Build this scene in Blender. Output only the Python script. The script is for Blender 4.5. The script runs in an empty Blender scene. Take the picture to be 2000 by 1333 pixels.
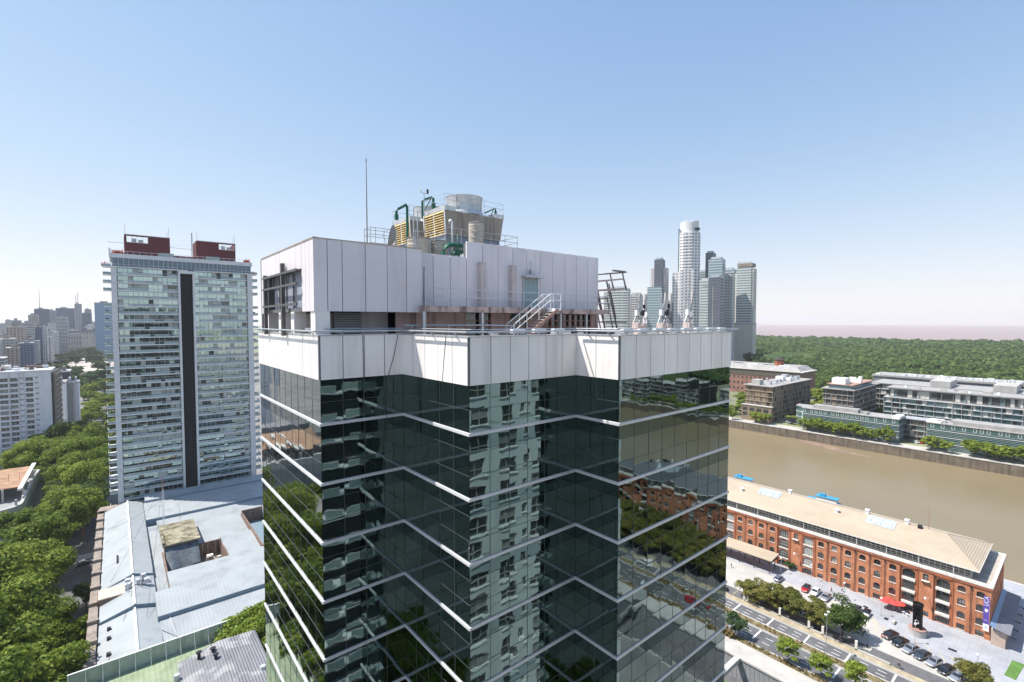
import bpy, math, random
import numpy as np
from math import radians as R, sin, cos, pi, sqrt, atan2
random.seed(7)
C = bpy.context.scene.collection
SC = bpy.context.scene
# ---------------------------------------------------------------- camera, sky, sun, exposure
# X runs across the docks (away from the city), Y along them; the eye is 88 m above the street
cam = bpy.data.cameras.new('camera'); camo = bpy.data.objects.new('camera', cam); C.objects.link(camo)
camo.location = (0, 0, 88); camo.rotation_euler = (R(90-2.28), 0, R(-39.5))
cam.sensor_width = 36; cam.lens = 36*940/2000; cam.clip_start = .5; cam.clip_end = 90000
SC.camera = camo
SUN = (-.46, .41, 1.0)                      # direction towards the sun
EL = math.asin(1/sqrt(SUN[0]**2+SUN[1]**2+1)); AZ = atan2(SUN[0], SUN[1])
W = bpy.data.worlds.new('World'); SC.world = W; W.use_nodes = True
nt = W.node_tree; nt.nodes.clear()
wo = nt.nodes.new('ShaderNodeOutputWorld'); bg = nt.nodes.new('ShaderNodeBackground'); sk = nt.nodes.new('ShaderNodeTexSky')
sk.sky_type = 'NISHITA'; sk.sun_disc = False; sk.sun_elevation = EL; sk.sun_rotation = AZ
sk.air_density = 1.0; sk.dust_density = .15; sk.ozone_density = 2.6; sk.altitude = 0
bg.inputs[1].default_value = .30
hs = nt.nodes.new('ShaderNodeHueSaturation'); hs.inputs['Saturation'].default_value = 1.17; tn = nt.nodes.new('ShaderNodeMixRGB'); tn.blend_type = 'MULTIPLY'; tn.inputs[0].default_value = 1; tn.inputs[2].default_value = (1.09, .92, 1.06, 1)
nt.links.new(sk.outputs[0], hs.inputs['Color']); nt.links.new(hs.outputs[0], tn.inputs[1]); 
# sky colour compressed softly, most where it is brightest
k1 = nt.nodes.new('ShaderNodeVectorMath'); k1.operation = 'MULTIPLY_ADD'; k1.inputs[1].default_value = (.36,)*3; k1.inputs[2].default_value = (1,)*3
k2 = nt.nodes.new('ShaderNodeVectorMath'); k2.operation = 'DIVIDE'
nt.links.new(tn.outputs[0], k1.inputs[0]); nt.links.new(tn.outputs[0], k2.inputs[0]); nt.links.new(k1.outputs[0], k2.inputs[1]); nt.links.new(k2.outputs[0], bg.inputs[0]); nt.links.new(bg.outputs[0], wo.inputs[0])
sl = bpy.data.lights.new('sun', 'SUN'); so = bpy.data.objects.new('sun', sl); C.objects.link(so)
sl.energy = 4.3; sl.angle = R(.53); sl.color = (1, .95, .88)
so.rotation_euler = (R(90)-EL, 0, -AZ+pi)
so.location = (-300, 300, 800)
SC.view_settings.view_transform = 'Standard'; SC.view_settings.look = 'None'
SC.view_settings.exposure = .72; SC.view_settings.gamma = 1
try:
    SC.cycles.max_bounces = 8; SC.cycles.glossy_bounces = 5; SC.cycles.diffuse_bounces = 3; SC.cycles.volume_bounces = 1
    SC.cycles.caustics_reflective = False; SC.cycles.caustics_refractive = False
except Exception: pass

# ---------------------------------------------------------------- helpers
class MB:
    """collects simple shapes (world coordinates) for ONE mesh"""
    def __init__(s): s.v = []; s.f = []; s.m = []
    def face(s, pts, mi=0):
        n = len(s.v); s.v += [tuple(p) for p in pts]; s.f.append(tuple(range(n, n+len(pts)))); s.m.append(mi)
    def box(s, x0, x1, y0, y1, z0, z1, mi=0):
        if x0 > x1: x0, x1 = x1, x0
        if y0 > y1: y0, y1 = y1, y0
        n = len(s.v)
        s.v += [(x0,y0,z0),(x1,y0,z0),(x1,y1,z0),(x0,y1,z0),(x0,y0,z1),(x1,y0,z1),(x1,y1,z1),(x0,y1,z1)]
        for q in ((3,2,1,0),(4,5,6,7),(0,1,5,4),(1,2,6,5),(2,3,7,6),(3,0,4,7)): s.f.append(tuple(n+i for i in q)); s.m.append(mi)
        return s
    def prism(s, poly, z0, z1, mi=0, mt=None):
        n = len(s.v); k = len(poly)
        s.v += [(p[0],p[1],z0) for p in poly]+[(p[0],p[1],z1) for p in poly]
        s.f.append(tuple(n+k-1-i for i in range(k))); s.m.append(mi)
        s.f.append(tuple(n+k+i for i in range(k))); s.m.append(mi if mt is None else mt)
        for i in range(k):
            j = (i+1) % k; s.f.append((n+i, n+j, n+k+j, n+k+i)); s.m.append(mi)
        return s
    def loft(s, rings, mi=0, cap=True):
        n = len(s.v); k = len(rings[0])
        for r in rings: s.v += [tuple(p) for p in r]
        for a in range(len(rings)-1):
            for i in range(k):
                j = (i+1) % k; s.f.append((n+a*k+i, n+a*k+j, n+(a+1)*k+j, n+(a+1)*k+i)); s.m.append(mi)
        if cap:
            s.f.append(tuple(n+k-1-i for i in range(k))); s.m.append(mi)
            s.f.append(tuple(n+(len(rings)-1)*k+i for i in range(k))); s.m.append(mi)
        return s
    def cyl(s, x, y, z0, z1, r0, r1=None, n=16, mi=0, cap=True):
        r1 = r0 if r1 is None else r1
        ring = lambda z, r: [(x+r*cos(2*pi*i/n), y+r*sin(2*pi*i/n), z) for i in range(n)]
        return s.loft([ring(z0, r0), ring(z1, r1)], mi, cap)
    def lathe(s, x, y, prof, n=16, mi=0):
        return s.loft([[(x+r*cos(2*pi*i/n), y+r*sin(2*pi*i/n), z) for i in range(n)] for r, z in prof], mi)
    def tube(s, pts, r, n=6, mi=0):
        rings = []
        for i, p in enumerate(pts):
            a = pts[max(i-1, 0)]; b = pts[min(i+1, len(pts)-1)]
            d = np.array(b, float)-np.array(a, float); d /= (np.linalg.norm(d)+1e-9)
            u = np.cross(d, (0, 0, 1) if abs(d[2]) < .95 else (1, 0, 0)); u /= np.linalg.norm(u); w = np.cross(d, u)
            rr = r[i] if isinstance(r, (list, tuple)) else r
            rings.append([tuple(np.array(p)+rr*(cos(2*pi*k/n)*u+sin(2*pi*k/n)*w)) for k in range(n)])
        return s.loft(rings, mi)
    def bar(s, p, q, w, h=None, mi=0):
        h = h or w
        d = np.array(q, float)-np.array(p, float); d /= (np.linalg.norm(d)+1e-9)
        u = np.cross(d, (0, 0, 1) if abs(d[2]) < .98 else (0, 1, 0)); u /= np.linalg.norm(u); t = np.cross(u, d)
        ring = lambda c: [tuple(np.array(c)+a*u*w/2+b*t*h/2) for a, b in ((-1,-1),(1,-1),(1,1),(-1,1))]
        return s.loft([ring(p), ring(q)], mi)
    def grid(s, f, nu, nv, mi=0):
        n = len(s.v)
        for i in range(nu+1):
            for j in range(nv+1): s.v.append(tuple(f(i/nu, j/nv)))
        for i in range(nu):
            for j in range(nv):
                a = n+i*(nv+1)+j; s.f.append((a, a+nv+1, a+nv+2, a+1)); s.m.append(mi)
        return s
    def build(s, name, mats, parent=None, smooth=False, fix=True):
        me = bpy.data.meshes.new(name)
        o = bpy.data.objects.new(name, me); C.objects.link(o)
        org = (0, 0, 0)
        if parent is not None:
            o.parent = parent; org = ORG.get(parent.name, (0, 0, 0))
        ORG[o.name] = org
        me.from_pydata([(a-org[0], b-org[1], c-org[2]) for a, b, c in s.v], [], s.f)
        if not isinstance(mats, (list, tuple)): mats = [mats]
        for m in mats: me.materials.append(m)
        if len(mats) > 1: me.polygons.foreach_set('material_index', s.m)
        if smooth: me.polygons.foreach_set('use_smooth', [True]*len(s.f))
        if fix:
            import bmesh
            bm = bmesh.new(); bm.from_mesh(me); bmesh.ops.recalc_face_normals(bm, faces=bm.faces); bm.to_mesh(me); bm.free()
        me.update()
        return o
ORG = {}
def tag(o, label=None, cat=None, group=None, kind=None):
    if label: o['label'] = label
    if cat: o['category'] = cat
    if group: o['group'] = group
    if kind: o['kind'] = kind
    return o
def thing(name, label, cat, loc=(0, 0, 0), group=None):
    o = bpy.data.objects.new(name, None); C.objects.link(o); o.empty_display_size = .3
    o.location = loc; ORG[o.name] = tuple(loc)
    return tag(o, label, cat, group)
def struct(name, mb, m, **k):
    return tag(mb.build(name, m, **k), kind='structure')
def dup(root, loc, rz=0, sc=None, label=None, group=None, mats=None):
    """copy a thing with its parts and sub-parts (mesh data shared)"""
    r = root.copy(); C.objects.link(r); r.location = loc; r.rotation_euler = (0, 0, rz)
    if sc is not None: r.scale = sc if isinstance(sc, tuple) else (sc, sc, sc)
    if label: r['label'] = label
    if group: r['group'] = group
    for ch in KIDS[root.name]:
        c = ch.copy(); C.objects.link(c); c.parent = r
        for g in KIDS.get(ch.name, []):
            d = g.copy(); C.objects.link(d); d.parent = c
        if mats and ch.data and mats.get(ch.name.split('.')[0]):
            c.material_slots[0].link = 'OBJECT'; c.material_slots[0].material = mats[ch.name.split('.')[0]]
    return r
KIDS = {}
def proto(root):
    KIDS[root.name] = list(root.children)
    for c in root.children: KIDS[c.name] = list(c.children)
    return root
ORD = ['first','second','third','fourth','fifth','sixth','seventh','eighth','ninth','tenth','eleventh','twelfth','thirteenth','fourteenth','fifteenth','sixteenth','seventeenth','eighteenth','nineteenth','twentieth']

# ---------------------------------------------------------------- materials
def mat(name, col, rough=.7, metal=0., var=.12, scale=.5, stretch=(1, 1, 1), bump=0., bscale=None, col2=None, spec=.3, fine=0.):
    m = bpy.data.materials.new(name); m.use_nodes = True
    t = m.node_tree; L = t.links.new; b = t.nodes['Principled BSDF']
    b.inputs['Roughness'].default_value = rough; b.inputs['Metallic'].default_value = metal
    b.inputs['Specular IOR Level'].default_value = spec
    geo = t.nodes.new('ShaderNodeTexCoord'); mp = t.nodes.new('ShaderNodeMapping'); mp.inputs['Scale'].default_value = stretch
    L(geo.outputs['Object'], mp.inputs[0])
    n = t.nodes.new('ShaderNodeTexNoise'); n.inputs['Scale'].default_value = scale; n.inputs['Detail'].default_value = 6; n.inputs['Roughness'].default_value = .62
    L(mp.outputs[0], n.inputs['Vector'])
    cr = t.nodes.new('ShaderNodeValToRGB'); e = cr.color_ramp.elements
    e[0].position = .3; e[1].position = .7
    a = [max(0, c*(1-var)) for c in col]; z = [min(1, c*(1+var)) for c in (col2 or col)]
    e[0].color = (*a, 1); e[1].color = (*z, 1)
    L(n.outputs[0], cr.inputs[0]); out = cr.outputs[0]
    L(out, b.inputs['Base Color'])
    if bump:
        n2 = t.nodes.new('ShaderNodeTexNoise'); n2.inputs['Scale'].default_value = bscale or scale*4; n2.inputs['Detail'].default_value = 4
        L(mp.outputs[0], n2.inputs['Vector'])
        bp = t.nodes.new('ShaderNodeBump'); bp.inputs['Strength'].default_value = 1; bp.inputs['Distance'].default_value = bump
        L(n2.outputs[0], bp.inputs['Height']); L(bp.outputs[0], b.inputs['Normal'])
    m['nodes_ready'] = 1
    return m
def nodes(m): return m.node_tree, m.node_tree.nodes['Principled BSDF'], m.node_tree.links.new
def add_streaks(m, col, amount=.5, sx=1.2, sz=.06, lo=.5, hi=.75):
    """vertical weather streaks, fixed to the surface"""
    t, b, L = nodes(m)
    src = b.inputs['Base Color'].links[0].from_socket
    tc = t.nodes.new('ShaderNodeTexCoord'); mp = t.nodes.new('ShaderNodeMapping'); mp.inputs['Scale'].default_value = (sx, sx, sz)
    L(tc.outputs['Object'], mp.inputs[0])
    n = t.nodes.new('ShaderNodeTexNoise'); n.inputs['Scale'].default_value = 1; n.inputs['Detail'].default_value = 5; L(mp.outputs[0], n.inputs['Vector'])
    mr = t.nodes.new('ShaderNodeMapRange'); mr.inputs[1].default_value = lo; mr.inputs[2].default_value = hi; mr.inputs[4].default_value = amount
    L(n.outputs[0], mr.inputs[0])
    mx = t.nodes.new('ShaderNodeMixRGB'); mx.inputs[2].default_value = (*col, 1)
    L(mr.outputs[0], mx.inputs[0]); L(src, mx.inputs[1]); L(mx.outputs[0], b.inputs['Base Color'])
    return m
def add_island_var(m, amt=.06):
    """every separate panel a slightly different tone"""
    t, b, L = nodes(m); src = b.inputs['Base Color'].links[0].from_socket
    g = t.nodes.new('ShaderNodeNewGeometry'); mr = t.nodes.new('ShaderNodeMapRange'); mr.inputs[3].default_value = 1-amt; mr.inputs[4].default_value = 1+amt*.6; L(g.outputs['Random Per Island'], mr.inputs[0])
    mx = t.nodes.new('ShaderNodeMixRGB'); mx.blend_type = 'MULTIPLY'; mx.inputs[0].default_value = 1; L(src, mx.inputs[1]); L(mr.outputs[0], mx.inputs[2]); L(mx.outputs[0], b.inputs['Base Color']); return m
def add_ribs(m, axis, pitch, depth=.02, dark=.0, sharp=False):
    """corrugation / seams running perpendicular to the axis"""
    t, b, L = nodes(m)
    tc = t.nodes.new('ShaderNodeTexCoord'); sp = t.nodes.new('ShaderNodeSeparateXYZ'); L(tc.outputs['Object'], sp.inputs[0])
    mu = t.nodes.new('ShaderNodeMath'); mu.operation = 'MULTIPLY'; mu.inputs[1].default_value = (1/pitch if sharp else 2*pi/pitch); L(sp.outputs['XYZ'.index(axis)], mu.inputs[0])
    s = t.nodes.new('ShaderNodeMath')
    if sharp:
        s.operation = 'FRACT'; L(mu.outputs[0], s.inputs[0])
        g = t.nodes.new('ShaderNodeMath'); g.operation = 'LESS_THAN'; g.inputs[1].default_value = .06; L(s.outputs[0], g.inputs[0]); h = g.outputs[0]
    else:
        s.operation = 'SINE'; L(mu.outputs[0], s.inputs[0]); h = s.outputs[0]
    bp = t.nodes.new('ShaderNodeBump'); bp.inputs['Strength'].default_value = 1; bp.inputs['Distance'].default_value = depth
    L(h, bp.inputs['Height'])
    old = b.inputs['Normal'].links
    if old: L(old[0].from_socket, bp.inputs['Normal'])
    L(bp.outputs[0], b.inputs['Normal'])
    if dark:
        src = b.inputs['Base Color'].links[0].from_socket
        mx = t.nodes.new('ShaderNodeMixRGB'); mx.blend_type = 'MULTIPLY'; mx.inputs[2].default_value = (1-dark, 1-dark, 1-dark, 1)
        L(h, mx.inputs[0]); L(src, mx.inputs[1]); L(mx.outputs[0], b.inputs['Base Color'])
    return m
def glass(name, col, rough=.02, wob=.0, wscale=.5, var=.1):
    """coated mirror glass of an office front"""
    m = bpy.data.materials.new(name); m.use_nodes = True
    t, b, L = nodes(m)
    b.inputs['Metallic'].default_value = 1; b.inputs['Roughness'].default_value = rough
    b.inputs['Base Color'].default_value = (*col, 1)
    if wob:
        tc = t.nodes.new('ShaderNodeTexCoord')
        n = t.nodes.new('ShaderNodeTexNoise'); n.inputs['Scale'].default_value = wscale; n.inputs['Detail'].default_value = 1.5
        L(tc.outputs['Object'], n.inputs['Vector'])
        bp = t.nodes.new('ShaderNodeBump'); bp.inputs['Strength'].default_value = 1; bp.inputs['Distance'].default_value = wob
        L(n.outputs[0], bp.inputs['Height']); L(bp.outputs[0], b.inputs['Normal'])
    return m
def win_glass(name, col=(.03, .04, .045), rough=.05, spec=.9):
    m = bpy.data.materials.new(name); m.use_nodes = True
    t, b, L = nodes(m)
    b.inputs['Base Color'].default_value = (*col, 1); b.inputs['Roughness'].default_value = rough
    b.inputs['Specular IOR Level'].default_value = spec; b.inputs['IOR'].default_value = 1.6
    return m
def leaf(name, c0, c1, c2):
    m = bpy.data.materials.new(name); m.use_nodes = True
    t, b, L = nodes(m)
    g = t.nodes.new('ShaderNodeNewGeometry'); oi = t.nodes.new('ShaderNodeObjectInfo')
    tc = t.nodes.new('ShaderNodeTexCoord'); nz = t.nodes.new('ShaderNodeTexNoise'); nz.inputs['Scale'].default_value = .45; nz.inputs['Detail'].default_value = 2
    L(tc.outputs['Object'], nz.inputs['Vector'])
    ad = t.nodes.new('ShaderNodeMath'); ad.operation = 'MULTIPLY_ADD'; ad.inputs[1].default_value = .45; L(g.outputs['Random Per Island'], ad.inputs[0])
    m2 = t.nodes.new('ShaderNodeMath'); m2.operation = 'MULTIPLY_ADD'; m2.inputs[1].default_value = .55; L(nz.outputs[0], m2.inputs[0])
    m3 = t.nodes.new('ShaderNodeMath'); m3.operation = 'MULTIPLY_ADD'; m3.inputs[1].default_value = .22; m3.inputs[2].default_value = -.12; L(oi.outputs['Random'], m3.inputs[0])
    L(m3.outputs[0], m2.inputs[2]); L(m2.outputs[0], ad.inputs[2])
    cr = t.nodes.new('ShaderNodeValToRGB'); e = cr.color_ramp.elements; e[0].position = .15; e[1].position = .85
    e[0].color = (*c0, 1); e[1].color = (*c2, 1); k = e.new(.5); k.color = (*c1, 1)
    L(ad.outputs[0], cr.inputs[0]); L(cr.outputs[0], b.inputs['Base Color'])
    b.inputs['Roughness'].default_value = .6; b.inputs['Specular IOR Level'].default_value = .2
    tr = t.nodes.new('ShaderNodeBsdfTranslucent'); L(cr.outputs[0], tr.inputs[0])
    mx = t.nodes.new('ShaderNodeMixShader'); mx.inputs[0].default_value = .38
    out = t.nodes['Material Output']
    L(b.outputs[0], mx.inputs[1]); L(tr.outputs[0], mx.inputs[2]); L(mx.outputs[0], out.inputs[0])
    return m
def citymat(name, wall, win=(.05, .06, .075), fx=3.2, fz=3.2, wx=.55, wz=.5, var=.12, rough=.8):
    """plain facade with rows of windows, for blocks a kilometre off"""
    m = mat(name, wall, rough, var=var, scale=.08)
    t, b, L = nodes(m)
    src = b.inputs['Base Color'].links[0].from_socket
    g = t.nodes.new('ShaderNodeNewGeometry'); sp = t.nodes.new('ShaderNodeSeparateXYZ'); L(g.outputs['Position'], sp.inputs[0])
    sn = t.nodes.new('ShaderNodeSeparateXYZ'); L(g.outputs['Normal'], sn.inputs[0])
    def M(op, a, b2=None, c=None):
        n = t.nodes.new('ShaderNodeMath'); n.operation = op
        for i, q in enumerate((a, b2, c)):
            if q is None: continue
            if isinstance(q, (int, float)): n.inputs[i].default_value = q
            else: L(q, n.inputs[i])
        return n.outputs[0]
    ax = M('ABSOLUTE', sn.outputs[0]); isx = M('GREATER_THAN', ax, .5)
    u = M('ADD', M('MULTIPLY', sp.outputs[1], isx), M('MULTIPLY', sp.outputs[0], M('SUBTRACT', 1., isx)))
    fu = M('FRACT', M('DIVIDE', u, fx)); fv = M('FRACT', M('DIVIDE', sp.outputs[2], fz))
    inu = M('LESS_THAN', fu, wx) if wx < 1 else 1.; inv = M('LESS_THAN', fv, wz)
    up = M('LESS_THAN', M('ABSOLUTE', sn.outputs[2]), .5)
    k = M('MULTIPLY', M('MULTIPLY', inu, inv), up)
    mx = t.nodes.new('ShaderNodeMixRGB'); mx.inputs[2].default_value = (*win, 1)
    L(k, mx.inputs[0]); L(src, mx.inputs[1]); L(mx.outputs[0], b.inputs['Base Color'])
    rr = M('SUBTRACT', rough, M('MULTIPLY', k, rough-.15)); L(rr, b.inputs['Roughness'])
    return m
# ---------------------------------------------------------------- materials of the main tower
M_panel = mat('white_aluminium', (.88,.84,.80), .38, 0, .07, .35, (1,1,.5), spec=.4, bump=.006, bscale=.9); add_streaks(M_panel, (.46,.43,.40), .34, 2.2, .16, .5, .78); add_island_var(M_panel)
M_panel2 = mat('lilac_panel', (.78,.725,.735), .45, 0, .06, .3, bump=.008, bscale=.8); add_streaks(M_panel2, (.46,.40,.39), .32, 1.6, .12, .5, .78); add_island_var(M_panel2)
M_joint = mat('joint', (.16,.16,.17), .6)
M_tglass = glass('coated_glass', (.125,.185,.185), .012, .0085, .62)
M_tglass.node_tree.nodes['Principled BSDF'].inputs['Coat Weight'].default_value = .8; M_tglass.node_tree.nodes['Principled BSDF'].inputs['Coat Roughness'].default_value = .015
M_tglass2 = glass('spandrel_glass', (.105,.155,.16), .02, .0070, .6)
M_band = mat('anodised_band', (.64,.645,.65), .4, .1, .06, .6)
M_mull = mat('mullion', (.10,.12,.125), .5, .3)
M_dark = mat('dark_void', (.02,.02,.022), .8)
M_steel = mat('galvanised', (.52,.54,.56), .42, .55, .12, 2.)
M_blacks = mat('black_steel', (.03,.03,.035), .55, .2, .2, 1.5)
M_deck = mat('roof_screed', (.36,.34,.32), .9, 0, .2, .5)
M_pink = mat('pink_render', (.50,.36,.33), .9, 0, .16, .8); add_streaks(M_pink, (.14,.09,.08), .55, 2.2, .25, .5, .72)
M_pinkslab = mat('stained_slab', (.52,.40,.36), .9, 0, .25, 1.3); add_streaks(M_pinkslab, (.09,.06,.055), .8, 3.0, .5, .45, .65)
M_white = mat('white_paint', (.78,.78,.77), .5, 0, .06, 1.)
M_rust = mat('rusty_red_steel', (.40,.24,.20), .8, .1, .3, 2.5)
M_doorg = mat('grey_green_door', (.30,.40,.42), .5, 0, .1, 1.)
M_win = win_glass('dark_pane')
M_yel = mat('yellow_louvre', (.60,.42,.17), .7, 0, .25, 1.5, col2=(.68,.54,.28))
M_corr = mat('brown_sheeting', (.44,.375,.31), .7, 0, .2, .8, (1,1,.3)); add_streaks(M_corr, (.17,.12,.09), .6, 2.2, .2, .45, .7)
M_fan = mat('fan_stack_metal', (.62,.62,.60), .35, .5, .12, 1.2, (1,1,.3)); add_streaks(M_fan, (.33,.30,.26), .45, 2, .15, .5, .75)
M_tank = mat('beige_tank', (.52,.46,.39), .75, 0, .15, 1.5, (1,1,3)); add_streaks(M_tank, (.25,.2,.16), .5, 2.4, .25, .5, .75)
M_green = mat('green_pipe', (.025,.13,.085), .4, 0, .2, 2.)
M_bluesteel = mat('blue_grey_steel', (.25,.29,.35), .5, .2, .15, 1.)
M_dish = mat('dish_grey', (.30,.29,.28), .7, 0, .15, 2.)
M_cable = mat('cable', (.06,.06,.06), .7)

# ---------------------------------------------------------------- the tower
PX = [9.7, 9.7, 15.31, 15.31, 24.1, 24.1, 38.3]; PY = [46.4, 30.41, 30.41, 22.37, 22.37, 18.75, 18.75]
PT, PB = 87.2, 84.4
tower = thing('office_tower', 'stepped dark glass office tower with white parapet and silver floor bands in the centre', 'office tower', (24, 32, 0))
BACK = [(38.3, 46.4)]
poly = [(PX[i], PY[i]) for i in range(7)]+BACK
def off(d):
    """outline moved outwards by d"""
    P = poly; n = len(P); out = []
    for i in range(n):
        a, b, c = P[i-1], P[i], P[(i+1) % n]
        def nrm(p, q):
            dx, dy = q[0]-p[0], q[1]-p[1]; l = sqrt(dx*dx+dy*dy); return (dy/l, -dx/l)
        n1, n2 = nrm(a, b), nrm(b, c)
        out.append((b[0]+d*(n1[0]+n2[0]), b[1]+d*(n1[1]+n2[1])))
    return out
MB().prism([p for p in off(-.12)], 0, 84.6).build('core', M_dark, tower)
NP = [10, 4, 5, 6, 2, 9]
rs = random.Random(3)
for k in range(6):
    a = np.array((PX[k], PY[k])); b = np.array((PX[k+1], PY[k+1])); L = np.linalg.norm(b-a); t = (b-a)/L; nn = np.array((t[1], -t[0]))
    n = NP[k]; mb = MB(); w = L/n
    z = PB; row = 0
    levels = [84.38]
    zz = 81.6
    levels += [83.0]
    while zz > -1:
        levels += [zz, zz-.95, zz-2.4]; zz -= 3.75
    levels = [q for q in levels if q > .1]+[0.]
    for i in range(n):
        for j in range(len(levels)-1):
            z1, z0 = levels[j]-.012, levels[j+1]+.012
            ta, tb = rs.gauss(0, .0042), rs.gauss(0, .0038)
            pts = []
            for u, zq in ((i*w+.015, z0), ((i+1)*w-.015, z0), ((i+1)*w-.015, z1), (i*w+.015, z1)):
                d = .0 + ta*(u-(i+.5)*w)+tb*(zq-(z0+z1)/2)
                p = a+t*u+nn*d; pts.append((p[0], p[1], zq))
            sp = j >= 2 and (j-2) % 3 == 0
            mb.face(pts, 1 if sp else 0)
    for i in range(1, n):
        p = a+t*(i*w)+nn*.0
        mb.box(p[0]-.013, p[0]+.013, p[1]-.013, p[1]+.013, 0, PB-.01, 2)
    for j, q in enumerate(levels[1:-1]):
        if j and (j-1) % 3 == 0: continue
        c0 = a+nn*.002-t*0; c1 = b+nn*.002
        mb.box(min(c0[0], c1[0])-.012, max(c0[0], c1[0])+.012, min(c0[1], c1[1])-.012, max(c0[1], c1[1])+.012, q-.012, q+.012, 2)
    mb.build('glass_facade', [M_tglass, M_tglass2, M_mull], tower, fix=False)
    pa = MB()
    for i in range(n):
        ta, tb = rs.gauss(0, .0015), rs.gauss(0, .0015); pts = []
        for d0 in (.10, -.05):
            for u, zq in ((i*w+.03, PB), ((i+1)*w-.03, PB), ((i+1)*w-.03, PT-.06), (i*w+.03, PT-.06)):
                d = d0+ta*(u-(i+.5)*w)+tb*(zq-PB-1.3); p = a+t*u+nn*d; pts.append((p[0], p[1], zq))
        m = len(pa.v); pa.v += pts
        for q in ((0,1,2,3),(7,6,5,4),(0,4,5,1),(1,5,6,2),(2,6,7,3),(3,7,4,0)): pa.f.append(tuple(m+x for x in q)); pa.m.append(0)
    c0 = a-nn*.02; c1 = b-nn*.02
    pa.box(min(c0[0],c1[0])-.05, max(c0[0],c1[0])+.05, min(c0[1],c1[1])-.05, max(c0[1],c1[1])+.05, PB+.02, PT-.1, 1)
    pa.build('parapet', [M_panel, M_joint], tower)
o1, o2 = off(.13), off(-.35)
zz = 81.6
while zz > 2:
    mb = MB(); oo, oi = off(.08), off(.004)
    for k in range(len(oo)):
        a, b, c, d = oo[k-1], oo[k], oi[k], oi[k-1]
        mb.face([(*a, zz-.085), (*b, zz-.085), (*b, zz+.085), (*a, zz+.085)]); mb.face([(*a, zz+.085), (*b, zz+.085), (*c, zz+.11), (*d, zz+.11)]); mb.face([(*d, zz-.085), (*c, zz-.085), (*b, zz-.085), (*a, zz-.085)])
    mb.build('floor_band', M_band, tower, fix=False); zz -= 3.75
mb = MB()
for k in range(len(o1)):
    a, b, c, d = o1[k-1], o1[k], o2[k], o2[k-1]
    mb.face([(*a, PT), (*b, PT), (*c, PT), (*d, PT)]); mb.face([(*a, PT-.08), (*b, PT-.08), (*b, PT), (*a, PT)]); mb.face([(*d, PT), (*c, PT), (*c, 86.3), (*d, 86.3)])
mb.build('parapet_cap', M_steel, tower, fix=False)
MB().prism(off(-.3), 86.2, 86.5).build('roof_deck', M_deck, tower)
# rail standing off the parapet on brackets
rl = off(.42); mb = MB()
for k in range(1, 7):
    a, b = np.array((*rl[k-1], 87.42)), np.array((*rl[k], 87.42)); ia, ib = np.array((*off(-.1)[k-1], 87.2)), np.array((*off(-.1)[k], 87.2))
    mb.tube([a, b], .055, 8)
    n = max(2, int(np.linalg.norm(b-a)/2.3))
    for i in range(n):
        f = (i+.5)/n
        mb.bar(tuple(a+(b-a)*f), tuple(ia+(ib-ia)*f), .05, .09)
mb.build('parapet_rail', M_steel, tower)
r2 = off(-.55); mb = MB()
for k in range(1, 7):
    mb.tube([(*r2[k-1], 87.55), (*r2[k], 87.55)], .03, 6)
mb.build('inner_rail', M_steel, tower)
for (x, y, rz) in [(19.2,22.75,0),(21.0,22.75,0),(22.7,22.75,0)]+[(25.3+1.75*i,19.15,0) for i in range(8)]+[(10.2,40-3*i,1) for i in range(3)]:
    lb = MB()
    if rz: lb.box(x-.16, x+.16, y-.45, y+.45, 87.32, 87.55)
    else: lb.box(x-.5, x+.5, y-.16, y+.16, 87.30, 87.55)
    lb.box(x-.05, x+.05, y-.05, y+.05, 86.5, 87.32)
    f = lb.build('floodlight', M_white, tower)

# ---------------------------------------------------------------- penthouse on the roof
pent = MB()
X0, X1, XR, Y0, Y1, YB = 9.62, 17.2, 37.75, 31.1, 32.1, 44.8
def panelwall(mb, p, q, n, z0, z1, th=.12, mi=0):
    """cladding panels with open joints between two plan points (front is on the right of p->q turned outwards)"""
    p, q = np.array(p, float), np.array(q, float); L = np.linalg.norm(q-p); t = (q-p)/L; nn = np.array((t[1], -t[0]))
    ws = [(i/n*L+.024, (i+1)/n*L-.024) for i in range(n)] if isinstance(n, int) else [(n[i]+.024, n[i+1]-.024) for i in range(len(n)-1)]
    for u0, u1 in ws:
        a, b = p+t*u0, p+t*u1; c, d = b-nn*th, a-nn*th
        mb.prism([tuple(a), tuple(b), tuple(c), tuple(d)], z0, z1, mi)
panelwall(pent, (X0, YB), (X0, 42.9), 2, 88.68, 93.22)
panelwall(pent, (X0, 42.9), (X0, 33.6), 7, 91.55, 93.22)
panelwall(pent, (X0, 33.6), (X0, Y0), 3, 88.68, 93.22)
panelwall(pent, (X0, Y0), (X1, Y0), [0,.85,1.8,3.35,4.9,6.35,7.58], 88.68, 93.22)
panelwall(pent, (X1, Y1), (21.75, Y1), 3, 89.0, 93.15)
panelwall(pent, (21.75, Y1), (XR, Y1), 10, 89.0, 94.42)
panelwall(pent, (XR, Y1), (XR, YB), 7, 88.7, 94.42)
pw = pent.build('penthouse', [M_panel2], tower)
ORG[pw.name] = ORG[tower.name]
b = MB()
b.box(X0+.14, X1-.02, Y0+.14, YB, 88.7, 88.95, 0); b.box(X0+.16, X0+.5, 42.95, YB, 88.9, 93.1); b.box(X0+.16, X0+.5, Y0+.16, 33.55, 88.9, 93.1); b.box(X0+.16, X0+.5, 33.5, 42.95, 91.62, 93.1); b.box(X0+.55, X1, Y0+.14, Y0+.4, 88.95, 93.1)
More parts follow.
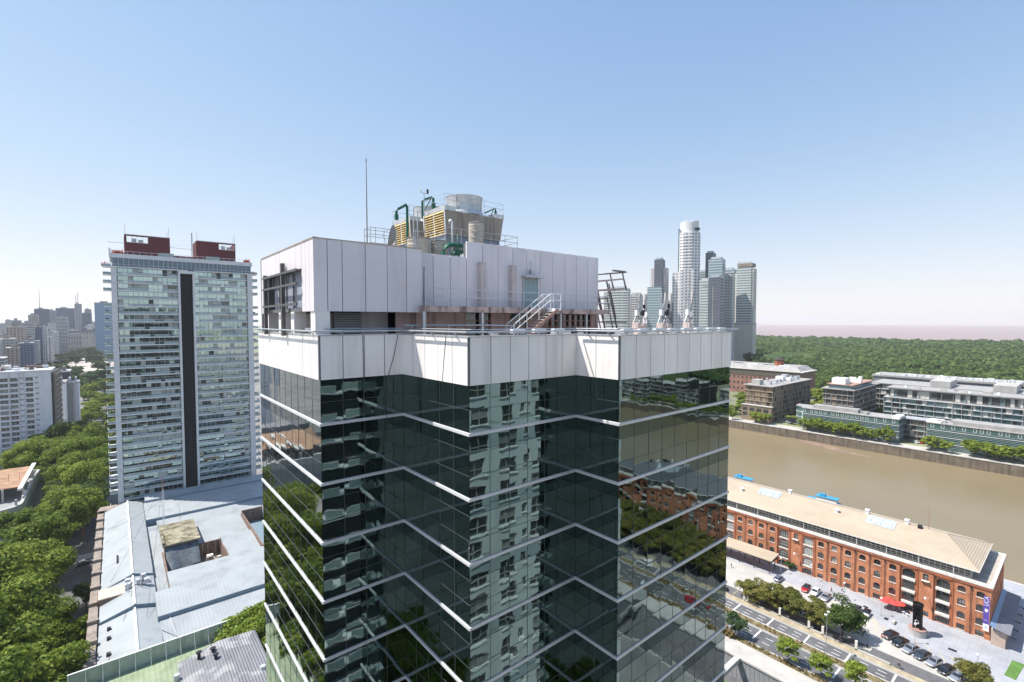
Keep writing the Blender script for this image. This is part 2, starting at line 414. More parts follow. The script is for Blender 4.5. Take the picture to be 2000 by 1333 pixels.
b.box(X1, XR-.14, Y1+.14, Y1+.4, 88.95, 93.1); b.box(21.8, XR-.14, Y1+.14, Y1+.5, 93.1, 94.3); b.box(XR-.5, XR-.14, Y1+.2, YB, 88.9, 94.3); b.box(X0, XR, YB, YB+.3, 86.5, 93.2)
b.build('wall_backing', M_joint, pw)
MB().box(X0+.2, X1, Y0+.45, YB-.05, 92.7, 92.98).box(X1, XR-.2, Y1+.45, YB-.05, 92.7, 92.98).build('penthouse_roof', M_deck, pw)
b = MB(); b.box(X0-.04, X0+.3, Y0-.04, YB, 93.22, 93.3); b.box(X0+.3, X1, Y0-.04, Y0+.3, 93.22, 93.28); b.build('coping', mat('rusted_coping', (.42,.36,.30), .8, 0, .3, 1.5), pw)
for pts in ([(14.9, 30.30, 87.2), (14.6, 30.28, 85.8), (14.1, 30.27, 84.3), (13.95, 30.37, 80)], [(17.35, 31.05, 92.0), (17.3, 31.02, 90), (17.34, 31.04, 88.2)], [(15.19, 24.6, 87.3), (15.2, 24.9, 85.6), (15.2, 25.1, 84.2)], [(12.4, 30.29, 87.2), (12.43, 30.28, 84.4), (12.4, 30.37, 81.8)]): MB().tube(pts, .02 if pts[0][2] < 90 else .035, 5).build('hanging_cable', M_cable, tower)
# opening in the left wall with its steel sign frame
b = MB()
b.box(X0+.5, X0+.62, 33.6, 42.9, 88.9, 91.6)
b.build('recessed_panel', mat('blue_grey_sheet', (.33,.36,.42), .5, .1, .15, .7), pw)
b = MB()
for y in (42.6, 37.4): b.box(X0-.35, X0-.1, y-.17, y+.17, 87.0, 91.7 if y > 40 else 92.2)
for z in (91.45, 90.55, 89.2): b.bar((X0-.3, 33.7, z+.0), (X0-.3, 43.0, z), .12, .16)
for y in (34.4, 35.9, 39.0, 40.2, 41.4): b.bar((X0-.2, y, 91.45), (X0-.2, y, 90.55), .07, .07)
for y in (35, 37.2, 39, 41): b.box(X0+.42, X0+.48, y-.04, y+.04, 88.9, 91.5)
for y in (33.8, 37.5, 42.4): b.bar((X0-.3, y, 91.45), (X0+.3, y, 91.45), .1)
b.build('sign_frame', mat('weathered_steel', (.13,.125,.125), .6, .3, .3, 1.2), pw)
# pillars, louvres and plant rooms below the box
for (x, y, w) in ((10.15, 31.6, .46), (10.1, 36.2, .4), (10.1, 39.5, .4), (10.1, 43.4, .4)): MB().box(x-w, x+w, y-w, y+w, 86.5, 88.7).build('pillar', M_panel, pw)
lv = MB(); lv.box(11.3, 13.2, 32.5, 32.7, 86.5, 88.7, 1)
for i in range(11): z = 86.9+i*.16; lv.face([(11.3, 32.36, z), (13.2, 32.36, z), (13.2, 32.5, z+.13), (11.3, 32.5, z+.13)])
lv.build('louvre_vent', [mat('louvre_grey', (.42,.43,.42), .6), M_dark], pw)
b = MB(); b.box(13.2, 15.7, 33.6, 33.8, 86.5, 88.7); b.box(12, 16.5, 36, 44.4, 86.5, 88.65)
b.build('plant_room', M_panel2, pw)
b = MB(); b.box(15.7, 16.2, 32.2, 32.4, 86.5, 88.7); b.box(16.2, 17.25, 32.3, 32.5, 86.5, 88.7)
b.build('lower_wall', M_pink, pw)
# lower wall of the right half, with windows
b = MB(); wy = Y1
segs = [(17.25,19.9,0),(19.9,21.6,0),(21.6,22.9,1),(22.9,24.2,1),(24.2,26.2,0),(26.2,28.3,1),(28.3,30.4,0),(30.4,36.6,2),(36.6,37.75,0)]
frs = []
for x0, x1, k in segs:
    fr = MB(); pn = MB()
    if k == 0: b.box(x0, x1, wy, wy+.25, 86.5, 88.75)
    else:
        b.box(x0, x1, wy, wy+.25, 86.5, 86.75); pn.box(x0, x1, wy+.16, wy+.19, 86.75, 88.7)
        n = 1 if k == 1 else 8
        for i in range(n+1):
            x = x0+(x1-x0)*i/n; fr.box(x-.05, x+.05, wy-.02, wy+.12, 86.75, 88.7)
        for z in (87.55, 88.1): fr.box(x0, x1, wy+.0, wy+.1, z-.04, z+.04)
        fr.build('window_frame', M_rust, pw); pn.build('window_pane', M_win, pw)
b.build('lower_wall', M_pink, pw)
b = MB(); b.box(16.95, 37.35, 30.2, Y1, 88.72, 89.16); 
ts = b.build('terrace_slab', M_pinkslab, pw)
b = MB()
for z in (90.42, 89.8): b.tube([(16.95, 30.28, z), (24.2, 30.28, z+.05), (28.1, 30.28, z+.03)], .03); b.tube([(29.45, 30.28, z), (37.3, 30.28, z), (37.3, 32.0, z)], .03)
for i in range(12):
    x = 17+i*1.85
    if 28.1 < x < 29.4: continue
    b.tube([(x, 30.28, 89.1), (x, 30.28, 90.44)], .028)
b.build('guard_rail', M_steel, pw)
for x in (16.9, 22.0, 30.6, 34): MB().box(x-.09, x+.09, 30.25, 30.43, 86.5, 88.75).build('post', M_steel, pw)
# two vent piers, door with canopy and lamp
for x0, x1 in ((22.85, 23.35), (26.12, 26.62)):
    b = MB(); b.box(x0, x1, Y1-.45, Y1-.003, 89.17, 92.72); b.box(x0-.06, x1+.02, Y1-.5, Y1-.003, 92.72, 92.8)
    b.build('vent_pier', mat('pier_beige', (.60,.52,.50), .8, 0, .12, 1.2), pw)
b = MB(); b.box(27.72, 29.4, Y1-.06, Y1-.003, 89.17, 91.8, 0); b.box(28.54, 28.58, Y1-.075, Y1-.06, 89.2, 91.75, 1); b.box(27.66, 27.72, Y1-.09, Y1-.003, 89.17, 91.86, 1); b.box(29.4, 29.46, Y1-.09, Y1-.003, 89.17, 91.86, 1)
b.build('door', [M_doorg, M_steel], pw)
b = MB(); b.box(27.5, 29.62, Y1-.7, Y1-.003, 91.88, 92.0); b.bar((28.55, Y1-.2, 92.25), (28.55, Y1-.2, 92.6), .22); b.bar((28.55, Y1-.2, 92.6), (28.55, Y1-.1, 93.4), .05)
b.build('door_canopy', M_steel, pw)
# stair down from the terrace
b = MB(); n = 11
for i in range(n):
    x = 29.0-(i+.5)*.36; z = 89.16-(i+1)*.235
    b.box(x-.2, x+.2, 29.25, 30.15, z-.05, z, 0)
for y in (29.22, 30.16): b.bar((29.2, y, 89.05), (24.9, y, 86.35), .06, .26, 1)
b.box(28.8, 29.6, 29.22, 30.2, 88.95, 89.16, 0)
st = b.build('staircase', [M_white, M_rust], pw)
b = MB()
for y in (29.22, 30.14):
    for dz in (1.2, .65): b.tube([(29.5, y, 89.16+dz), (28.3, y, 89.16+dz), (24.3, y, 86.62+dz)], .035)
    for f in (0, .33, .66, 1): b.tube([(28.3-4*f, y, 89.0-2.5*f), (28.3-4*f, y, 90.36-2.54*f)], .03)
    b.tube([(29.5, y, 89.1), (29.5, y, 90.36)], .035)
b.build('handrail', M_white, pw)
# pipe rails, valves, bits and pieces on the roof deck in front of the lower wall
b = MB(); b.tube([(15.6, 30.9, 87.75), (22.2, 30.2, 87.75), (24.6, 29.9, 87.7)], .06, 8); b.tube([(17.0, 30.25, 86.5), (17.0, 30.25, 92.0)], .04)
for x in (16, 19, 22, 24.3): b.tube([(x, 30.4, 86.5), (x, 30.4, 87.75)], .035)
b.build('pipe_rail', M_steel, pw)
for i in range(9):
    b = MB(); x = 18+rs.random()*17; y = 24+rs.random()*4; w = .3+rs.random()*.5
    if y < 23.5 and x < 24.5: continue
    b.box(x, x+w, y, y+w, 86.5, 86.9+rs.random()*.35); b.build('roof_unit', M_steel, tower)

# ---------------------------------------------------------------- machinery that stands on the penthouse roof
def cooling_tower(x, y):
    t = thing('cooling_tower', '', 'cooling tower', (0, 0, 0))
    xa, xb, xc, xd, ya, yb = .1, 6.72, .24, 6.35, 0, 3.75
    z0, z1 = 95.9, 98.05
    b = MB(); b.loft([[(xc, .02, z0), (xd, .02, z0), (xd, yb-.02, z0), (xc, yb-.02, z0)], [(xa, 0, z1), (xb, 0, z1), (xb, yb, z1), (xa, yb, z1)]])
    b.build('casing', add_ribs(M_corr.copy(), 'X', .28, .05), t)
    b = MB(); b.box(xa-.05, xa+1.1, -.05, yb+.05, z1, z1+.42, 0); b.box(xb-1.1, xb+.05, -.05, yb+.05, z1, z1+.42, 0); b.box(xa+1.1, xb-1.1, .2, yb-.2, z1, z1+.15, 0)
    b.build('water_basin', M_fan, t)
    b = MB()
    for i in range(10):
        f = i/10; xx = xc-(xc-xa)*f; z = z0+.02+(z1-z0)*f
        for y0, y1 in ((.08, yb/2-.06), (yb/2+.06, yb-.08)):
            b.face([(xx-.20, y0, z), (xx-.20, y1, z), (xx-.005, y1, z+.2), (xx-.005, y0, z+.2)]); b.face([(xx-.20, y0, z-.03), (xx-.20, y1, z-.03), (xx-.20, y1, z), (xx-.20, y0, z)])
    b.build('louvre', M_yel, t, fix=False)
    b = MB()
    for y in (0, yb/2, yb): b.bar((xc-.12, y, z0), (xa-.12, y, z1), .09)
    b.bar((xc-.12, 0, z0), (xc-.12, yb, z0), .1); b.build('louvre_frame', M_white, t)
    b = MB(); cx, cy = 3.4, yb/2
    b.lathe(cx, cy, [(1.9, z1+.1), (1.72, z1+.6), (1.68, z1+1.1), (1.76, z1+1.78), (1.8, z1+1.85), (1.72, z1+1.8), (1.62, z1+1.2), (1.6, z1+.3)], 40)
    for a in range(4):
        q = a*pi/2+.55; b.bar((cx+1.76*cos(q), cy+1.76*sin(q), z1+.5), (cx+1.84*cos(q), cy+1.8*sin(q), z1+1.8), .07)
    b.build('fan_stack', M_fan, t, smooth=False)
    b = MB(); b.box(xc-.05, xd+.05, .2, yb-.2, z0-.65, z0-.02)
    for xx in (.6, 3.2, 6):
        for yy in (.4, 3.3): b.box(xx-.12, xx+.12, yy-.12, yy+.12, 92.98, z0-.6)
    b.build('support_frame', M_bluesteel, t)
    b = MB()
    pts = [(0, 0), (6.7, 0), (6.7, yb), (0, yb), (0, 0)]
    for z in (99.0, 99.5):
        for i in range(4): b.tube([(*pts[i], z), (*pts[i+1], z)], .018, 5)
    for px, py in pts[:4]+[(2.2, 0), (4.4, 0)]: b.tube([(px, py, z1), (px, py, 99.5)], .018, 5)
    b.build('guard_rail', M_steel, t)
    b = MB()
    b.tube([(5.1, .9, 98.6), (6.3, .9, 99.2)], .07); b.tube([(5.7, .9, 98.0), (6.2, .9, 99.15)], .04); b.cyl(6.45, .9, 98.3, 99.0, .16, .12, 8); b.cyl(6.45, .9, 98.9, 99.25, .07, .07, 8)
    b.build('spray_valve', M_green, t)
    return t
ct = proto(cooling_tower(0, 0)); ct.location = (23.0, 37.4, 0)
tag(ct, 'nearer cooling tower with yellow slats, ribbed brown casing and wide round fan stack', 'cooling tower', 'cooling towers on the penthouse roof')
dup(ct, (22.7, 43.4, 0), label='farther cooling tower half hidden behind the other, yellow slats above the water tanks')
def tank(name, lab, x, y, r, z0, z1, n):
    t = thing(name, lab, 'water tank', (x, y, z0))
    b = MB(); prof = [(r*.96, z0)]
    for i in range(n): 
        f = z0+(z1-z0)*(i+.5)/n; prof += [(r*.97, f-.1), (r, f), (r*.97, f+.1)]
    prof += [(r*.97, z1)]
    b.lathe(x, y, prof, 28); b.build('shell', M_tank, t, smooth=False)
    b = MB(); b.lathe(x, y, [(r*1.02, z1), (r*1.02, z1+.06), (r*.5, z1+.16), (.02, z1+.18)], 28); b.build('lid', M_dish, t)
tank('water_tank', 'wide beige water tank, leftmost of the two below the yellow slats', 19.65, 36.0, 1.0, 92.98, 94.85, 5)
tank('water_tank', 'beige water tank beside the green pipe bend', 21.5, 36.0, .82, 92.98, 94.8, 5)
tank('water_tank', 'tall beige tank strapped upright before the brown cooling tower casing', 24.9, 35.2, .68, 92.98, 96.7, 7)
t = thing('pipework', 'thick green pipes bending over behind the parapet step', 'pipes', (22, 34.5, 92.98))
b = MB(); b.tube([(20.95, 34.4, 93), (21.0, 34.4, 93.7), (21.2, 34.4, 94.15), (21.6, 34.4, 94.4), (22.2, 34.4, 94.45), (24.5, 34.4, 94.45)], .17, 12); b.build('main_pipe', M_green, t, smooth=True)
b = MB(); b.tube([(21.9, 34.7, 93), (22.1, 34.7, 93.7), (22.5, 34.7, 94.0), (24.5, 34.7, 94.0)], .15, 12); b.tube([(22.3, 34.2, 93), (22.3, 34.2, 95.3)], .05); b.cyl(22.3, 34.2, 93.6, 93.9, .2, .2, 10); b.build('branch_pipe', M_green, t, smooth=True)
t = thing('vent_pipe', 'white hooked vent pipe rising over the green pipes', 'vent', (22.1, 34.8, 92.98))
b = MB(); b.tube([(22.15, 34.8, 93), (22.15, 34.8, 96.2), (22.12, 34.8, 96.45), (22.0, 34.8, 96.58), (21.88, 34.8, 96.5), (21.86, 34.8, 96.2)], .085, 8); b.build('pipe', M_white, t, smooth=True)
t = thing('pipework', 'green riser pipes arching over to valves between the two cooling towers', 'pipes', (22, 40, 92.98))
b = MB(); b.tube([(21.6, 41.8, 93), (21.6, 41.8, 98.9), (21.5, 41.8, 99.05), (20.7, 41.8, 98.55), (20.5, 41.8, 98.3), (20.5, 41.8, 97.6)], .13, 8); b.cyl(20.5, 41.8, 97.5, 98.0, .2, .2, 8)
b.build('riser', M_green, t)
b = MB(); b.tube([(23.3, 41.9, 98.0), (23.3, 41.9, 99.7), (23.5, 41.9, 99.85), (24.3, 41.9, 100.2), (24.5, 41.9, 100.1), (24.5, 41.9, 99.0)], .13, 8); b.cyl(24.5, 41.9, 99.2, 99.7, .22, .22, 8); b.bar((23.4, 41.9, 98.7), (24.2, 41.9, 100), .08)
b.build('riser', M_green, t)
t = thing('satellite_dish', 'grey satellite dish seen edge on at the left of the cooling towers', 'satellite dish', (17.6, 37, 92.98))
ax = np.array((-.80, .55, .22)); ax /= np.linalg.norm(ax); u = np.cross(ax, (0, 0, 1)); u /= np.linalg.norm(u); v = np.cross(u, ax); cc = np.array((17.65, 37, 95.0))
b = MB(); rings = []
for r, d in ((.95, .0), (.75, -.11), (.5, -.21), (.25, -.28), (.05, -.3), (.05, -.34), (.5, -.27), (.95, -.05)):
    rings.append([tuple(cc+ax*d+r*(cos(2*pi*i/24)*u+sin(2*pi*i/24)*v)) for i in range(24)])
b.loft(rings, 0, False); b.build('reflector', M_dish, t, smooth=True)
b = MB(); b.tube([(17.95, 36.8, 93), (17.95, 36.8, 94.8), tuple(cc-ax*.3)], .06); b.tube([tuple(cc+v*.9), tuple(cc+ax*.7), tuple(cc-v*.9)], .025); b.tube([(18.4, 36.5, 93), (17.95, 36.8, 94.4)], .04); b.build('mount', M_steel, t)
t = thing('antenna_mast', 'thin tall grey mast rising from the roof left of the dish', 'mast', (15.6, 37, 92.98))
b = MB(); b.tube([(15.6, 37, 93), (15.6, 37, 97), (15.6, 37, 100.75)], [.06, .05, .025], 6); b.cyl(15.6, 37, 100.6, 100.9, .06, .03, 6); b.build('pole', M_dish, t)
t = thing('ladder_cage', 'grey pipe railing round the roof hatch behind the dish', 'railing', (17.6, 38, 92.98))
b = MB()
for z in (95.75, 95.2, 94.5): b.tube([(16.3, 38, z), (18.6, 38, z), (18.6, 39.2, z), (16.3, 39.2, z), (16.3, 38, z)], .03)
for x, y in ((16.3,38),(16.75,38),(17.5,38),(18.6,38),(18.6,39.2),(16.3,39.2)): b.tube([(x, y, 93), (x, y, 95.78)], .03)
b.build('rails', M_steel, t)
t = thing('weather_station', 'wind sensor on a thin pole above the cooling towers', 'weather station', (22.5, 40.6, 92.98))
b = MB(); b.tube([(22.75, 40.6, 93), (22.75, 40.6, 100.1)], .04); b.tube([(22.35, 40.6, 100.1), (23.15, 40.6, 100.1)], .025); b.build('pole', M_steel, t)
b = MB(); b.cyl(23.12, 40.6, 100.1, 100.5, .1, .1, 8); b.build('wind_vane', M_blacks, t)
b = MB(); b.cyl(22.38, 40.6, 100.05, 100.3, .07, .1, 8); b.tube([(22.38, 40.6, 100.3), (22.38, 40.6, 100.75)], .015); b.build('sensor', M_white, t)
t = thing('roof_railing', 'long pale pipe railing along the roof edge before the cooling towers', 'railing', (24, 35, 92.98))
b = MB()
for z in (95.95, 95.4): b.tube([(18.8, 35.3, z-.6), (21.6, 35.3, z-.5), (21.6, 34.9, z), (29.5, 34.9, z), (29.5, 38, z)], .028)
for x in (18.8, 20.2, 21.6, 23.2, 24.8, 26.4, 28, 29.5): b.tube([(x, 35, 93), (x, 35, 95.95 if x > 21 else 95.4)], .026)
b.tube([(18.75, 35.2, 93), (18.75, 35.2, 97.2)], .05); b.tube([(19.1, 35.2, 93), (19.1, 35.2, 96.9)], .05)
b.build('rails', M_steel, t)
# steel gantry on the right wall
t = thing('steel_gantry', 'rusting steel lattice frame jutting from the right end of the penthouse', 'steel frame', (38.4, 31, 86.5))
b = MB(); k = .985
g = lambda x, z, y=31.3: (37.75+(x-36.5)*k, y, 88+(z-88)*k)
for y in (31.3, 32.9):
    b.bar(g(36.5,92.85,y), g(40.1,93.25,y), .09, .12); b.bar(g(36.5,92.15,y), g(39.5,92.5,y), .12, .16, 1); b.bar(g(36.5,91.2,y), g(39.7,91.5,y), .12, .18, 1)
    b.bar(g(36.8,92.2,y), g(38.7,87.0,y), .10, .14); b.bar(g(37.2,91.9,y), g(38.4,88.3,y), .08, .1); b.bar(g(36.9,90.5,y), g(37.9,87.2,y), .08, .1)
    b.bar(g(39.4,93.1,y), g(40.0,91.4,y), .09, .12); b.bar(g(39.6,92.6,y), g(40.2,91.3,y), .06, .08)
    b.bar(g(36.5,90.4,y), g(37.3,90.4,y), .06); b.bar(g(36.5,89.8,y), g(37.6,89.8,y), .06); b.bar(g(36.4,88.0,y), g(40.2,87.95,y), .07, .12)
for x, z in ((40.1,93.25),(39.5,92.5),(39.7,91.5),(38.3,88.0),(37.4,90.4)): b.bar(g(x,z,31.3), g(x,z,32.9), .1, .12)
b.box(*[v for v in (38.9, 40.9)], 31.1, 31.3, 93.1, 93.25); b.build('lattice', [mat('grey_brown_steel', (.22,.19,.18), .7, .2, .3, 2), mat('faded_rust', (.50,.37,.33), .8, 0, .3, 2)], t)
# telecom antennas on concrete feet along the far parapet
M_stone_a = mat('aged_plastic', (.50,.48,.46), .6, 0, .1, 2)
def telecom(x, y, lab, n, tilt):
    t = thing('telecom_antenna', lab, 'antenna', (x, y, 86.5), 'telecom antennas on the roof edge')
    b = MB(); b.box(x-.45, x+.05, y-.3, y+.3, 86.5, 87.9); 
    if n > 1: b.box(x+.4, x+.95, y-.3, y+.3, 86.5, 87.85)
    b.build('concrete_foot', mat('foot_pink', (.62,.52,.48), .9, 0, .15, 2), t)
    for i in range(n):
        xx = x-.2+i*.85; r_ = MB()
        r_.tube([(xx, y, 87.8), (xx, y, 90.6-.2*i)], .045); r_.tube([(xx-.5, y, 87.9), (xx, y, 88.8), (xx+.45, y, 87.9)], .03); r_.bar((xx-.35, y, 89.9), (xx+.4, y, 89.9), .05); r_.build('mast', M_steel, t)
        b = MB(); b.bar((xx+.32, y-.1, 88.9), (xx+.32+.2*tilt, y-.1, 90.5), .26, .14); b.build('panel_antenna', M_stone_a, t)
        b = MB(); b.box(xx-.18, xx+.1, y-.16, y+.1, 88.55, 89.05); b.cyl(xx+.18, y, 89.2, 89.55, .14, .14, 10); b.build('radio_unit', M_blacks if i else M_white, t)
        b = MB(); b.tube([(xx, y, 88.6), (xx+.3, y-.1, 88.2), (xx+.6, y-.1, 88.5), (xx+.4, y, 87.9), (xx+.8, y, 87.2)], .03, 5); b.build('cable', M_cable, t)
telecom(36.0, 26.0, 'twin telecom antennas nearest the steel lattice frame', 2, 0)
telecom(36.6, 23.9, 'middle telecom antennas with a leaning white panel before the dark tower', 2, .9)
telecom(36.9, 21.6, 'telecom antenna farthest right before the tall white tower', 1, 1.4)
t = thing('antenna_mast', 'slim grey pole with a crossbar at the right end of the tower roof', 'mast', (37.6, 19.7, 86.5))
b = MB(); b.tube([(37.6, 19.9, 86.5), (37.6, 19.9, 90.9)], .05); b.bar((37.0, 20.5, 90.9), (38.1, 19.4, 90.9), .04); b.bar((37.4, 20.1, 89.6), (37.8, 19.7, 89.6), .06); b.build('pole', M_dish, t)
# ---------------------------------------------------------------- ground, water, roads
G_city = mat('city_ground', (.22,.21,.20), .95, 0, .35, .05)
G_pave = mat('grey_paving', (.36,.37,.40), .9, 0, .16, .12); add_ribs(G_pave, 'X', 3.2, .004, .18, True); add_ribs(G_pave, 'Y', 2.4, .004, .12, True); add_streaks(G_pave, (.25,.25,.27), .4, .2, .2, .5, .7)
G_lot = mat('pale_parking', (.45,.43,.395), .92, 0, .14, .1); add_streaks(G_lot, (.33,.31,.29), .45, .15, .15, .52, .72)
G_asph = mat('asphalt', (.105,.105,.11), .92, 0, .25, .15, col2=(.14,.14,.145)); add_streaks(G_asph, (.17,.165,.16), .5, .9, .05, .5, .7)
G_conc = mat('pale_concrete', (.46,.44,.41), .9, 0, .14, .2); add_streaks(G_conc, (.34,.32,.29), .5, .3, .3, .5, .7)
G_verge = mat('dry_verge', (.38,.32,.22), .95, 0, .3, .5)
G_dirt = mat('planted_soil', (.20,.16,.09), .95, 0, .4, .8)
G_paint = mat('road_paint', (.72,.72,.70), .8, 0, .15, 1.5)
G_lawn = mat('lawn', (.10,.20,.045), .95, 0, .25, .6)
G_east = mat('east_bank_ground', (.21,.20,.15), .95, 0, .35, .02, col2=(.20,.22,.12))
G_prom = mat('promenade_stone', (.47,.45,.42), .9, 0, .2, .15)
G_mud = mat('mud', (.25,.175,.125), .8, 0, .3, .15)
G_quay = mat('quay_stone', (.185,.15,.118), .95, 0, .3, .12, (1,1,2)); add_ribs(G_quay, 'Z', 1.1, .03, .3, True); add_streaks(G_quay, (.05,.045,.035), .75, .5, .06, .45, .7); add_streaks(G_quay, (.12,.13,.07), .5, .12, .5, .5, .7)
G_water = mat('river_water', (.225,.178,.105), .24, 0, .10, .008, bump=.03, bscale=.5, spec=.22)
G_slat = mat('slatted_wall', (.30,.30,.32), .7, .1, .15, .3); add_ribs(G_slat, 'Y', 1.15, .06, .55, True)
def sheet(name, m, polys, z, th=None):
    mb = MB()
    for p in polys:
        if len(p) == 4 and not hasattr(p[0], '__len__'): p = [(p[0], p[2]), (p[1], p[2]), (p[1], p[3]), (p[0], p[3])]
        if th: mb.prism(p, z-th, z)
        else: mb.face([(*q, z) for q in p])
    return struct(name, mb, m)
sheet('river', G_water, [(232, 425, -1200, 1500)], -7)
sheet('sea', mat('estuary_water', (.32,.225,.21), .4, 0, .06, .0006, spec=.15), [(2480, 18000, -18000, 18000)], -7.5)
sheet('ground', G_city, [(-18000, 108, -3000, 18000), (108, 124.3, 300, 18000), (108, 124.3, -3000, -600), (124.3, 232, -3000, 18000)], 0)
sheet('trench_floor', G_asph, [(106, 126, -600, 300)], -6)
sheet('trench_lawn', G_lawn, [(116, 121, 20, 75)], -5.9)
sheet('east_bank', G_east, [(425, 2480, -6000, 12000), (232, 425, 1500, 12000)], 0)
sheet('promenade', G_prom, [(425, 437, -400, 800)], .05)
sheet('far_street', G_asph, [(455, 469, -400, 172)], .03)
sheet('parking_lot', G_lot, [[(151.7,-22),(184,-22),(184,200),(151.7,200)]], .02)
sheet('asphalt_with_shade', G_asph, [(151.6, 155.8, -22, 200), (151.6, 184, -400, -22)], .03)  # asphalt; along the fence its dark tone also stands in for shade
sheet('pavement', G_pave, [[(184,200),(173.2,200),(173.2,41),(171.5,38.5),(169,37.3),(159,15),(159,-22),(184,-22)]], .035)
sheet('quay_pavement', G_pave, [(184, 231.6, -420, 200)], .03)
sheet('concrete_deck', G_conc, [(124.3, 130.4, -500, 250)], .06)
sheet('planting_strip', G_dirt, [(130.4, 132.2, -500, 250)], .15, .3)
sheet('road', G_asph, [(132.2, 140.4, -600, 400), (143.4, 148.6, -600, 400)], .03)
sheet('median', G_dirt, [(140.4, 143.4, -600, 400)], .16, .3)
sheet('verge', G_verge, [(148.6, 150.9, -600, 400)], .14, .3)
sheet('kerb', G_conc, [(140.35, 140.6, -600, 400), (143.2, 143.45, -600, 400), (148.5, 148.75, -600, 400), (132.05, 132.25, -600, 400)], .19, .3)
mk = MB()
for i in range(-22, 16):
    y = 48.45+i*9.7
    for x0, x1 in ((143.6, 148.4), (134.6, 140.2)):
        if i % 2 or x0 > 140: mk.face([(x0, y-.22, .036), (x1, y-.22, .036), (x1, y+.22, .036), (x0, y+.22, .036)])
    for f in (1.6, 5.4):
        for x in (145.1, 146.8, 135, 137.6): mk.face([(x-.09, y+f, .036), (x+.09, y+f, .036), (x+.09, y+f+1.9, .036), (x-.09, y+f+1.9, .036)])
for x in (132.6, 140.1, 143.75, 148.3): mk.face([(x-.07, -600, .035), (x+.07, -600, .035), (x+.07, 400, .035), (x-.07, 400, .035)])
for i in range(9): mk.face([(133+i*.9, -22, .038), (133.45+i*.9, -22, .038), (133.45+i*.9, -18, .038), (133+i*.9, -18, .038)]); mk.face([(143.7+i*.6, -22, .038), (144+i*.6, -22, .038), (144+i*.6, -18, .038), (143.7+i*.6, -18, .038)])
struct('road_markings', mk, G_paint)
sheet('bay_lines', mat('yellowed_paint', (.55,.42,.2), .9), [[(171.0-k*.47+.0, 39.6-2.55*k), (166.2-k*.47, 37.4-2.55*k), (166.2-k*.47, 37.25-2.55*k), (171.0-k*.47, 39.45-2.55*k)] for k in range(0, 9)]+[(152, 164, y, y+.15) for y in (72, 78, 84, 90)], .04)
sheet('lawn_patch', G_lawn, [[(168.8,11.9),(177.9,11.2),(177.9,9.0),(168.5,9.9)]], .12, .2)
sheet('lawn_patch', G_lawn, [[(187,9.5),(200,9.5),(200,2),(187,2)]], .12, .2)
sheet('mudbank', G_mud, [[(424.5,150),(418,146),(412,138),(408,124),(405,110),(404,94),(408,99),(413,112),(420,124),(424.5,134)]], -6.93)
# sunken ramp: slatted wall, floor and concrete struts
t = thing('retaining_wall', 'dark ribbed retaining wall of the sunken ramp below the pale concrete deck', 'wall', (124.2, 0, -6))
MB().box(124.15, 124.3, -500, 250, -6, -.35).build('cladding', G_slat, t); MB().box(123.9, 124.5, -500, 250, -.35, .12).build('coping', G_conc, t)
t = thing('retaining_wall', 'near retaining wall of the sunken ramp, mostly out of view', 'wall', (108, 0, -6))
MB().box(107.7, 108.1, -500, 250, -6, .3).build('cladding', G_conc, t)
for i, y in enumerate((57.2, 20, -15, -50)):
    b = MB(); b.box(108.1, 123.9, y-.7, y+.7, -.9, .2)
    tag(b.build('strut_beam', G_conc), ['pale concrete strut across the sunken ramp at the foot of the tower', 'second concrete strut over the ramp, out of view', 'third concrete strut over the ramp, out of view', 'fourth concrete strut over the ramp, out of view'][i], 'beam')
for x, nm, lab in ((425, 'quay_wall', 'long stained stone quay wall on the far bank of the dock'), (231.6, 'quay_wall', 'near quay wall behind the brick warehouse')):
    t = thing(nm, lab, 'wall', (x, 0, -7)); y0, y1 = -420, 900
    MB().box(x, x+.4 if x > 400 else x+.35, y0, y1, -9, -.35).build('masonry', G_quay, t)
    MB().box(x-.25, x+1.0, y0, y1, -.35, .12).build('coping', G_prom, t)
# dry grasses along median and planting strip
def tufts(name, x0, x1, ys, n, h, m, seed):
    r = random.Random(seed); mb = MB()
    for i in range(n):
        x = r.uniform(x0, x1); y = r.uniform(*ys)
        if r.random() < .5 and sin(y*.9+seed)+sin(y*.37) < -.2: continue
        hh = h*r.uniform(.5, 1.3)
        for k in range(4):
            a = r.random()*6.28; w = .22*hh; dx, dy = cos(a)*hh*.6, sin(a)*hh*.6
            mb.face([(x-sin(a)*w, y+cos(a)*w, .14), (x+sin(a)*w, y-cos(a)*w, .14), (x+dx+sin(a)*w*.4, y+dy-cos(a)*w*.4, .14+hh), (x+dx-sin(a)*w*.4, y+dy+cos(a)*w*.4, .14+hh)])
    return tag(mb.build(name, m, fix=False), kind='stuff')
L_dry = leaf('dry_grass', (.16,.11,.04), (.30,.22,.09), (.40,.32,.15))
tufts('dry_grass', 140.7, 143.1, (-60, 90), 1100, .42, L_dry, 1); tufts('dry_grass', 130.5, 132.1, (-60, 90), 700, .55, L_dry, 2); tufts('dry_grass', 129.8, 131.6, (62, 72), 220, 1.5, L_dry, 4)
L_weed = leaf('green_weeds', (.05,.08,.02), (.09,.13,.03), (.16,.20,.06)); tufts('weeds', 130.4, 132.3, (-60, 90), 350, .5, L_weed, 3); tufts('weeds', 140.6, 143.2, (-60, 90), 350, .35, L_weed, 5)
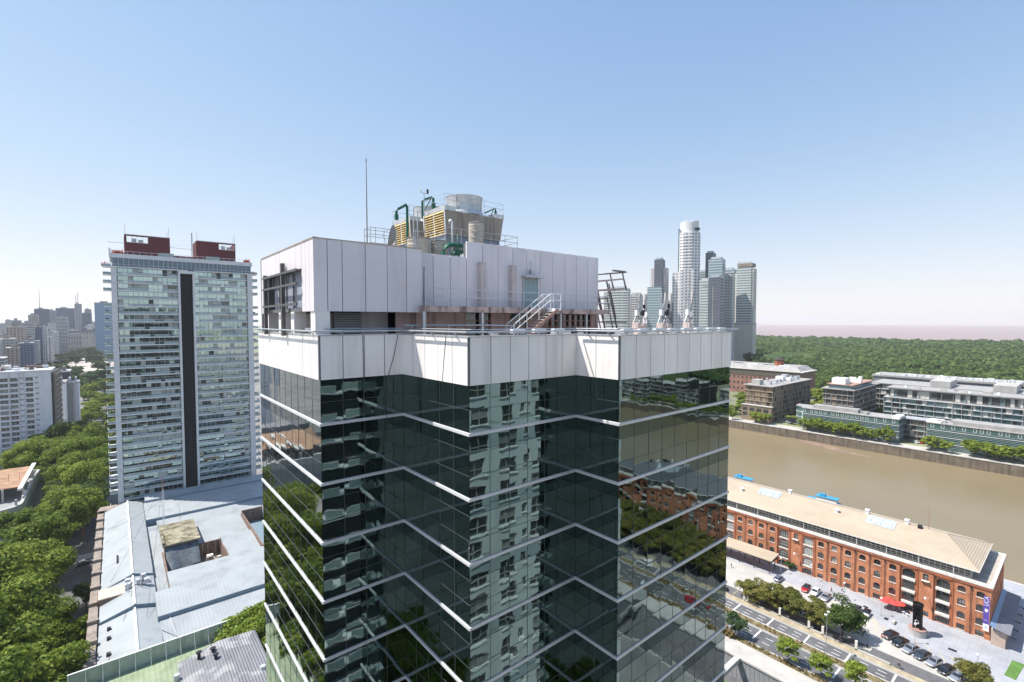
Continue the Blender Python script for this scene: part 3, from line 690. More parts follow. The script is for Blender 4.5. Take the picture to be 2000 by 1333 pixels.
# ---------------------------------------------------------------- brick dock warehouse
M_brick = mat('red_brick', (.47,.185,.092), .9, 0, .2, .3, col2=(.53,.23,.125)); add_streaks(M_brick, (.17,.06,.035), .5, .9, .12, .5, .72); add_ribs(M_brick, 'Z', .32, .01, .14, True)
M_brick2 = mat('brick_trim', (.36,.12,.06), .9, 0, .2, .5)
M_stone = mat('white_trim', (.68,.65,.60), .8, 0, .1, .8); add_streaks(M_stone, (.35,.31,.27), .4, 2, .3, .5, .7)
M_roofb = mat('beige_sheet_roof', (.435,.36,.27), .65, 0, .10, .12, (1,.25,1)); add_ribs(M_roofb, 'Y', .55, .025); add_streaks(M_roofb, (.36,.27,.18), .4, .25, .3, .5, .75)
M_roofg = mat('dark_sheet_roof', (.13,.14,.15), .6, 0, .15, .2); add_ribs(M_roofg, 'Y', .6, .03)
M_glaz = win_glass('dark_glazing', (.025,.035,.04), .08)
M_glazg = win_glass('green_glazing', (.035,.06,.055), .06)
M_curt = mat('pale_blind', (.33,.335,.32), .6, 0, .25, .9)
M_frame = mat('window_frame_paint', (.55,.55,.52), .5, 0, .1, 2)
M_trans = mat('translucent_sheet', (.40,.44,.46), .35, 0, .3, .8)
M_pipe = mat('dark_drainpipe', (.06,.045,.04), .6)
M_yelw = mat('ochre_wall', (.55,.42,.25), .8)
def wall_open(mb, P, u0, u1, z0, z1, ops, depth=.35, mi=0):
    """wall face with rectangular or arched openings: P(u, z, d) maps to space, d goes into the wall"""
    us = sorted({u0, u1, *[o[0] for o in ops], *[o[1] for o in ops]}); zs = sorted({z0, z1, *[o[2] for o in ops], *[o[3] for o in ops]})
    us = [u for u in us if u0 <= u <= u1]; zs = [z for z in zs if z0 <= z <= z1]
    for i in range(len(us)-1):
        run = None
        for j in range(len(zs)-1):
            uc, zc = (us[i]+us[i+1])/2, (zs[j]+zs[j+1])/2
            hole = any(o[0] < uc < o[1] and o[2] < zc < o[3] for o in ops)
            if not hole and run is None: run = zs[j]
            if run is not None and (hole or j == len(zs)-2):
                top = zs[j] if hole else zs[j+1]
                mb.face([P(us[i], run, 0), P(us[i+1], run, 0), P(us[i+1], top, 0), P(us[i], top, 0)], mi); run = None
    for o in ops:
        a, b, c, d = o[:4]; rise = o[4] if len(o) > 4 else 0
        for q in (((a,c),(b,c)), ((b,c),(b,d)), ((b,d),(a,d)), ((a,d),(a,c))):
            mb.face([P(*q[0],0), P(*q[1],0), P(*q[1],depth), P(*q[0],depth)], mi)
        if rise:
            n = 6
            for k in range(n):
                f0, f1 = k/n, (k+1)/n; h = lambda f: d-rise*(2*f-1)**2
                mb.face([P(a+(b-a)*f0, h(f0), .0), P(a+(b-a)*f1, h(f1), .0), P(a+(b-a)*f1, d, .0), P(a+(b-a)*f0, d, .0)], mi)
                mb.face([P(a+(b-a)*f0, h(f0), .0), P(a+(b-a)*f1, h(f1), .0), P(a+(b-a)*f1, h(f1), depth), P(a+(b-a)*f0, h(f0), depth)], mi)
def warehouse():
    t = thing('brick_warehouse', 'long red brick dock warehouse with arched windows and beige hipped roof beside the river', 'warehouse', (198, 16, 0))
    YA, YB_, XF, XB = 16.0, 116.0, 184.0, 213.0
    Pf = lambda u, z, d: (XF+d, u, z)
    kinds = {2:'B', 3:'N', 4:'B', 11:'G', 12:'N', 13:'G', 18:'G', 19:'N', 20:'G'}
    bays = [(k, 18.12+3.93*k, kinds.get(k, 's')) for k in range(25)]
    ops = []; wins = []
    rw = random.Random(5)
    for k, y, q in bays:
        if q == 's':
            for z0, z1, r in ((11.3,12.95,.35),(7.35,9.35,.4),(3.5,5.5,.4),(.35,1.9,0)):
                ops.append((y-.85, y+.85, z0, z1, r)); wins.append(('s', y, z0, z1, rw.random()))
        elif q in 'BG':
            for z0, z1 in ((10.35,13.1),(6.65,9.8),(3.0,5.95)):
                ops.append((y-1.5, y+1.5, z0, z1, .6)); wins.append((q, y, z0, z1, rw.random()))
            ops.append((y-1.6, y+1.6, .06, 2.1, .55)); wins.append(('D', y, .06, 2.1, 0))
        else:
            ops.append((y-.65, y+.65, 11.2, 13.2, .25)); wins.append(('N', y, 11.2, 13.2, .1))
            ops.append((y-.85, y+.85, .35, 1.9, 0)); wins.append(('s', y, .35, 1.9, .9))
    mb = MB(); wall_open(mb, Pf, YA, YB_, 0, 14.6, ops)
    Ps = lambda u, z, d: (u, YA+d, z)
    sops = [(187+4.1*i, 188.6+4.1*i, z0, z1, .35) for i in range(6) for z0, z1 in ((11.3,12.95),(7.35,9.35))]
    wall_open(mb, Ps, XF, XB, 0, 14.6, sops)
    mb.face([(XF, YB_, 0), (XB, YB_, 0), (XB, YB_, 14.6), (XF, YB_, 14.6)]); mb.face([(XB, YA, 0), (XB, YB_, 0), (XB, YB_, 14.6), (XB, YA, 14.6)])
    w = mb.build('wall', M_brick, t, fix=False)
    mb = MB()
    for a, b_, c, d, r in sops: mb.face([(a, YA+.34, c), (b_, YA+.34, c), (b_, YA+.34, d), (a, YA+.34, d)])
    mb.build('end_pane', M_glaz, w)
    for q, y, z0, z1, rr in wins:
        b = MB(); hw = .85 if q == 's' else (.65 if q == 'N' else (1.6 if q == 'D' else 1.5))
        gm = 1 if rr < .8 else 2
        b.face([(XF+.32, y-hw, z0), (XF+.32, y+hw, z0), (XF+.32, y+hw, z1), (XF+.32, y-hw, z1)], 1 if q != 'G' else 2 if rr > .6 else 1)
        if gm == 2 and q == 's':
            f = rw.choice((.5, .7, 1)); b.face([(XF+.315, y-hw, z1-(z1-z0)*f), (XF+.315, y+hw, z1-(z1-z0)*f), (XF+.315, y+hw, z1), (XF+.315, y-hw, z1)], 2)
        n = 2 if hw < 1 else 4
        for i in range(n+1):
            yy = y-hw+2*hw*i/n; b.box(XF+.25, XF+.31, yy-.035, yy+.035, z0, z1, 0)
        for f in ((.5,) if hw < 1 else (.33, .66)): b.box(XF+.25, XF+.31, y-hw, y+hw, z0+(z1-z0)*f-.03, z0+(z1-z0)*f+.03, 0)
        o = b.build('window' if q != 'D' else 'gate', [M_pipe if q in 'DBs' else M_frame, M_glaz, M_curt], t)
        if q == 's': MB().box(XF-.14, XF+.2, y-.98, y+.98, z0-.2, z0+.0).build('sill', M_stone, o)
        if q == 'N' and z0 > 5:
            b = MB(); b.box(XF-.7, XF, y-.95, y+.95, z0-.22, z0-.02, 0); b.box(XF-.55, XF, y-.8, y-.6, z0-.75, z0-.22, 1); b.box(XF-.55, XF, y+.6, y+.8, z0-.75, z0-.22, 1); b.build('landing', [M_stone, M_pipe], o)
        if q == 'B':
            b = MB(); b.box(XF-.55, XF+.2, y-1.6, y+1.6, z0-.55, z0+.12); b.build('balcony', M_stone, o)
        if q == 'G': MB().box(XF-.16, XF+.2, y-1.6, y+1.6, z0-.28, z0+.05).build('sill', M_stone, o)
    # piers, drain pipes, string courses, cornice
    for k, y, q in bays:
        yb = y-1.965
        if q in 'BG' or (k and kinds.get(k-1) and kinds.get(k-1) in 'BG'):
            MB().box(XF-.16, XF-.002, yb-.3, yb+.3, 0, 14.2).build('pier', M_brick2, t)
        if k and q == 's' or k in (3, 5):
            b = MB(); b.tube([(XF-.28, yb, .1), (XF-.28, yb, 13.9)], .085, 6); b.box(XF-.42, XF-.05, yb-.2, yb+.2, 13.2, 13.7); b.build('drainpipe', M_pipe, t)
    b = MB(); b.box(XF-.3, XF+.5, YA-.25, YB_, 14.0, 14.5, 0)
    for k, y, q in bays:
        if q in 'BG': b.box(XF-.42, XF+.3, y-1.9, y+1.9, 13.75, 14.62, 0)
    b.box(XF+.5, XB+.3, YA-.25, YA+.5, 14.0, 14.5, 0); b.build('cornice', M_brick2, t)
    b = MB(); b.box(XF-.4, XF+1.5, YA-.35, YB_, 14.75, 15.0); b.box(XF-.35, XF+.25, YA-.3, YB_, 15.0, 15.4); b.box(XF+1.5, XB+.4, YA-.35, YA+.35, 14.75, 15.35); b.box(XB-.3, XB+.4, YA, YB_, 14.75, 15.3)
    b.box(XF-.2, XF+.5, YA-.15, YB_, 14.5, 14.75); b.build('parapet', M_stone, t)
    MB().box(XF+1.5, XB-.3, YA+.35, YB_, 14.7, 14.9).build('terrace_floor', mat('terrace_tile', (.42,.38,.33), .9, 0, .2, .5), t)
    # glazed attic
    b = MB(); b.box(186.6, 210.2, 20.4, YB_, 14.9, 18.0, 0)
    at = b.build('attic', M_glaz, t)
    b = MB(); y = 20.5
    while y < YB_: b.box(186.5, 186.62, y-.05, y+.05, 14.9, 18.0); y += 1.31
    b.box(186.45, 186.6, 20.4, YB_, 16.35, 16.5); b.box(186.45, 186.62, 20.4, YB_, 14.9, 15.25)
    for i in range(18): b.box(186.6+1.3*i, 186.7+1.3*i, 20.3, 20.42, 14.9, 18)
    b.build('mullion', M_frame, at)
    b = MB(); y = 24
    while y < YB_-4: b.box(185.1, 185.25, y-.08, y+.08, 15.0, 17.95); y += 7.86
    b.build('eave_post', M_frame, at)
    # hipped roof
    x0, x1, xr, y0, yr, ze, zr = 184.9, 212.1, 198.5, 18.7, 27.6, 18.05, 22.0
    b = MB()
    b.face([(x0,y0,ze),(x0,YB_,ze),(xr,YB_,zr),(xr,yr,zr)], 0); b.face([(x1,YB_,ze),(x1,y0,ze),(xr,yr,zr),(xr,YB_,zr)], 0); b.face([(x1,y0,ze),(x0,y0,ze),(xr,yr,zr)], 0)
    b.face([(x0,y0,ze-.02),(x1,y0,ze-.02),(x1,YB_,ze-.02),(x0,YB_,ze-.02)], 1); b.face([(x0,YB_,ze),(x1,YB_,ze),(xr,YB_,zr)], 1)
    rf = b.build('roof', [M_roofb, M_stone], t, fix=False)
    b = MB(); b.box(x0-.12, x0, y0-.12, YB_, ze-.28, ze+.04); b.box(x0, x1, y0-.12, y0, ze-.28, ze+.04); b.box(x1, x1+.12, y0-.12, YB_, ze-.28, ze+.04); b.build('gutter', M_stone, rf)
    b = MB(); b.tube([(xr, YB_, zr+.03), (xr, yr, zr+.03), (x0, y0, ze+.03)], .1, 6); b.tube([(xr, yr, zr+.03), (x1, y0, ze+.03)], .1, 6); b.build('ridge_cap', M_roofb, rf)
    S = lambda x, y, d: (x-.28*d, y, ze+(x-x0)*(zr-ze)/(xr-x0)+d)
    for ya, yb in ((75.1, 83.0), (39.8, 47.6)):
        b = MB(); b.face([S(193.2,ya,.06), S(193.2,yb,.06), S(197.9,yb,.06), S(197.9,ya,.06)])
        o = b.build('skylight', M_trans, rf, fix=False)
        b = MB()
        for i in range(9): yy = ya+(yb-ya)*i/8; b.bar(S(193.2,yy,.1), S(197.9,yy,.1), .12)
        for x in (193.2, 194.8, 196.4, 197.9): b.bar(S(x,ya,.1), S(x,yb,.1), .12)
        b.build('skylight_bar', M_frame, o)
    for x, y, big in ((192.6,88.5,0),(198.8,72.9,1),(194.8,56.1,0),(198.6,48.2,1),(198.5,37.4,1),(198.0,34.0,2)):
        z = ze+(x-x0)*(zr-ze)/(xr-x0); b = MB()
        if big == 1: b.box(x-.55, x+.55, y-.45, y+.45, z-.3, z+1.3); b.box(x-.7, x+.7, y-.6, y+.6, z+1.0, z+1.35)
        elif big == 0: b.cyl(x, y, z-.3, z+1.0, .55, .5, 12); b.cyl(x, y, z+1.0, z+1.3, .8, .3, 12)
        else: b.box(x-.6, x+.6, y-.5, y+.5, z-.3, z+.9)
        b.build('roof_vent', M_blacks if big == 2 else M_white, rf)
    b = MB(); b.tube([(198.5, 32, 21.8), (198.5, 32, 29.6)], [.1, .05], 6); b.build('flagpole', M_rust, rf)
    for y in (29.9, 65.3, 96.6):
        b = MB(); b.tube([(XF, y-.9, 6.0), (XF-1.6, y-.3, 6.5)], .07); b.box(XF-2.0, XF-1.5, y-.55, y-.05, 6.35, 6.85); b.build('wall_lamp', M_white, t)
    return t
wh = warehouse()
# banner down the corner of the facade
M_purp = mat('purple_banner', (.115,.075,.36), .7, 0, .06, .5)
ban = thing('facade_banner', 'tall purple vertical banner with white lettering at the right corner of the brick warehouse', 'banner', (183.6, 16.6, 3))
MB().box(183.52, 183.58, 16.25, 17.45, 4.6, 12.4).build('cloth', M_purp, ban); MB().box(183.52, 183.58, 16.25, 17.45, 2.6, 4.59).build('white_panel', M_white, ban)
def text(name, body, size, loc, rot, m, parent, ext=.01, sx=1, align='CENTER'):
    cu = bpy.data.curves.new(name, 'FONT'); cu.body = body; cu.size = size; cu.extrude = ext; cu.align_x = align; cu.align_y = 'CENTER'; cu.space_character = 1.05
    tmp = bpy.data.objects.new('tmp', cu); C.objects.link(tmp); dg = bpy.context.evaluated_depsgraph_get(); dg.update()
    me = bpy.data.meshes.new_from_object(tmp.evaluated_get(dg)); bpy.data.objects.remove(tmp)
    o = bpy.data.objects.new(name, me); C.objects.link(o); o.parent = parent; g = ORG.get(parent.name, (0,0,0))
    o.location = tuple(loc[i]-g[i] for i in range(3)); o.rotation_euler = rot; o.scale = (sx, 1, 1)
    me.materials.clear(); me.materials.append(m); return o
# the letters run down the cloth; facing -X means turned -90 degrees about Z
def facing_x(): return (R(90), 0, R(-90))
import mathutils
def rot_down():
    m_ = mathutils.Euler((R(90), 0, R(-90))).to_matrix() @ mathutils.Euler((0, 0, R(90))).to_matrix(); return m_.to_euler()
text('lettering', 'UCA', 1.25, (183.505, 16.85, 11.0), rot_down(), M_white, ban)
def shield(name, y, z, w, h, m):
    """crest cut from thin sheet on the cloth"""
    P = [(-.5, .5), (.5, .5), (.5, -.05), (.3, -.35), (0, -.5), (-.3, -.35), (-.5, -.05)]
    MB().loft([[(183.50, y+a*w, z+b_*h) for a, b_ in P], [(183.515, y+a*w, z+b_*h) for a, b_ in P]]).build(name, m, ban)
shield('crest', 16.85, 8.35, .62, .95, M_white); shield('crest', 16.85, 3.6, .5, .8, mat('pale_blue', (.40,.55,.62)))
MB().box(183.50, 183.515, 16.5, 17.2, 5.75, 5.85).box(183.50, 183.515, 16.6, 17.2, 5.5, 5.58).build('small_print', mat('pale_violet', (.45,.42,.62)), ban)
ban_side = MB().box(183.45, 183.75, 16.18, 16.25, 2.6, 12.4).build('frame', mat('pink_frame', (.6,.35,.4)), ban)
# annex beside the end wall
t = thing('annex', 'low lean-to annex with a sloping grey roof shaded by the warehouse end wall', 'annex', (195, 13, 0))
b = MB(); b.box(182.3, 209.5, 12.9, 15.7, 0, 4.3); b.build('wall', mat('peach_render', (.46,.36,.30), .9, 0, .1, 1), t)
b = MB(); b.loft([[(181.3, 11.9, 4.6), (181.3, 14.9, 5.0), (181.3, 14.9, 5.2), (181.3, 11.9, 4.8)], [(209.8, 11.9, 4.6), (209.8, 14.9, 5.0), (209.8, 14.9, 5.2), (209.8, 11.9, 4.8)]]); b.build('roof', mat('slate_sheet', (.20,.21,.24), .6, 0, .15, .6), t)
b = MB(); b.loft([[(181.4, 14.9, 5.0), (181.4, 15.9, 5.6), (181.4, 15.9, 5.7), (181.4, 14.9, 5.2)], [(209.7, 14.9, 5.0), (209.7, 15.9, 5.6), (209.7, 15.9, 5.7), (209.7, 14.9, 5.2)]]); b.build('glazed_strip', mat('blue_glazing', (.16,.26,.40), .2), t)
for i in range(5):
    x = 184+i*5.5; b = MB(); b.box(x-.1, x+.1, 11.2, 12.2, 3.0, 3.15); b.box(x-.15, x+.15, 11.0, 11.3, 2.8, 3.1); b.build('lamp_arm', M_blacks, t)
# canopy standing in front of the left part
t = thing('entrance_canopy', 'flat beige canopy on dark posts before the left bays of the brick warehouse', 'canopy', (176.5, 80, 0))
b = MB(); b.loft([[(173.6, 69.2, 4.7), (180.2, 69.2, 5.3), (180.2, 69.2, 5.55), (173.6, 69.2, 4.95)], [(172.6, 97, 4.7), (179.2, 97, 5.3), (179.2, 97, 5.55), (172.6, 97, 4.95)]]); b.build('roof', M_roofb, t)
b = MB(); b.box(174.1, 179.6, 69.4, 96.8, 4.0, 4.65); b.build('fascia', M_pipe, t)
for i in range(6):
    for x in (174.4, 179.0): MB().box(x-.12, x+.12, 70+i*5.2, 70.25+i*5.2, 0, 4.6).build('post', M_pipe, t)
# sculpture: black iron column on a round plinth
t = thing('iron_monument', 'black iron column with white lettering on a round concrete plinth before the warehouse', 'monument', (172.2, 29.4, 0))
b = MB(); b.lathe(172.2, 29.4, [(1.95,0),(1.95,1.7),(1.75,1.75)], 28); b.build('plinth', G_conc, t)
b = MB(); b.lathe(172.2, 29.4, [(2.0,1.75),(2.0,1.95),(1.5,2.0)], 28); b.build('plinth_rim', M_rust, t)
b = MB()
for dx, dy in ((-.75,-.75),(.75,-.75),(.75,.75),(-.75,.75)): b.box(172.2+dx-.2, 172.2+dx+.2, 29.4+dy-.2, 29.4+dy+.2, 2, 8.6)
b.box(171.7, 172.7, 28.9, 29.9, 2, 8.3); b.box(171.15, 173.25, 28.35, 30.45, 8.0, 8.35); b.lathe(172.2, 29.4, [(1.2,8.35),(1.3,8.9),(1.05,8.9),(1.0,8.5)], 12); b.box(170.8, 171.2, 29.2, 29.6, 5, 5.3)
for z in (3.6, 5.2, 6.8): b.box(171.25, 173.15, 28.45, 30.35, z, z+.16)
b.build('column', mat('black_iron', (.018,.016,.018), .45, .4, .2, 2), t)
text('lettering', 'G', 1.5, (171.2, 29.4, 4.0), facing_x(), M_white, t, .02); 
MB().box(172.9, 174.6, 27.2, 28.2, 0, .9).build('side_block', G_conc, t)
# red parasols at the foot of the facade
for i, (x, y) in enumerate(((181.0, 36.6), (180.4, 38.6), (182.2, 38.2), (181.9, 35.4))):
    t = thing('parasol', ['red parasol nearest the iron monument', 'red parasol at the left end of the terrace group', 'red parasol close to the brick wall at the back of the group', 'red parasol at the right end of the terrace group'][i], 'parasol', (x, y, 0), 'red parasols on the warehouse terrace')
    b = MB(); n = 8; b.lathe(x, y, [(1.55, 2.35), (1.5, 2.4), (.06, 3.05), (.03, 3.1)], n); b.build('canopy', mat('red_canvas', (.55,.07,.06), .8, 0, .15, 2), t)
    MB().cyl(x, y, 0, 2.9, .04, .04, 6).build('pole', M_white, t); MB().cyl(x, y, 0, .1, .35, .35, 10).build('base', M_pipe, t)
for i, (x, y) in enumerate(((181.2, 34.3), (180.6, 33.4))):
    b = MB(); b.cyl(x, y, .72, .76, .4, .4, 12); b.cyl(x, y, 0, .72, .05, .05, 6); b.cyl(x, y, 0, .04, .28, .28, 10)
    tag(b.build('cafe_table', M_white), ['round white cafe table beside the red parasols', 'round white cafe table farther right of the parasols'][i], 'table')
# fence along the parking strip
t = thing('railing_fence', 'dark railing fence with pale gate pillars along the row of parking trees', 'fence', (151.4, 52, 0))
b = MB(); b.box(151.0, 151.5, 31, 68, 0, .45); b.build('kerb_wall', G_conc, t)
for ya, yb in ((57.6, 66.6), (49.9, 57.4), (38.6, 45.9)):
    b = MB(); b.box(151.2, 151.3, ya, yb, 2.0, 2.1); b.box(151.2, 151.3, ya, yb, .6, .7)
    y = ya
    while y < yb: b.box(151.22, 151.28, y-.02, y+.02, .45, 2.2); y += .16
    b.build('railing', M_blacks, t)
for y in (68.0, 66.9, 57.5, 49.7, 46.2, 38.3): MB().box(151.0, 151.6, y-.28, y+.28, 0, 2.5).build('pillar', M_stone, t)
# street lamps and thin posts
def lamp(x, y, h, lab, grp, arm=0):
    t = thing('street_lamp', lab, 'lamp', (x, y, 0), grp)
    MB().tube([(x, y, 0), (x, y, h)], [.09, .05], 6).build('pole', M_steel, t)
    b = MB()
    if arm: b.bar((x-1.0, y, h), (x+1.0, y, h), .07); b.lathe(x-1.0, y, [(.05,h-.05),(.3,h+.1),(.34,h+.3),(.1,h+.45)], 10); b.lathe(x+1.0, y, [(.05,h-.05),(.3,h+.1),(.34,h+.3),(.1,h+.45)], 10)
    else: b.lathe(x, y, [(.06,h),(.28,h+.15),(.3,h+.4),(.1,h+.6)], 10)
    b.build('lantern', M_white, t)
lamp(142.0, 42.5, 11.5, 'tall twin street lamp in the planted median of the avenue', None, 1)
for i, (x, y) in enumerate(((177.5,67.5),(180.3,58.9),(175.9,48.1),(174.7,38.3),(166.7,28.9))): lamp(x, y, 5.2, ['slim pale lamp post by the canopy corner', 'slim pale lamp post close to the brick wall left of the parked cars', 'slim pale lamp post behind the white parked cars', 'slim pale lamp post left of the red parasols', 'slim pale lamp post before the iron monument'][i], 'slim lamp posts on the grey pavement')
lamp(157.5, 15.6, 8.0, 'lamp post with a round white head beside the bottom right tree', None); lamp(153.5, 86, 6, 'thin post at the pavement edge beside the tower corner', None)
# barriers, kiosk post, manholes
t = thing('road_barrier', 'orange and white striped barrier before the black parked cars', 'barrier', (163.2, 34.6, 0))
b = MB(); 
for i in range(5): b.box(162.6, 162.7, 33.9+.32*i, 34.22+.32*i, .35, 1.0, i % 2)
b.build('board', [mat('barrier_red', (.7,.12,.03), .6), M_white], t); b = MB(); b.box(162.4, 162.9, 34.0, 34.08, 0, .35); b.box(162.4, 162.9, 35.3, 35.38, 0, .35); b.build('feet', M_steel, t)
t = thing('ticket_post', 'dark post with a raised barrier arm at the parking exit', 'barrier', (154.3, 36.6, 0))
MB().box(154.1, 154.5, 36.4, 36.8, 0, 1.1).build('cabinet', M_blacks, t); MB().bar((154.3, 36.6, 1.0), (154.4, 36.5, 4.2), .1).build('arm', M_blacks, t)
b = MB(); b.box(153.4, 155.0, 35.6, 37.4, .02, .18); b.build('island', G_conc, t)
b = MB(); b.box(150.2, 151.6, 33.5, 34.4, .1, .2); b.box(163.5, 164.2, 26, 27, .04, .06)
for i, (x, y, w, h) in enumerate(((170.6, 21.0, 1.0, 1.7), (173.5, 36.4, 1.4, 1.0), (176.2, 42.0, .9, 1.2))):
    tag(MB().box(x, x+w, y, y+h, .04, .10).build('drain_grate', M_blacks), ['dark square drain grate in the grey pavement right of the monument', 'dark drain grate in the pavement below the parasols', 'dark drain grate behind the white parked cars'][i], 'grate')
tag(MB().box(172.2, 174.4, 34.6, 35.2, 0, .75).build('planter', G_conc), 'pale concrete planter box at the pavement edge left of the monument', 'planter')
# ---------------------------------------------------------------- boats behind the warehouse
M_bblue = mat('boat_blue', (.05,.30,.50), .4, 0, .1, .5)
def boat(x, y, lab):
    t = thing('tour_boat', lab, 'boat', (x, y, -7), 'blue boats moored behind the warehouse')
    hull = []
    for f, w in ((0, 1.3), (.15, 2.1), (.6, 2.3), (.85, 1.5), (1, .15)):
        yy = y-8+16*f; hull.append([(x-w*.7, yy, -7.3), (x+w*.7, yy, -7.3), (x+w, yy, -5.6), (x-w, yy, -5.6)])
    MB().loft(hull).build('hull', M_bblue, t)
    b = MB(); b.loft([[(x-1.6, y-6.5, -5.6), (x+1.6, y-6.5, -5.6), (x+1.5, y-6.2, -3.6), (x-1.5, y-6.2, -3.6)], [(x-1.6, y+3, -5.6), (x+1.6, y+3, -5.6), (x+1.5, y+2, -3.6), (x-1.5, y+2, -3.6)]]); b.build('cabin', M_white, t)
    MB().box(x-2.1, x+2.1, y-7, y+3.2, -3.6, -3.4).build('roof', M_bblue, t)
    b = MB(); b.box(x-.9, x+.9, y-1, y+1.4, -3.4, -2.2); b.build('wheelhouse', M_bblue, t); MB().tube([(x, y-2, -3.4), (x, y-2, -.5)], .06).build('mast', M_white, t)
boat(283, 131, 'blue tour boat behind the warehouse ridge beside the tower'); boat(285, 88.5, 'blue tour boat farther right behind the warehouse ridge')
tag(MB().tube([(262, 78, -8), (262, 78, -2.5)], .35, 8).build('mooring_pile', M_rust), 'rusty mooring pile in the river right of the second blue boat', 'pile')

# ---------------------------------------------------------------- far bank
M_conc2 = mat('far_concrete', (.44,.43,.41), .85, 0, .14, .12); add_streaks(M_conc2, (.3,.29,.27), .4, .4, .05, .5, .72)
M_brown = mat('brown_screen', (.25,.19,.135), .8, 0, .2, .5); add_ribs(M_brown, 'Z', .5, .03, .25, True)
M_browd = mat('dark_brown_front', (.10,.085,.07), .6, 0, .3, .4)
M_roofw = mat('pale_roof', (.335,.325,.315), .9, 0, .2, .2)
M_unit = mat('roof_plant_grey', (.50,.51,.54), .5, .3, .15, .5)
M_gg = win_glass('green_office_glass', (.045,.115,.115), .07)
M_gg2 = win_glass('teal_glass', (.09,.16,.17), .07)
def slabblock(t, x0, x1, y0, y1, z0, nf, fh, mslab, mglass, over=.7, th=.3, inset=1.2, south=True, seed=1, name='floor_slab', dividers=4.):
    """floors as projecting slabs, glazing set back behind them, cross walls between"""
    r = random.Random(seed); H_ = nf*fh
    MB().box(x0+inset+.3, x1, y0+inset+.3, y1, z0, z0+H_-.1).build('body', M_browd if mglass is None else M_dark, t)
    for k in range(nf+1):
        z = z0+k*fh; MB().box(x0, x1, y0, y1, z-th/2 if k else z, z+th/2).build(name, mslab, t)
    for k in range(nf):
        z = z0+k*fh+th/2; zt = z+fh-th; b = MB(); y = y0+inset
        while y < y1-.3:
            w = min(r.choice((1.6, 2.2, 3.1)), y1-y); q = r.random()
            b.face([(x0+inset, y, z), (x0+inset, y+w-.08, z), (x0+inset, y+w-.08, zt), (x0+inset, y, zt)], 0 if q < .5 else 1 if q < .72 else 2 if q < .9 else 3); y += w
        x = x0+inset
        while south and x < x1-.3:
            w = min(r.choice((1.6, 2.2, 3.1)), x1-x); q = r.random()
            b.face([(x, y0+inset, z), (x+w-.08, y0+inset, z), (x+w-.08, y0+inset, zt), (x, y0+inset, zt)], 0 if q < .55 else 1 if q < .75 else 2 if q < .85 else 3); x += w
        b.build('glazing', mglass, t, fix=False)
        b = MB(); y = y0+.05
        while y < y1:
            if r.random() < .75: b.box(x0+.1, x0+inset, y, y+.15, z, zt)
            y += dividers
        rl_ = z+1.0
        b.box(x0+.05, x0+.1, y0, y1, rl_-.05, rl_); 
        if south: b.box(x0, x1, y0+.05, y0+.1, rl_-.05, rl_)
        b.build('balcony_partition', mslab, t)
def clutter(t, x0, x1, y0, y1, z, n, m, seed, smax=4., hmax=3.):
    r = random.Random(seed)
    for i in range(n):
        w, d, h = r.uniform(1, smax), r.uniform(1, smax), r.uniform(.6, hmax); x, y = r.uniform(x0, x1-w), r.uniform(y0, y1-d); b = MB()
        if r.random() < .8: b.box(x, x+w, y, y+d, z, z+h); b.box(x+.2, x+w-.2, y+.2, y+d-.2, z+h, z+h+.25)
        else: b.cyl(x, y, z, z+h, w*.4, w*.4, 12)
        b.build('roof_unit', m if r.random() < .7 else M_white, t)
GL = [M_glaz, M_gg2, mat('curtain_cream', (.52,.50,.45), .6, 0, .2, .5), mat('shadowed_room', (.03,.03,.03), .9)]
t = thing('apartment_block', 'brown slatted apartment block with grey roof plant at the left end of the far bank', 'apartment block', (485, 190, 0))
slabblock(t, 440, 530, 177.3, 201, 0, 7, 4.4, mat('tan_slab', (.36,.30,.23), .85, 0, .2, .2), [M_brown, M_browd, M_brown, GL[3]], inset=.7, th=.35, seed=2, dividers=5.2)
MB().box(436.2, 440, 176.5, 202.2, 0, 13.6).build('podium', M_brown, t); MB().box(435.6, 440.5, 176, 202.6, 13.6, 14.1).build('podium_roof', M_conc2, t)
b = MB()
for i in range(4): b.box(436.0, 436.22, 179+6*i, 183+6*i, 4.5, 7.0); b.box(436.0, 436.22, 179+6*i, 183+6*i, 9, 11.6)
b.build('podium_window', M_glaz, t); MB().box(439, 531, 176.5, 202, 31.0, 31.6).build('roof', M_roofw, t)
MB().box(444, 452, 190, 197, 31.6, 36).build('stair_head', M_conc2, t); clutter(t, 452, 526, 182, 198, 31.6, 22, M_unit, 3, 7, 4.2)
t = thing('apartment_block', 'brown apartment block with glass roof pavilion in the middle of the far bank', 'apartment block', (505, 138, 0))
slabblock(t, 470, 540, 126, 148.5, 0, 7, 4.4, M_conc2, [M_browd, M_brown, M_glaz, GL[3]], inset=1.0, th=.3, seed=4)
MB().box(468.5, 541, 125, 149.5, 30.8, 31.4).build('roof', M_roofw, t); MB().box(473, 530, 128, 145, 31.4, 34.6).build('roof_pavilion', M_gg2, t); MB().box(472, 532, 127, 146, 34.6, 35.1).build('pavilion_roof', mat('rusty_roof', (.38,.24,.18), .9), t)
MB().box(474, 486, 133, 143, 35.1, 40).build('stair_head', M_white, t); clutter(t, 487, 528, 128, 142, 35.1, 12, M_white, 6, 5, 3)
M_louv = mat('pale_louvre', (.56,.58,.58), .6, 0, .1, .3); M_louv2 = mat('teal_louvre', (.30,.38,.38), .5, 0, .1, .3); M_brslab = mat('brown_slab', (.34,.28,.21), .85, 0, .2, .2)
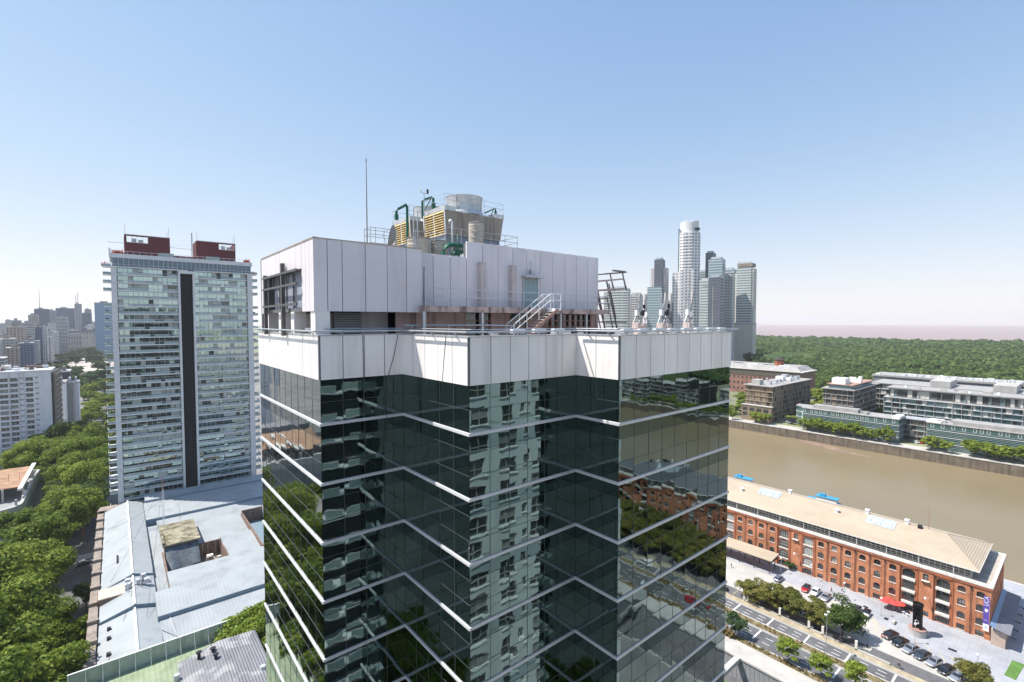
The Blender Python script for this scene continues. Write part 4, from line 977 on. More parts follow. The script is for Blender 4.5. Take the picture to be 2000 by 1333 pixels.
def glassbar(y0, y1, lab, rounded, hz):
    t = thing('office_block', lab, 'office block', (446, (y0+y1)/2, 0)); x0, x1 = 437, 455
    nf = 4; fh = hz/nf
    pl = [(x0, y0), (x1, y0), (x1, y1), (x0, y1)]
    if rounded: pl = [(x0, y0), (x1, y0), (x1, y1+9)]+[(x1-6-6*sin(a*pi/10)*1.0, y1+9-9*(1-cos(a*pi/10))) for a in range(1, 5)]+[(x0, y1)]
    MB().prism(pl, 0, hz).build('glass_front', M_gg, t)
    sc = lambda d: [(x+(d if x > 446 else -d), y+(d if y > (y0+y1)/2 else -d)) for x, y in pl]
    for k in range(1, nf*4-2):
        z = k*fh/4; q = .42 if k % 4 == 0 else .3
        MB().prism(sc(q), z-(.16 if k % 4 == 0 else .07), z+(.16 if k % 4 == 0 else .07)).build('sun_louvre', M_louv if k % 4 == 0 else M_louv2, t)
    y = y0+2
    while y < y1-1:
        b = MB(); b.box(x0-.08, x0+.1, y, y+.3, hz-2.6, hz-.2); b.box(x0-.08, x0+.1, y+1.5, y+1.8, hz-2.6, hz-.2); b.box(x0-.08, x0+.1, y, y+1.8, hz-2.7, hz-2.45); b.box(x0-.08, x0+.1, y, y+1.8, hz-.4, hz-.15); b.build('window_frame', M_louv, t); y += rs.choice((3.2, 3.2, 5.4))
    MB().prism(sc(.5), hz+.15, hz+.6).build('roof', M_roofw, t)
    clutter(t, x0+3, x1-2, y0+4, y1-4, hz+.6, 14, M_roofw, int(y1), 5, 1.6)
    return t
g1 = glassbar(89, 152, 'low green glass office bar with a rounded left end on the far quay', True, 16.7)
MB().box(441, 449, 115, 146, 17.3, 20).build('roof_pavilion', M_roofw, g1); MB().box(437.5, 452, 88.5, 93, 17.3, 18.9).build('roof_canopy', M_white, g1)
g2 = glassbar(-70, 73, 'second low green glass office bar running out of the right edge', False, 17.4)
MB().box(437.5, 452, 66, 74, 18, 18.8).build('roof_canopy', M_white, g2)
MB().box(439, 452, -70, 60, 18.0, 20.5).build('roof_pavilion', M_roofw, g2)
t = thing('link_building', 'glazed link building set back between the two green office bars', 'office block', (455, 80, 0)); slabblock(t, 452, 462, 73, 89, 0, 4, 4.0, M_conc2, GL, seed=8, south=False); MB().box(451, 463, 72.5, 89.5, 16.2, 16.7).build('roof', M_unit, t)
t = thing('apartment_block', 'long white balconied apartment block behind the green office bars', 'apartment block', (510, 20, 0))
slabblock(t, 500, 522, -120, 112.5, 0, 6, 4.15, mat('white_balcony', (.50,.51,.53), .7, 0, .12, .2), [M_gg2, M_glaz, GL[2], M_gg], inset=1.4, th=.36, seed=9, dividers=5.4)
slabblock(t, 503, 522, -120, 110, 25.4, 1, 6.6, M_roofw, GL, inset=1.2, th=.6, seed=10, dividers=7, name='attic_slab')
MB().box(502, 524, -120, 111, 32.4, 33.2).build('roof', M_roofw, t); clutter(t, 505, 520, -60, 108, 33.2, 16, M_roofw, 12, 5, 1.6)
t = thing('warehouse_conversion', 'long pale concrete block with square roof towers behind the white apartments', 'apartment block', (580, 20, 0))
slabblock(t, 560, 598, -150, 135, 0, 6, 4.9, M_conc2, [GL[3], M_glaz, M_conc2, M_conc2], inset=1.0, th=.5, seed=14, dividers=9)
MB().box(559, 599, -150, 136, 29.5, 30.2).build('roof', M_roofw, t)
for y0, y1 in ((79, 92.5), (39, 52.5), (-10, 4)): MB().box(558.6, 590, y0, y1, 27.5, 35.8).build('stair_tower', M_conc2, t)
t = thing('warehouse', 'long low warehouse with a cluttered white roof at the edge of the forest', 'warehouse', (630, 20, 0))
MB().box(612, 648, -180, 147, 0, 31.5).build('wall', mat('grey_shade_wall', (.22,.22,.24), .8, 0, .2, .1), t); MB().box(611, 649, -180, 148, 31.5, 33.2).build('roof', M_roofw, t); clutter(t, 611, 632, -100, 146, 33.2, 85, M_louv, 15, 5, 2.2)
t = thing('brick_warehouse', 'old brick warehouse with pale saw-tooth roof and cupola at the foot of the white towers', 'warehouse', (620, 300, 0))
b = MB(); ops = [(y, y+2.2, z, z+3.2, .5) for y in [214+5.2*i for i in range(40)] for z in (4, 11, 18, 24)]
wall_open(b, lambda u, z, d: (600+d, u, z), 211, 420, 0, 30, ops, .5); b.box(600.6, 640, 210.5, 420, 0, 29.8); b.box(600.55, 600.6, 211, 420, 0, 29, 1); b.build('wall', [mat('old_pink_brick', (.27,.14,.11), .9, 0, .25, .2), M_glaz], t, fix=False)
MB().box(598.5, 642, 209, 421, 30, 31).build('eave', M_stone, t); MB().box(599.6, 599.95, 211, 420, 22.5, 30).build('dark_band', M_browd, t)  # dark brown band set on the wall below the eave
b = MB(); b.loft([[(599, 212, 31), (641, 212, 31), (641, 420, 31), (599, 420, 31)], [(606, 218, 36), (636, 218, 36), (636, 420, 36), (606, 420, 36)]]); b.build('roof', M_roofw, t)
for i in range(9): MB().loft([[(603, 226+18*i, 33.2), (608, 226+18*i, 33.2), (608, 238+18*i, 33.2), (603, 238+18*i, 33.2)], [(607, 226+18*i, 36.6), (609, 226+18*i, 36.6), (609, 238+18*i, 36.6), (607, 238+18*i, 36.6)]]).build('roof_light', M_glaz if i % 2 else M_unit, t)
b = MB(); b.cyl(612, 240, 35.5, 42.0, 5.2, 5.2, 8, 0); b.cyl(612, 240, 42.0, 43.0, 6, 6, 8, 1); b.cyl(612, 240, 43, 46.5, 5.6, .4, 8, 1); b.build('cupola', [M_brick2, M_pipe], t)
# ---------------------------------------------------------------- apartment tower on the left
M_slabg = mat('tower_slab_grey', (.66,.67,.67), .75, 0, .08, .3)
M_tg = glass('tower_pane_teal', (.39,.50,.49), .03, .004, .4)
M_tg2 = win_glass('tower_pane_dark', (.02,.03,.03), .05); M_tg3 = mat('tower_curtain', (.50,.56,.545), .4, 0, .2, .6); M_tg4 = mat('tower_room_brown', (.11,.12,.115), .6, 0, .4, .5)
M_tg5 = glass('tower_pane_green', (.33,.445,.43), .03, .004, .5)
M_railg = mat('rail_glass', (.34,.42,.42), .12, 0, .2, .3)
M_lat = mat('core_lattice', (.075,.07,.085), .6, 0, .2, 1.)
M_maroon = mat('maroon_cladding', (.13,.035,.04), .7, 0, .1, .4); add_ribs(M_maroon, 'X', .6, .03, .12)
M_flower = leaf('red_flowers', (.10,.06,.02), (.40,.05,.02), (.55,.10,.05))
at_ = thing('apartment_tower', 'tall teal glazed apartment tower with dark central strip and two maroon boxes on its roof', 'apartment tower', (23, 246, 0))
r = random.Random(11); YF = 237.0; NFL = 36; FH = 3.0; ZT = 109.0
MB().box(.3, 20.4, YF+1.7, 257, 0, ZT).build('body', M_dark, at_); MB().box(25.6, 46.4, YF+1.7, 257, 0, ZT).build('body', M_dark, at_)
side = MB(); side.box(-.6, .35, YF+1.0, 257, 0, ZT); side.box(46.35, 47.1, YF+1.0, 257, 0, ZT); side.build('side_wall', M_slabg, at_)
for k in range(NFL+1):
    z = ZT-k*FH
    for x0, x1 in ((-.75, 20.3), (25.7, 47.2)): MB().box(x0, x1, YF, YF+1.9, z-.26, z+.16).build('floor_slab', M_slabg, at_)
mats = [M_tg, M_tg2, M_tg3, M_tg4, M_tg5]
for k in range(NFL):
    z = ZT-(k+1)*FH+.12
    for x0, x1 in ((1.2, 20.1), (25.9, 45.0)):
        b = MB(); x = x0; q = .3
        while x < x1-.2:
            w = min(1.55, x1-x); q = r.random() if r.random() < .55 else q; t0 = r.gauss(0, .010)
            mi = 0 if q < .46 else 4 if q < .74 else 2 if q < .92 else 1 if q < .97 else 3
            yy = YF+1.35
            b.face([(x+.03, yy+t0, z), (x+w-.05, yy-t0, z), (x+w-.05, yy-t0, z+2.6), (x+.03, yy+t0, z+2.6)], mi)
            b.box(x+w-.07, x+w+.01, YF+1.2, yy+.1, z, z+2.6, 6 if r.random() < .35 else 5)
            if q > .85 and r.random() < .4: b.face([(x, YF+.5, z+1.2), (x+w, YF+.5, z+1.2), (x+w, YF+1.2, z+2.6), (x, YF+1.2, z+2.6)], 2)
            x += w
        b.build('window_band', mats+[M_slabg, M_dark], at_, fix=False)
        b = MB(); b.box(x0, x1, YF+.03, YF+.09, z+.88, z+.95); x = x0
        while x < x1: b.box(x-.025, x+.025, YF+.04, YF+.08, z, z+.9); x += 1.55
        x = x0
        while x < x1-1.5:
            if r.random() < .86: b.face([(x+.04, YF+.06, z+.04), (x+1.5, YF+.06, z+.04), (x+1.5, YF+.06, z+.86), (x+.04, YF+.06, z+.86)], 1)
            x += 1.55
        b.build('balcony_rail', [M_slabg, M_railg], at_)
for x0, x1 in ((-.75, 1.0), (45.2, 47.2)): MB().box(x0, x1, YF+.25, YF+1.9, 0, ZT).build('corner_pier', M_slabg, at_)
for x in (20.1, 25.1): MB().box(x, x+.75, YF-.5, YF+2.2, 0, 108.2).build('core_fin', M_slabg, at_)
b = MB(); b.box(20.8, 25.2, YF+1.5, YF+2, 0, 107.6, 0)
for i in range(6): x = 20.95+i*.82; b.box(x-.05, x+.05, YF+1.1, YF+1.25, 0, 107.6, 1)
z = 1.
while z < 107: b.box(20.8, 25.2, YF+1.08, YF+1.2, z-.06, z+.06, 1); z += 1.0
b.build('core_screen', [M_dark, M_lat], at_); MB().box(20.1, 25.85, YF-.4, YF+2, 107.6, 108.7).build('core_cap', M_slabg, at_)
for k in range(NFL-1):
    z = ZT-k*FH
    if k % 13 == 4: continue
    for x0, x1 in ((-3.1, -.6), (47.1, 49.4)):
        b = MB(); b.box(x0, x1, YF+1.2, YF+6.5, z-.2, z+.08, 0); xe = x0 if x0 < 0 else x1
        b.box(xe-.04, xe+.04, YF+1.2, YF+6.5, z+.85, z+.95, 1); b.box(x0, x1, YF+1.2, YF+1.26, z+.85, z+.95, 1); b.box(xe-.02, xe+.02, YF+1.3, YF+6.4, z+.08, z+.85, 2); b.box(x0, x1, YF+1.21, YF+1.25, z+.08, z+.85, 2)
        if r.random() < .35: b.box(x0+.5, x0+1.3, YF+2, YF+2.8, z+.08, z+.9+r.random()*.6, 3)
        b.build('side_balcony', [M_white, M_white, M_railg, M_blacks], at_)
# crown
b = MB(); b.box(-.4, 46.8, YF+1.0, 257, ZT+.12, 112.4); b.build('sky_lounge', win_glass('blue_band', (.10,.165,.21), .12, .5), at_)
b = MB(); x = 0.
while x < 46: b.box(x-.05, x+.05, YF+.93, YF+1.02, ZT+.1, 112.4); x += 1.55
b.box(-.75, 20, YF+.02, YF+.08, ZT+.9, ZT+1.0); b.box(26, 47.2, YF+.02, YF+.08, ZT+.9, ZT+1.0); b.build('mullion', M_slabg, at_)
b = MB(); b.box(-1.0, 47.3, YF+.5, 257.4, 112.4, 114.0); b.build('crown_parapet', M_slabg, at_)
b = MB(); b.box(.5, 46.6, YF+.7, YF+.76, 115.0, 115.1); x = .5
while x < 46.7: b.box(x-.04, x+.04, YF+.7, YF+.76, 114, 115.1); x += 1.9
for xa in (14, 30): b.box(xa, xa+5, YF+.68, YF+.74, 114.05, 115.4, 1)
b.box(-1.2, -.6, YF+1, YF+2, 112.4, 116.0); b.build('roof_rail', [M_white, M_railg], at_)
for xa, xb, ha, hb in ((3.6, 18.2, 4.4, 10.9), (27.3, 41.8, 35.6, 41.2)):
    b = MB(); yq = 242.5; wall_open(b, lambda u, z, d: (u, yq+d, z), xa, xb, 113.9, 122.2, [(ha, hb, 119.4, 121.7)], .4)
    b.box(xa, xa+.35, yq+.4, 254, 113.9, 122.2); b.box(xb-.35, xb, yq+.4, 254, 113.9, 122.2); b.box(xa, xb, 250, 250.3, 113.9, 118.6)
    o = b.build('roof_box', M_maroon, at_, fix=False)
    b = MB(); b.box(xa-.05, xb+.05, yq-.12, yq+.3, 122.2, 122.45); b.box(ha-.15, ha, yq-.1, yq+.1, 119.3, 121.8); b.box(hb, hb+.15, yq-.1, yq+.1, 119.3, 121.8); b.box(ha, hb, yq-.1, yq+.1, 119.25, 119.4)
    for i in range(3): x = ha+(hb-ha)*(i+1)/4; b.box(x-.06, x+.06, yq+.1, yq+.2, 119.4, 121.7)
    b.build('opening_frame', M_white, o)
    b = MB(); b.cyl((ha+hb)/2-1, yq+2.5, 118.6, 121.1, .8, .8, 12); b.box((ha+hb)/2+.4, (ha+hb)/2+2.0, yq+2, yq+4, 118.6, 120.8); b.build('roof_unit', M_unit, o)
    for x in (xa+.3, xb-.35, xb-.9):
        MB().tube([(x, yq, 122.3), (x, yq, 126.2 if x != xb-.9 else 124.6)], .06, 5).build('rod', M_dish, o)
b = MB(); b.box(18.2, 27.3, 243, 250, 113.9, 115.3); b.build('roof_house', M_maroon, at_)
b = MB()
for dx, dy in ((-.3,-.3),(.3,-.3),(0,.35)): b.tube([(25.9+dx, 244+dy, 114), (25.9+dx*.4, 244+dy*.4, 125.5)], .06, 5)
for i in range(9): z = 115+i*1.15; b.bar((25.6, 243.7, z), (26.2, 243.7, z+1.1), .05); b.bar((26.2, 243.7, z), (25.9, 244.3, z+1.1), .05)
b.bar((16, 244, 118.7), (25.9, 244, 118.5), .12); b.bar((-1.5, 244, 118.9), (3.5, 244, 118.9), .12); b.bar((16.5, 244, 119.1), (25.9, 244, 120.2), .04)
b.build('lattice_pole', M_dish, at_)
for x, z in ((-2.6, 109.1), (-1.6, 109.1), (.6, 114.1), (1.6, 114.1), (2.6,114.1), (45.2, 114.1), (46.2, 114.1), (48, 109.1)):
    b = MB(); rr = random.Random(int(x*9))
    for i in range(60):
        p = (x+rr.gauss(0, .4), YF+2.2+rr.gauss(0, .5), z+abs(rr.gauss(0, .5))); s = .22; b.face([(p[0]-s, p[1], p[2]-s*.5), (p[0]+s, p[1]+.1, p[2]-s*.3), (p[0]+s*.5, p[1]-.1, p[2]+s), (p[0]-s*.5, p[1], p[2]+s)])
    b.build('terrace_plant', M_flower, at_, fix=False)

# ---------------------------------------------------------------- old building under pale metal roofs
M_zinc = mat('pale_zinc', (.35,.375,.385), .55, .05, .09, .15); add_ribs(M_zinc, 'X', .75, .006, .03); add_streaks(M_zinc, (.20,.215,.22), .5, .22, .3, .5, .72)
M_zincy = mat('pale_zinc_cross', (.35,.375,.385), .55, .05, .09, .15); add_ribs(M_zincy, 'Y', .75, .006, .03); add_streaks(M_zincy, (.20,.215,.22), .5, .3, .3, .5, .72)
M_zincs = mat('shaded_zinc', (.20,.27,.32), .6, .1, .1, .5)  # darker zinc for the step faces, their shade put into the colour
M_ostone = mat('old_stone', (.31,.26,.22), .9, 0, .25, .5); add_streaks(M_ostone, (.12,.10,.09), .6, 1.2, .4, .45, .7)
M_obrick = mat('old_brick', (.22,.15,.12), .95, 0, .4, .9)
M_moss = mat('mossy_roof', (.21,.19,.15), .95, 0, .4, .5, col2=(.33,.295,.20)); add_streaks(M_moss, (.10,.09,.05), .8, .4, .4, .46, .6)
M_tarp = mat('dark_tarp', (.10,.12,.14), .6, 0, .4, .6, bump=.15)
hall = thing('roofed_hall', 'large old building under stepped pale blue-white metal roofs before the apartment tower', 'hall', (20, 180, 0))
b = MB(); b.box(-6.2, 52, 124.8, 236, 0, 14.0); b.box(-6.2, 9.3, 124.8, 231.5, 13.9, 16.5); b.box(9.3, 52, 124.8, 160.5, 13.9, 16.5); b.box(9.3, 52, 193.5, 231.5, 13.9, 16.5); b.box(24.2, 33.3, 160.5, 193.5, 13.9, 16.5); b.box(40, 52, 160.5, 193.5, 13.9, 16.5)
b.build('wall', M_ostone, hall)
def wedge(x0, x1, y0, y1, z0, z1, m, nm='roof', xl=None, face=True):
    b = MB(); b.face([(x0, y0, z0), (x1, y0, z0), (x1, y1, z1), (x0 if xl is None else xl, y1, z1)], 0)
    b.face([(x0, y0, 15.5), (x1, y0, 15.5), (x1, y0, z0), (x0, y0, z0)], 1); b.face([(x0, y0, 15.5), (x0, y0, z0), (x0, y1, z1), (x0, y1, 15.5)], 1); b.face([(x1, y0, 15.5), (x1, y1, 15.5), (x1, y1, z1), (x1, y0, z0)], 1); b.face([(x0, y1, 15.5), (x0, y1, z1), (x1, y1, z1), (x1, y1, 15.5)], 1)
    return b.build(nm, [m, M_zincs], hall, fix=False)
def gable(y0, y1, ze, zr, xl=-4.7, xr=6.4, xm=2.0, hip=0, z2=None):
    b = MB(); z2 = ze if z2 is None else z2
    b.face([(xl, y0, ze), (xm, y0+hip, zr), (xm, y1, zr), (xl, y1, ze)]); b.face([(xr, y0, z2), (xr, y1, z2), (xm, y1, zr), (xm, y0+hip, zr)]); b.face([(xl, y0, ze), (xr, y0, z2), (xm, y0+hip, zr)], 0 if hip else 1)
    b.face([(xr, y0, 15.5), (xr, y1, 15.5), (xr, y1, z2), (xr, y0, z2)], 1); b.face([(xl, y1, ze), (xm, y1, zr), (xr, y1, z2)], 1); b.face([(xl, y0, 15.5), (xr, y0, 15.5), (xr, y0, z2), (xl, y0, ze)], 1)
    o = b.build('roof', [M_zincy, M_zincs], hall, fix=False)
    MB().tube([(xm, y0+hip, zr+.04), (xm, y1, zr+.04)], .28, 6).build('ridge_cap', M_white, o)
gable(125.4, 146.3, 16.9, 18.6, z2=17.4); gable(146.3, 163.2, 17.5, 19.5, z2=18.3); gable(163.2, 231.2, 17.5, 20.2, z2=18.9)
wedge(6.4, 52, 125.4, 138.2, 16.6, 17.7, M_zinc); 
b = MB(); b.face([(9.2, 129.4, 17.1), (6.4, 134, 17.6), (6.4, 146, 17.8), (8.5, 138, 17.9)]); b.build('valley_roof', M_zinc, hall, fix=False)
wedge(6.0, 52, 138.2, 149.5, 18.7, 19.6, M_zinc); wedge(9.3, 52, 149.5, 160.6, 19.6, 19.2, M_zinc)
wedge(6.4, 9.4, 149.5, 204, 17.4, 17.9, M_zinc); wedge(24.3, 33.3, 160.6, 177, 18.2, 18.9, M_zinc); wedge(9.4, 33.4, 177, 206.9, 17.6, 18.6, M_zinc); wedge(33.3, 52, 193.4, 206.9, 18.1, 18.6, M_zinc); wedge(40, 52, 160.6, 193.4, 18.3, 18.6, M_zinc)
wedge(6.5, 52, 206.9, 224.9, 19.5, 20.1, M_zinc); wedge(7.0, 50, 224.9, 231.2, 20.9, 21.2, M_zinc)
b = MB(); b.box(-6.6, -5.0, 124.6, 237, 14, 17.4)
for i in range(12): b.box(-6.8, -4.8, 128+9.4*i, 129.2+9.4*i, 17.2, 18.2)
b.box(-6.9, -5.6, 124.6, 237, 15.4, 15.9); b.box(-6.2, 52, 231.4, 237, 14, 18.0); b.build('parapet', M_ostone, hall)
b = MB(); b.box(-5.2, 2.6, 155.2, 161.2, 16, 18.8, 0); b.box(-5.0, 2.4, 155.4, 161.0, 18.8, 18.95, 1); b.build('cross_wall', [M_obrick, mat('buff_slab', (.55,.48,.40), .9, 0, .15, .6)], hall)
for i, (x, y) in enumerate(((.3,156.2),(.3,158.4),(2.6,157.2),(3.6,159.2),(4.2,156.4))):
    b = MB(); b.box(x, x+1.1, y, y+1.3, 18.9 if x < 2 else 19.4, 20.6+.2*(i % 2)); b.cyl(x-.02, y+.65, 19.6, 19.62, .4, .4, 10); b.build('condenser', M_unit, hall)
b = MB(); b.tube([(.8,155,17.6), (.8,155,21.5)], .12); b.tube([(3.4,156,18), (3.4,156,22)], .12); b.build('flue', M_white, hall)
tag(MB().box(-1.4, -1.0, 176, 181.5, 18.4, 19.3).build('roof_fin', M_blacks), 'narrow black fin on the left slope of the pale roof', 'vent')
for y in (130.5, 137.2, 141.5): tag(MB().box(-3.2, -2.5, y, y+.9, 17.0, 17.9).build('roof_hatch', M_blacks), {130.5:'small dark roof hatch lowest on the left slope of the pale roof',137.2:'small dark roof hatch between two others on the pale left slope',141.5:'small dark roof hatch topmost of three on the pale left slope'}[y], 'hatch')
# courtyard with shed, pit and rubble
t = thing('courtyard_shed', 'derelict shed with a mossy yellowed roof sunk between the pale metal roofs', 'shed', (14, 185, 14))
b = MB(); b.box(9.8, 18.4, 176.5, 193.5, 14, 20.4); b.build('wall', M_obrick, t); b = MB(); b.box(9.3, 18.9, 175.6, 194.2, 20.4, 20.9); b.box(9.3, 9.9, 176, 186, 20.9, 21.5); b.build('roof', M_moss, t)
b = MB(); b.grid(lambda u, v: (9.9+8.4*u, 176.3-7.5*v*(1-.25*u)-.25*sin(u*14)*v, 20.0-5.0*v+.5*sin(u*9)*v), 16, 8); b.build('tarpaulin', M_tarp, t, fix=False)
b = MB(); b.box(9.3, 24.4, 160.4, 160.8, 13.9, 19.0); b.box(24.1, 24.5, 160.6, 177.2, 13.9, 18.6); b.box(18.4, 24.4, 176.8, 177.2, 13.9, 18.4); b.box(33.2, 33.6, 160.6, 193.4, 13.9, 19.6); b.box(33.4, 40.2, 193.2, 193.6, 13.9, 20.2); b.box(9.2, 9.6, 144.5, 177, 15, 18.6); b.build('courtyard_wall', M_obrick, hall)
rr = random.Random(21)
for i in range(7):
    x, y = rr.uniform(18.8, 22.8), rr.uniform(161.5, 170); s = rr.uniform(.8, 1.8); z0 = 13.9; b = MB(); b.box(x, x+s, y, y+s*.8, z0, z0+2.6+rr.random()*1.8)
    tag(b.build('rubble_block', M_stone if i % 2 else M_ostone), 'pale rubble block dumped in the courtyard pit beside the mossy shed', 'rubble', 'rubble in the courtyard pit')
b = MB(); b.face([(33.6, 161, 15), (40, 161, 15), (40, 193, 15.5), (33.6, 193, 15.5)]); b.build('courtyard_roof', M_zincs, hall, fix=False)
for x in (19.2, 20.6, 22.6, 24.0): MB().bar((x, 174, 14), (x, 174, 19.2+.6*(x > 23)), .25).build('broken_post', M_obrick, hall)
t = thing('lattice_mast', 'red and white lattice mast with small antennas beside the mossy shed', 'mast', (11, 199, 18))
b = MB()
for i in range(12):
    z0, z1 = 18+i*1.5, 19.5+i*1.5
    for dx, dy in ((-.28,-.16),(.28,-.16),(0,.3)): b.bar((11+dx, 199+dy, z0), (11+dx, 199+dy, z1), .06, None, 1 if i > 8 else 0)
    b.bar((10.72, 198.84, z0), (11.28, 198.84, z1), .04, None, 1 if i > 8 else 0); b.bar((11.28, 198.84, z0), (11, 199.3, z1), .04, None, 1 if i > 8 else 0)
b.build('lattice', [M_white, M_rust], t)
for dx in (-1.1, 1.1): b = MB(); b.bar((11, 199, 33), (11+dx, 199, 33), .05); b.bar((11+dx, 199, 32.6), (11+dx, 199, 34.2), .09); b.build('dipole', M_dish, t)
t = thing('antenna_rod', 'thin rod antenna on the roof right of the lattice mast', 'antenna', (15.5, 198, 18)); MB().tube([(15.5, 198, 18), (15.5, 198, 24.5)], .05, 5).build('rod', M_dish, t)
b = MB()
for p, q in (((11,199,34),(-3,165,18)), ((11,199,34),(4,140,18.5)), ((11,199,28),(48,205,19)), ((11,199,28),(-4,210,18)), ((2.4,157,20.5),(-3,128,17.5)), ((-5.5,186,17),(-26,190,14))):
    P0, P1 = np.array(p, float), np.array(q, float); b.tube([tuple(P0+(P1-P0)*f-np.array((0, 0, 4*f*(1-f)*1.0))) for f in (0, .25, .5, .75, 1)], .035, 4)
tag(b.build('guy_wires', M_cable), 'thin dark cables strung from the mast across the pale roofs', 'cable')
# ---------------------------------------------------------------- green roofed block in front
M_gpan = mat('pale_green_panel', (.40,.44,.385), .7, 0, .12, .6); add_streaks(M_gpan, (.18,.24,.16), .6, 1.1, .25, .5, .72)
M_groof = mat('green_roof', (.26,.32,.20), .8, 0, .2, .35); add_streaks(M_groof, (.34,.36,.26), .6, .5, .5, .5, .7); add_ribs(M_groof, 'X', .9, .02, .06)
M_gcorr = mat('grey_corrugated', (.22,.22,.235), .7, .1, .2, .3, (1,.3,1)); add_ribs(M_gcorr, 'X', .5, .05, .15); add_streaks(M_gcorr, (.42,.41,.41), .6, .22, .22, .54, .6)
t = thing('green_block', 'block with a faded green roof behind a tall pale green parapet of panels', 'block', (5, 110, 0))
b = MB(); b.box(-8.7, 19.3, 90, 123.4, 0, 16.6); b.build('wall', M_ostone, t); MB().box(-8.7, 19.3, 90, 123.4, 16.6, 17.0).build('roof', M_groof, t)
b = MB(); x = -8.7
n = 11
for i in range(n): xa, xb = -8.7+28*i/n, -8.7+28*(i+1)/n; b.box(xa+.03, xb-.03, 123.4, 123.6, 15, 20.1, 0)
for i in range(n+1): x = -8.7+28*i/n; b.box(x-.07, x+.07, 123.3, 123.42, 17, 20.2, 1); b.bar((x, 123.3, 19.6), (x, 121.8, 17), .06, None, 1)
b.box(-8.8, 19.4, 123.35, 123.65, 20.1, 20.22, 1); b.box(19.1, 19.3, 116, 123.4, 17, 19.8, 0); b.build('parapet_screen', [M_gpan, M_white], t)
t = thing('shed_roof_block', 'long shed with a patched grey corrugated roof against the glass tower', 'shed', (15, 107, 0))
b = MB(); b.box(8.2, 21.5, 80, 114.5, 0, 19.2); b.build('wall', M_ostone, t); b = MB(); b.loft([[(7.9, 79, 19.6), (14.9, 79, 21.3), (21.9, 79, 20.8), (21.9, 79, 20.6), (14.9, 79, 21.1), (7.9, 79, 19.4)], [(7.9, 114.9, 19.6), (14.9, 114.9, 21.3), (21.9, 114.9, 20.8), (21.9, 114.9, 20.6), (14.9, 114.9, 21.1), (7.9, 114.9, 19.4)]]); b.build('roof', M_gcorr, t)
for x, y, h in ((11.3, 112.4, 1.6), (13.7, 112.3, 1.3), (13.8, 109.4, 1.8)): b = MB(); b.cyl(x, y, 20, 20.8+h*.6, .32, .28, 10); b.cyl(x, y, 20.8+h*.6, 21.0+h*.6, .55, .5, 10); b.build('roof_vent', M_blacks, t)
b = MB(); b.cyl(20.4, 100.6, 20.7, 21.5, .7, .5, 12); b.build('roof_fan', M_unit, t); b = MB(); b.tube([(7.4, 109.8, 17), (7.4, 109.8, 20.6)], .5, 10); b.build('duct', M_unit, t)
# ---------------------------------------------------------------- white block and neighbours
M_wrend = mat('white_render', (.72,.72,.74), .85, 0, .06, .2); add_streaks(M_wrend, (.45,.44,.43), .3, .5, .05, .52, .75)
wb = thing('white_block', 'white rendered apartment block with rows of dark windows at the left edge', 'apartment block', (-50, 405, 0))
ops = []; zt = 55.3
for k in range(14):
    z1 = zt-k*3.18; z0 = z1-2.1
    for xa, xb in ((-70.2,-66.8),(-63.5,-60),(-58.5,-55),(-52.2,-48.75),(-47.9,-44.8),(-41.5,-38.4)): ops.append((xa, xb, z0, z1))
    for xa, xb in ((-44.0,-42.4),(-37.6,-36.0)): ops.append((xa, xb, z1-.75, z1+.05))
b = MB(); wall_open(b, lambda u, z, d: (u, 400+d, z), -75, -30.6, 0, 58.6, ops, .9); b.box(-75, -30.6, 401, 422, 0, 58.6); b.build('wall', M_wrend, wb, fix=False)
rr = random.Random(4)
for (xa, xb, z0, z1) in ops:
    if xb < -53.5: continue
    if xb-xa < 2: continue
    b = MB(); q = rr.random(); b.face([(xa, 400.86, z0), (xb, 400.86, z0), (xb, 400.86, z1), (xa, 400.86, z1)], 0 if q < .55 else 1 if q < .8 else 2); b.box(xa, xb, 400.4, 400.5, z0+.85, z0+.95, 3); b.box((xa+xb)/2-.06, (xa+xb)/2+.06, 400.7, 400.84, z0, z1, 3)
    b.build('window', [M_glaz, mat('shutter_brown', (.24,.18,.14), .8, 0, .3, .5) if 'shutter_brown' not in bpy.data.materials else bpy.data.materials['shutter_brown'], M_curt, M_unit], wb)
b = MB()
for x in (-54.2, -48.2, -44.3, -42.1): b.box(x-.12, x+.12, 399.8, 399.99, 5, 58.4)
b.build('pilaster_strip', M_unit, wb)
b = MB(); b.box(-75, -30.2, 399.6, 423, 58.6, 59.3); b.build('roof_edge', M_wrend, wb); 
rr = random.Random(8)
for i in range(26):
    w, d, h = rr.uniform(1, 4), rr.uniform(1, 4), rr.uniform(.6, 3); x, y = rr.uniform(-73, -35), rr.uniform(402, 418); MB().box(x, x+w, y, y+d, 59.3, 59.3+h).build('roof_unit', rr.choice([M_stone, M_unit, M_obrick, M_white]), wb)
b = MB(); b.box(-31, -29.6, 401, 440, 0, 57); b.build('rear_wing', M_browd, wb)
for k in range(14):
    z = 55-k*3.3; b = MB(); b.box(-30, -28.4, 401, 441, z, z+.25, 0); b.box(-28.5, -28.4, 401, 441, z, z+1.1, 0)
    for i in range(6): y = 402+6.5*i; b.box(-29.6, -28.4, y, y+.3, z, z+2.8, 0)
    b.build('balcony', mat('buff_concrete', (.40,.35,.30), .9, 0, .2, .5) if 'buff_concrete' not in bpy.data.materials else bpy.data.materials['buff_concrete'], wb)
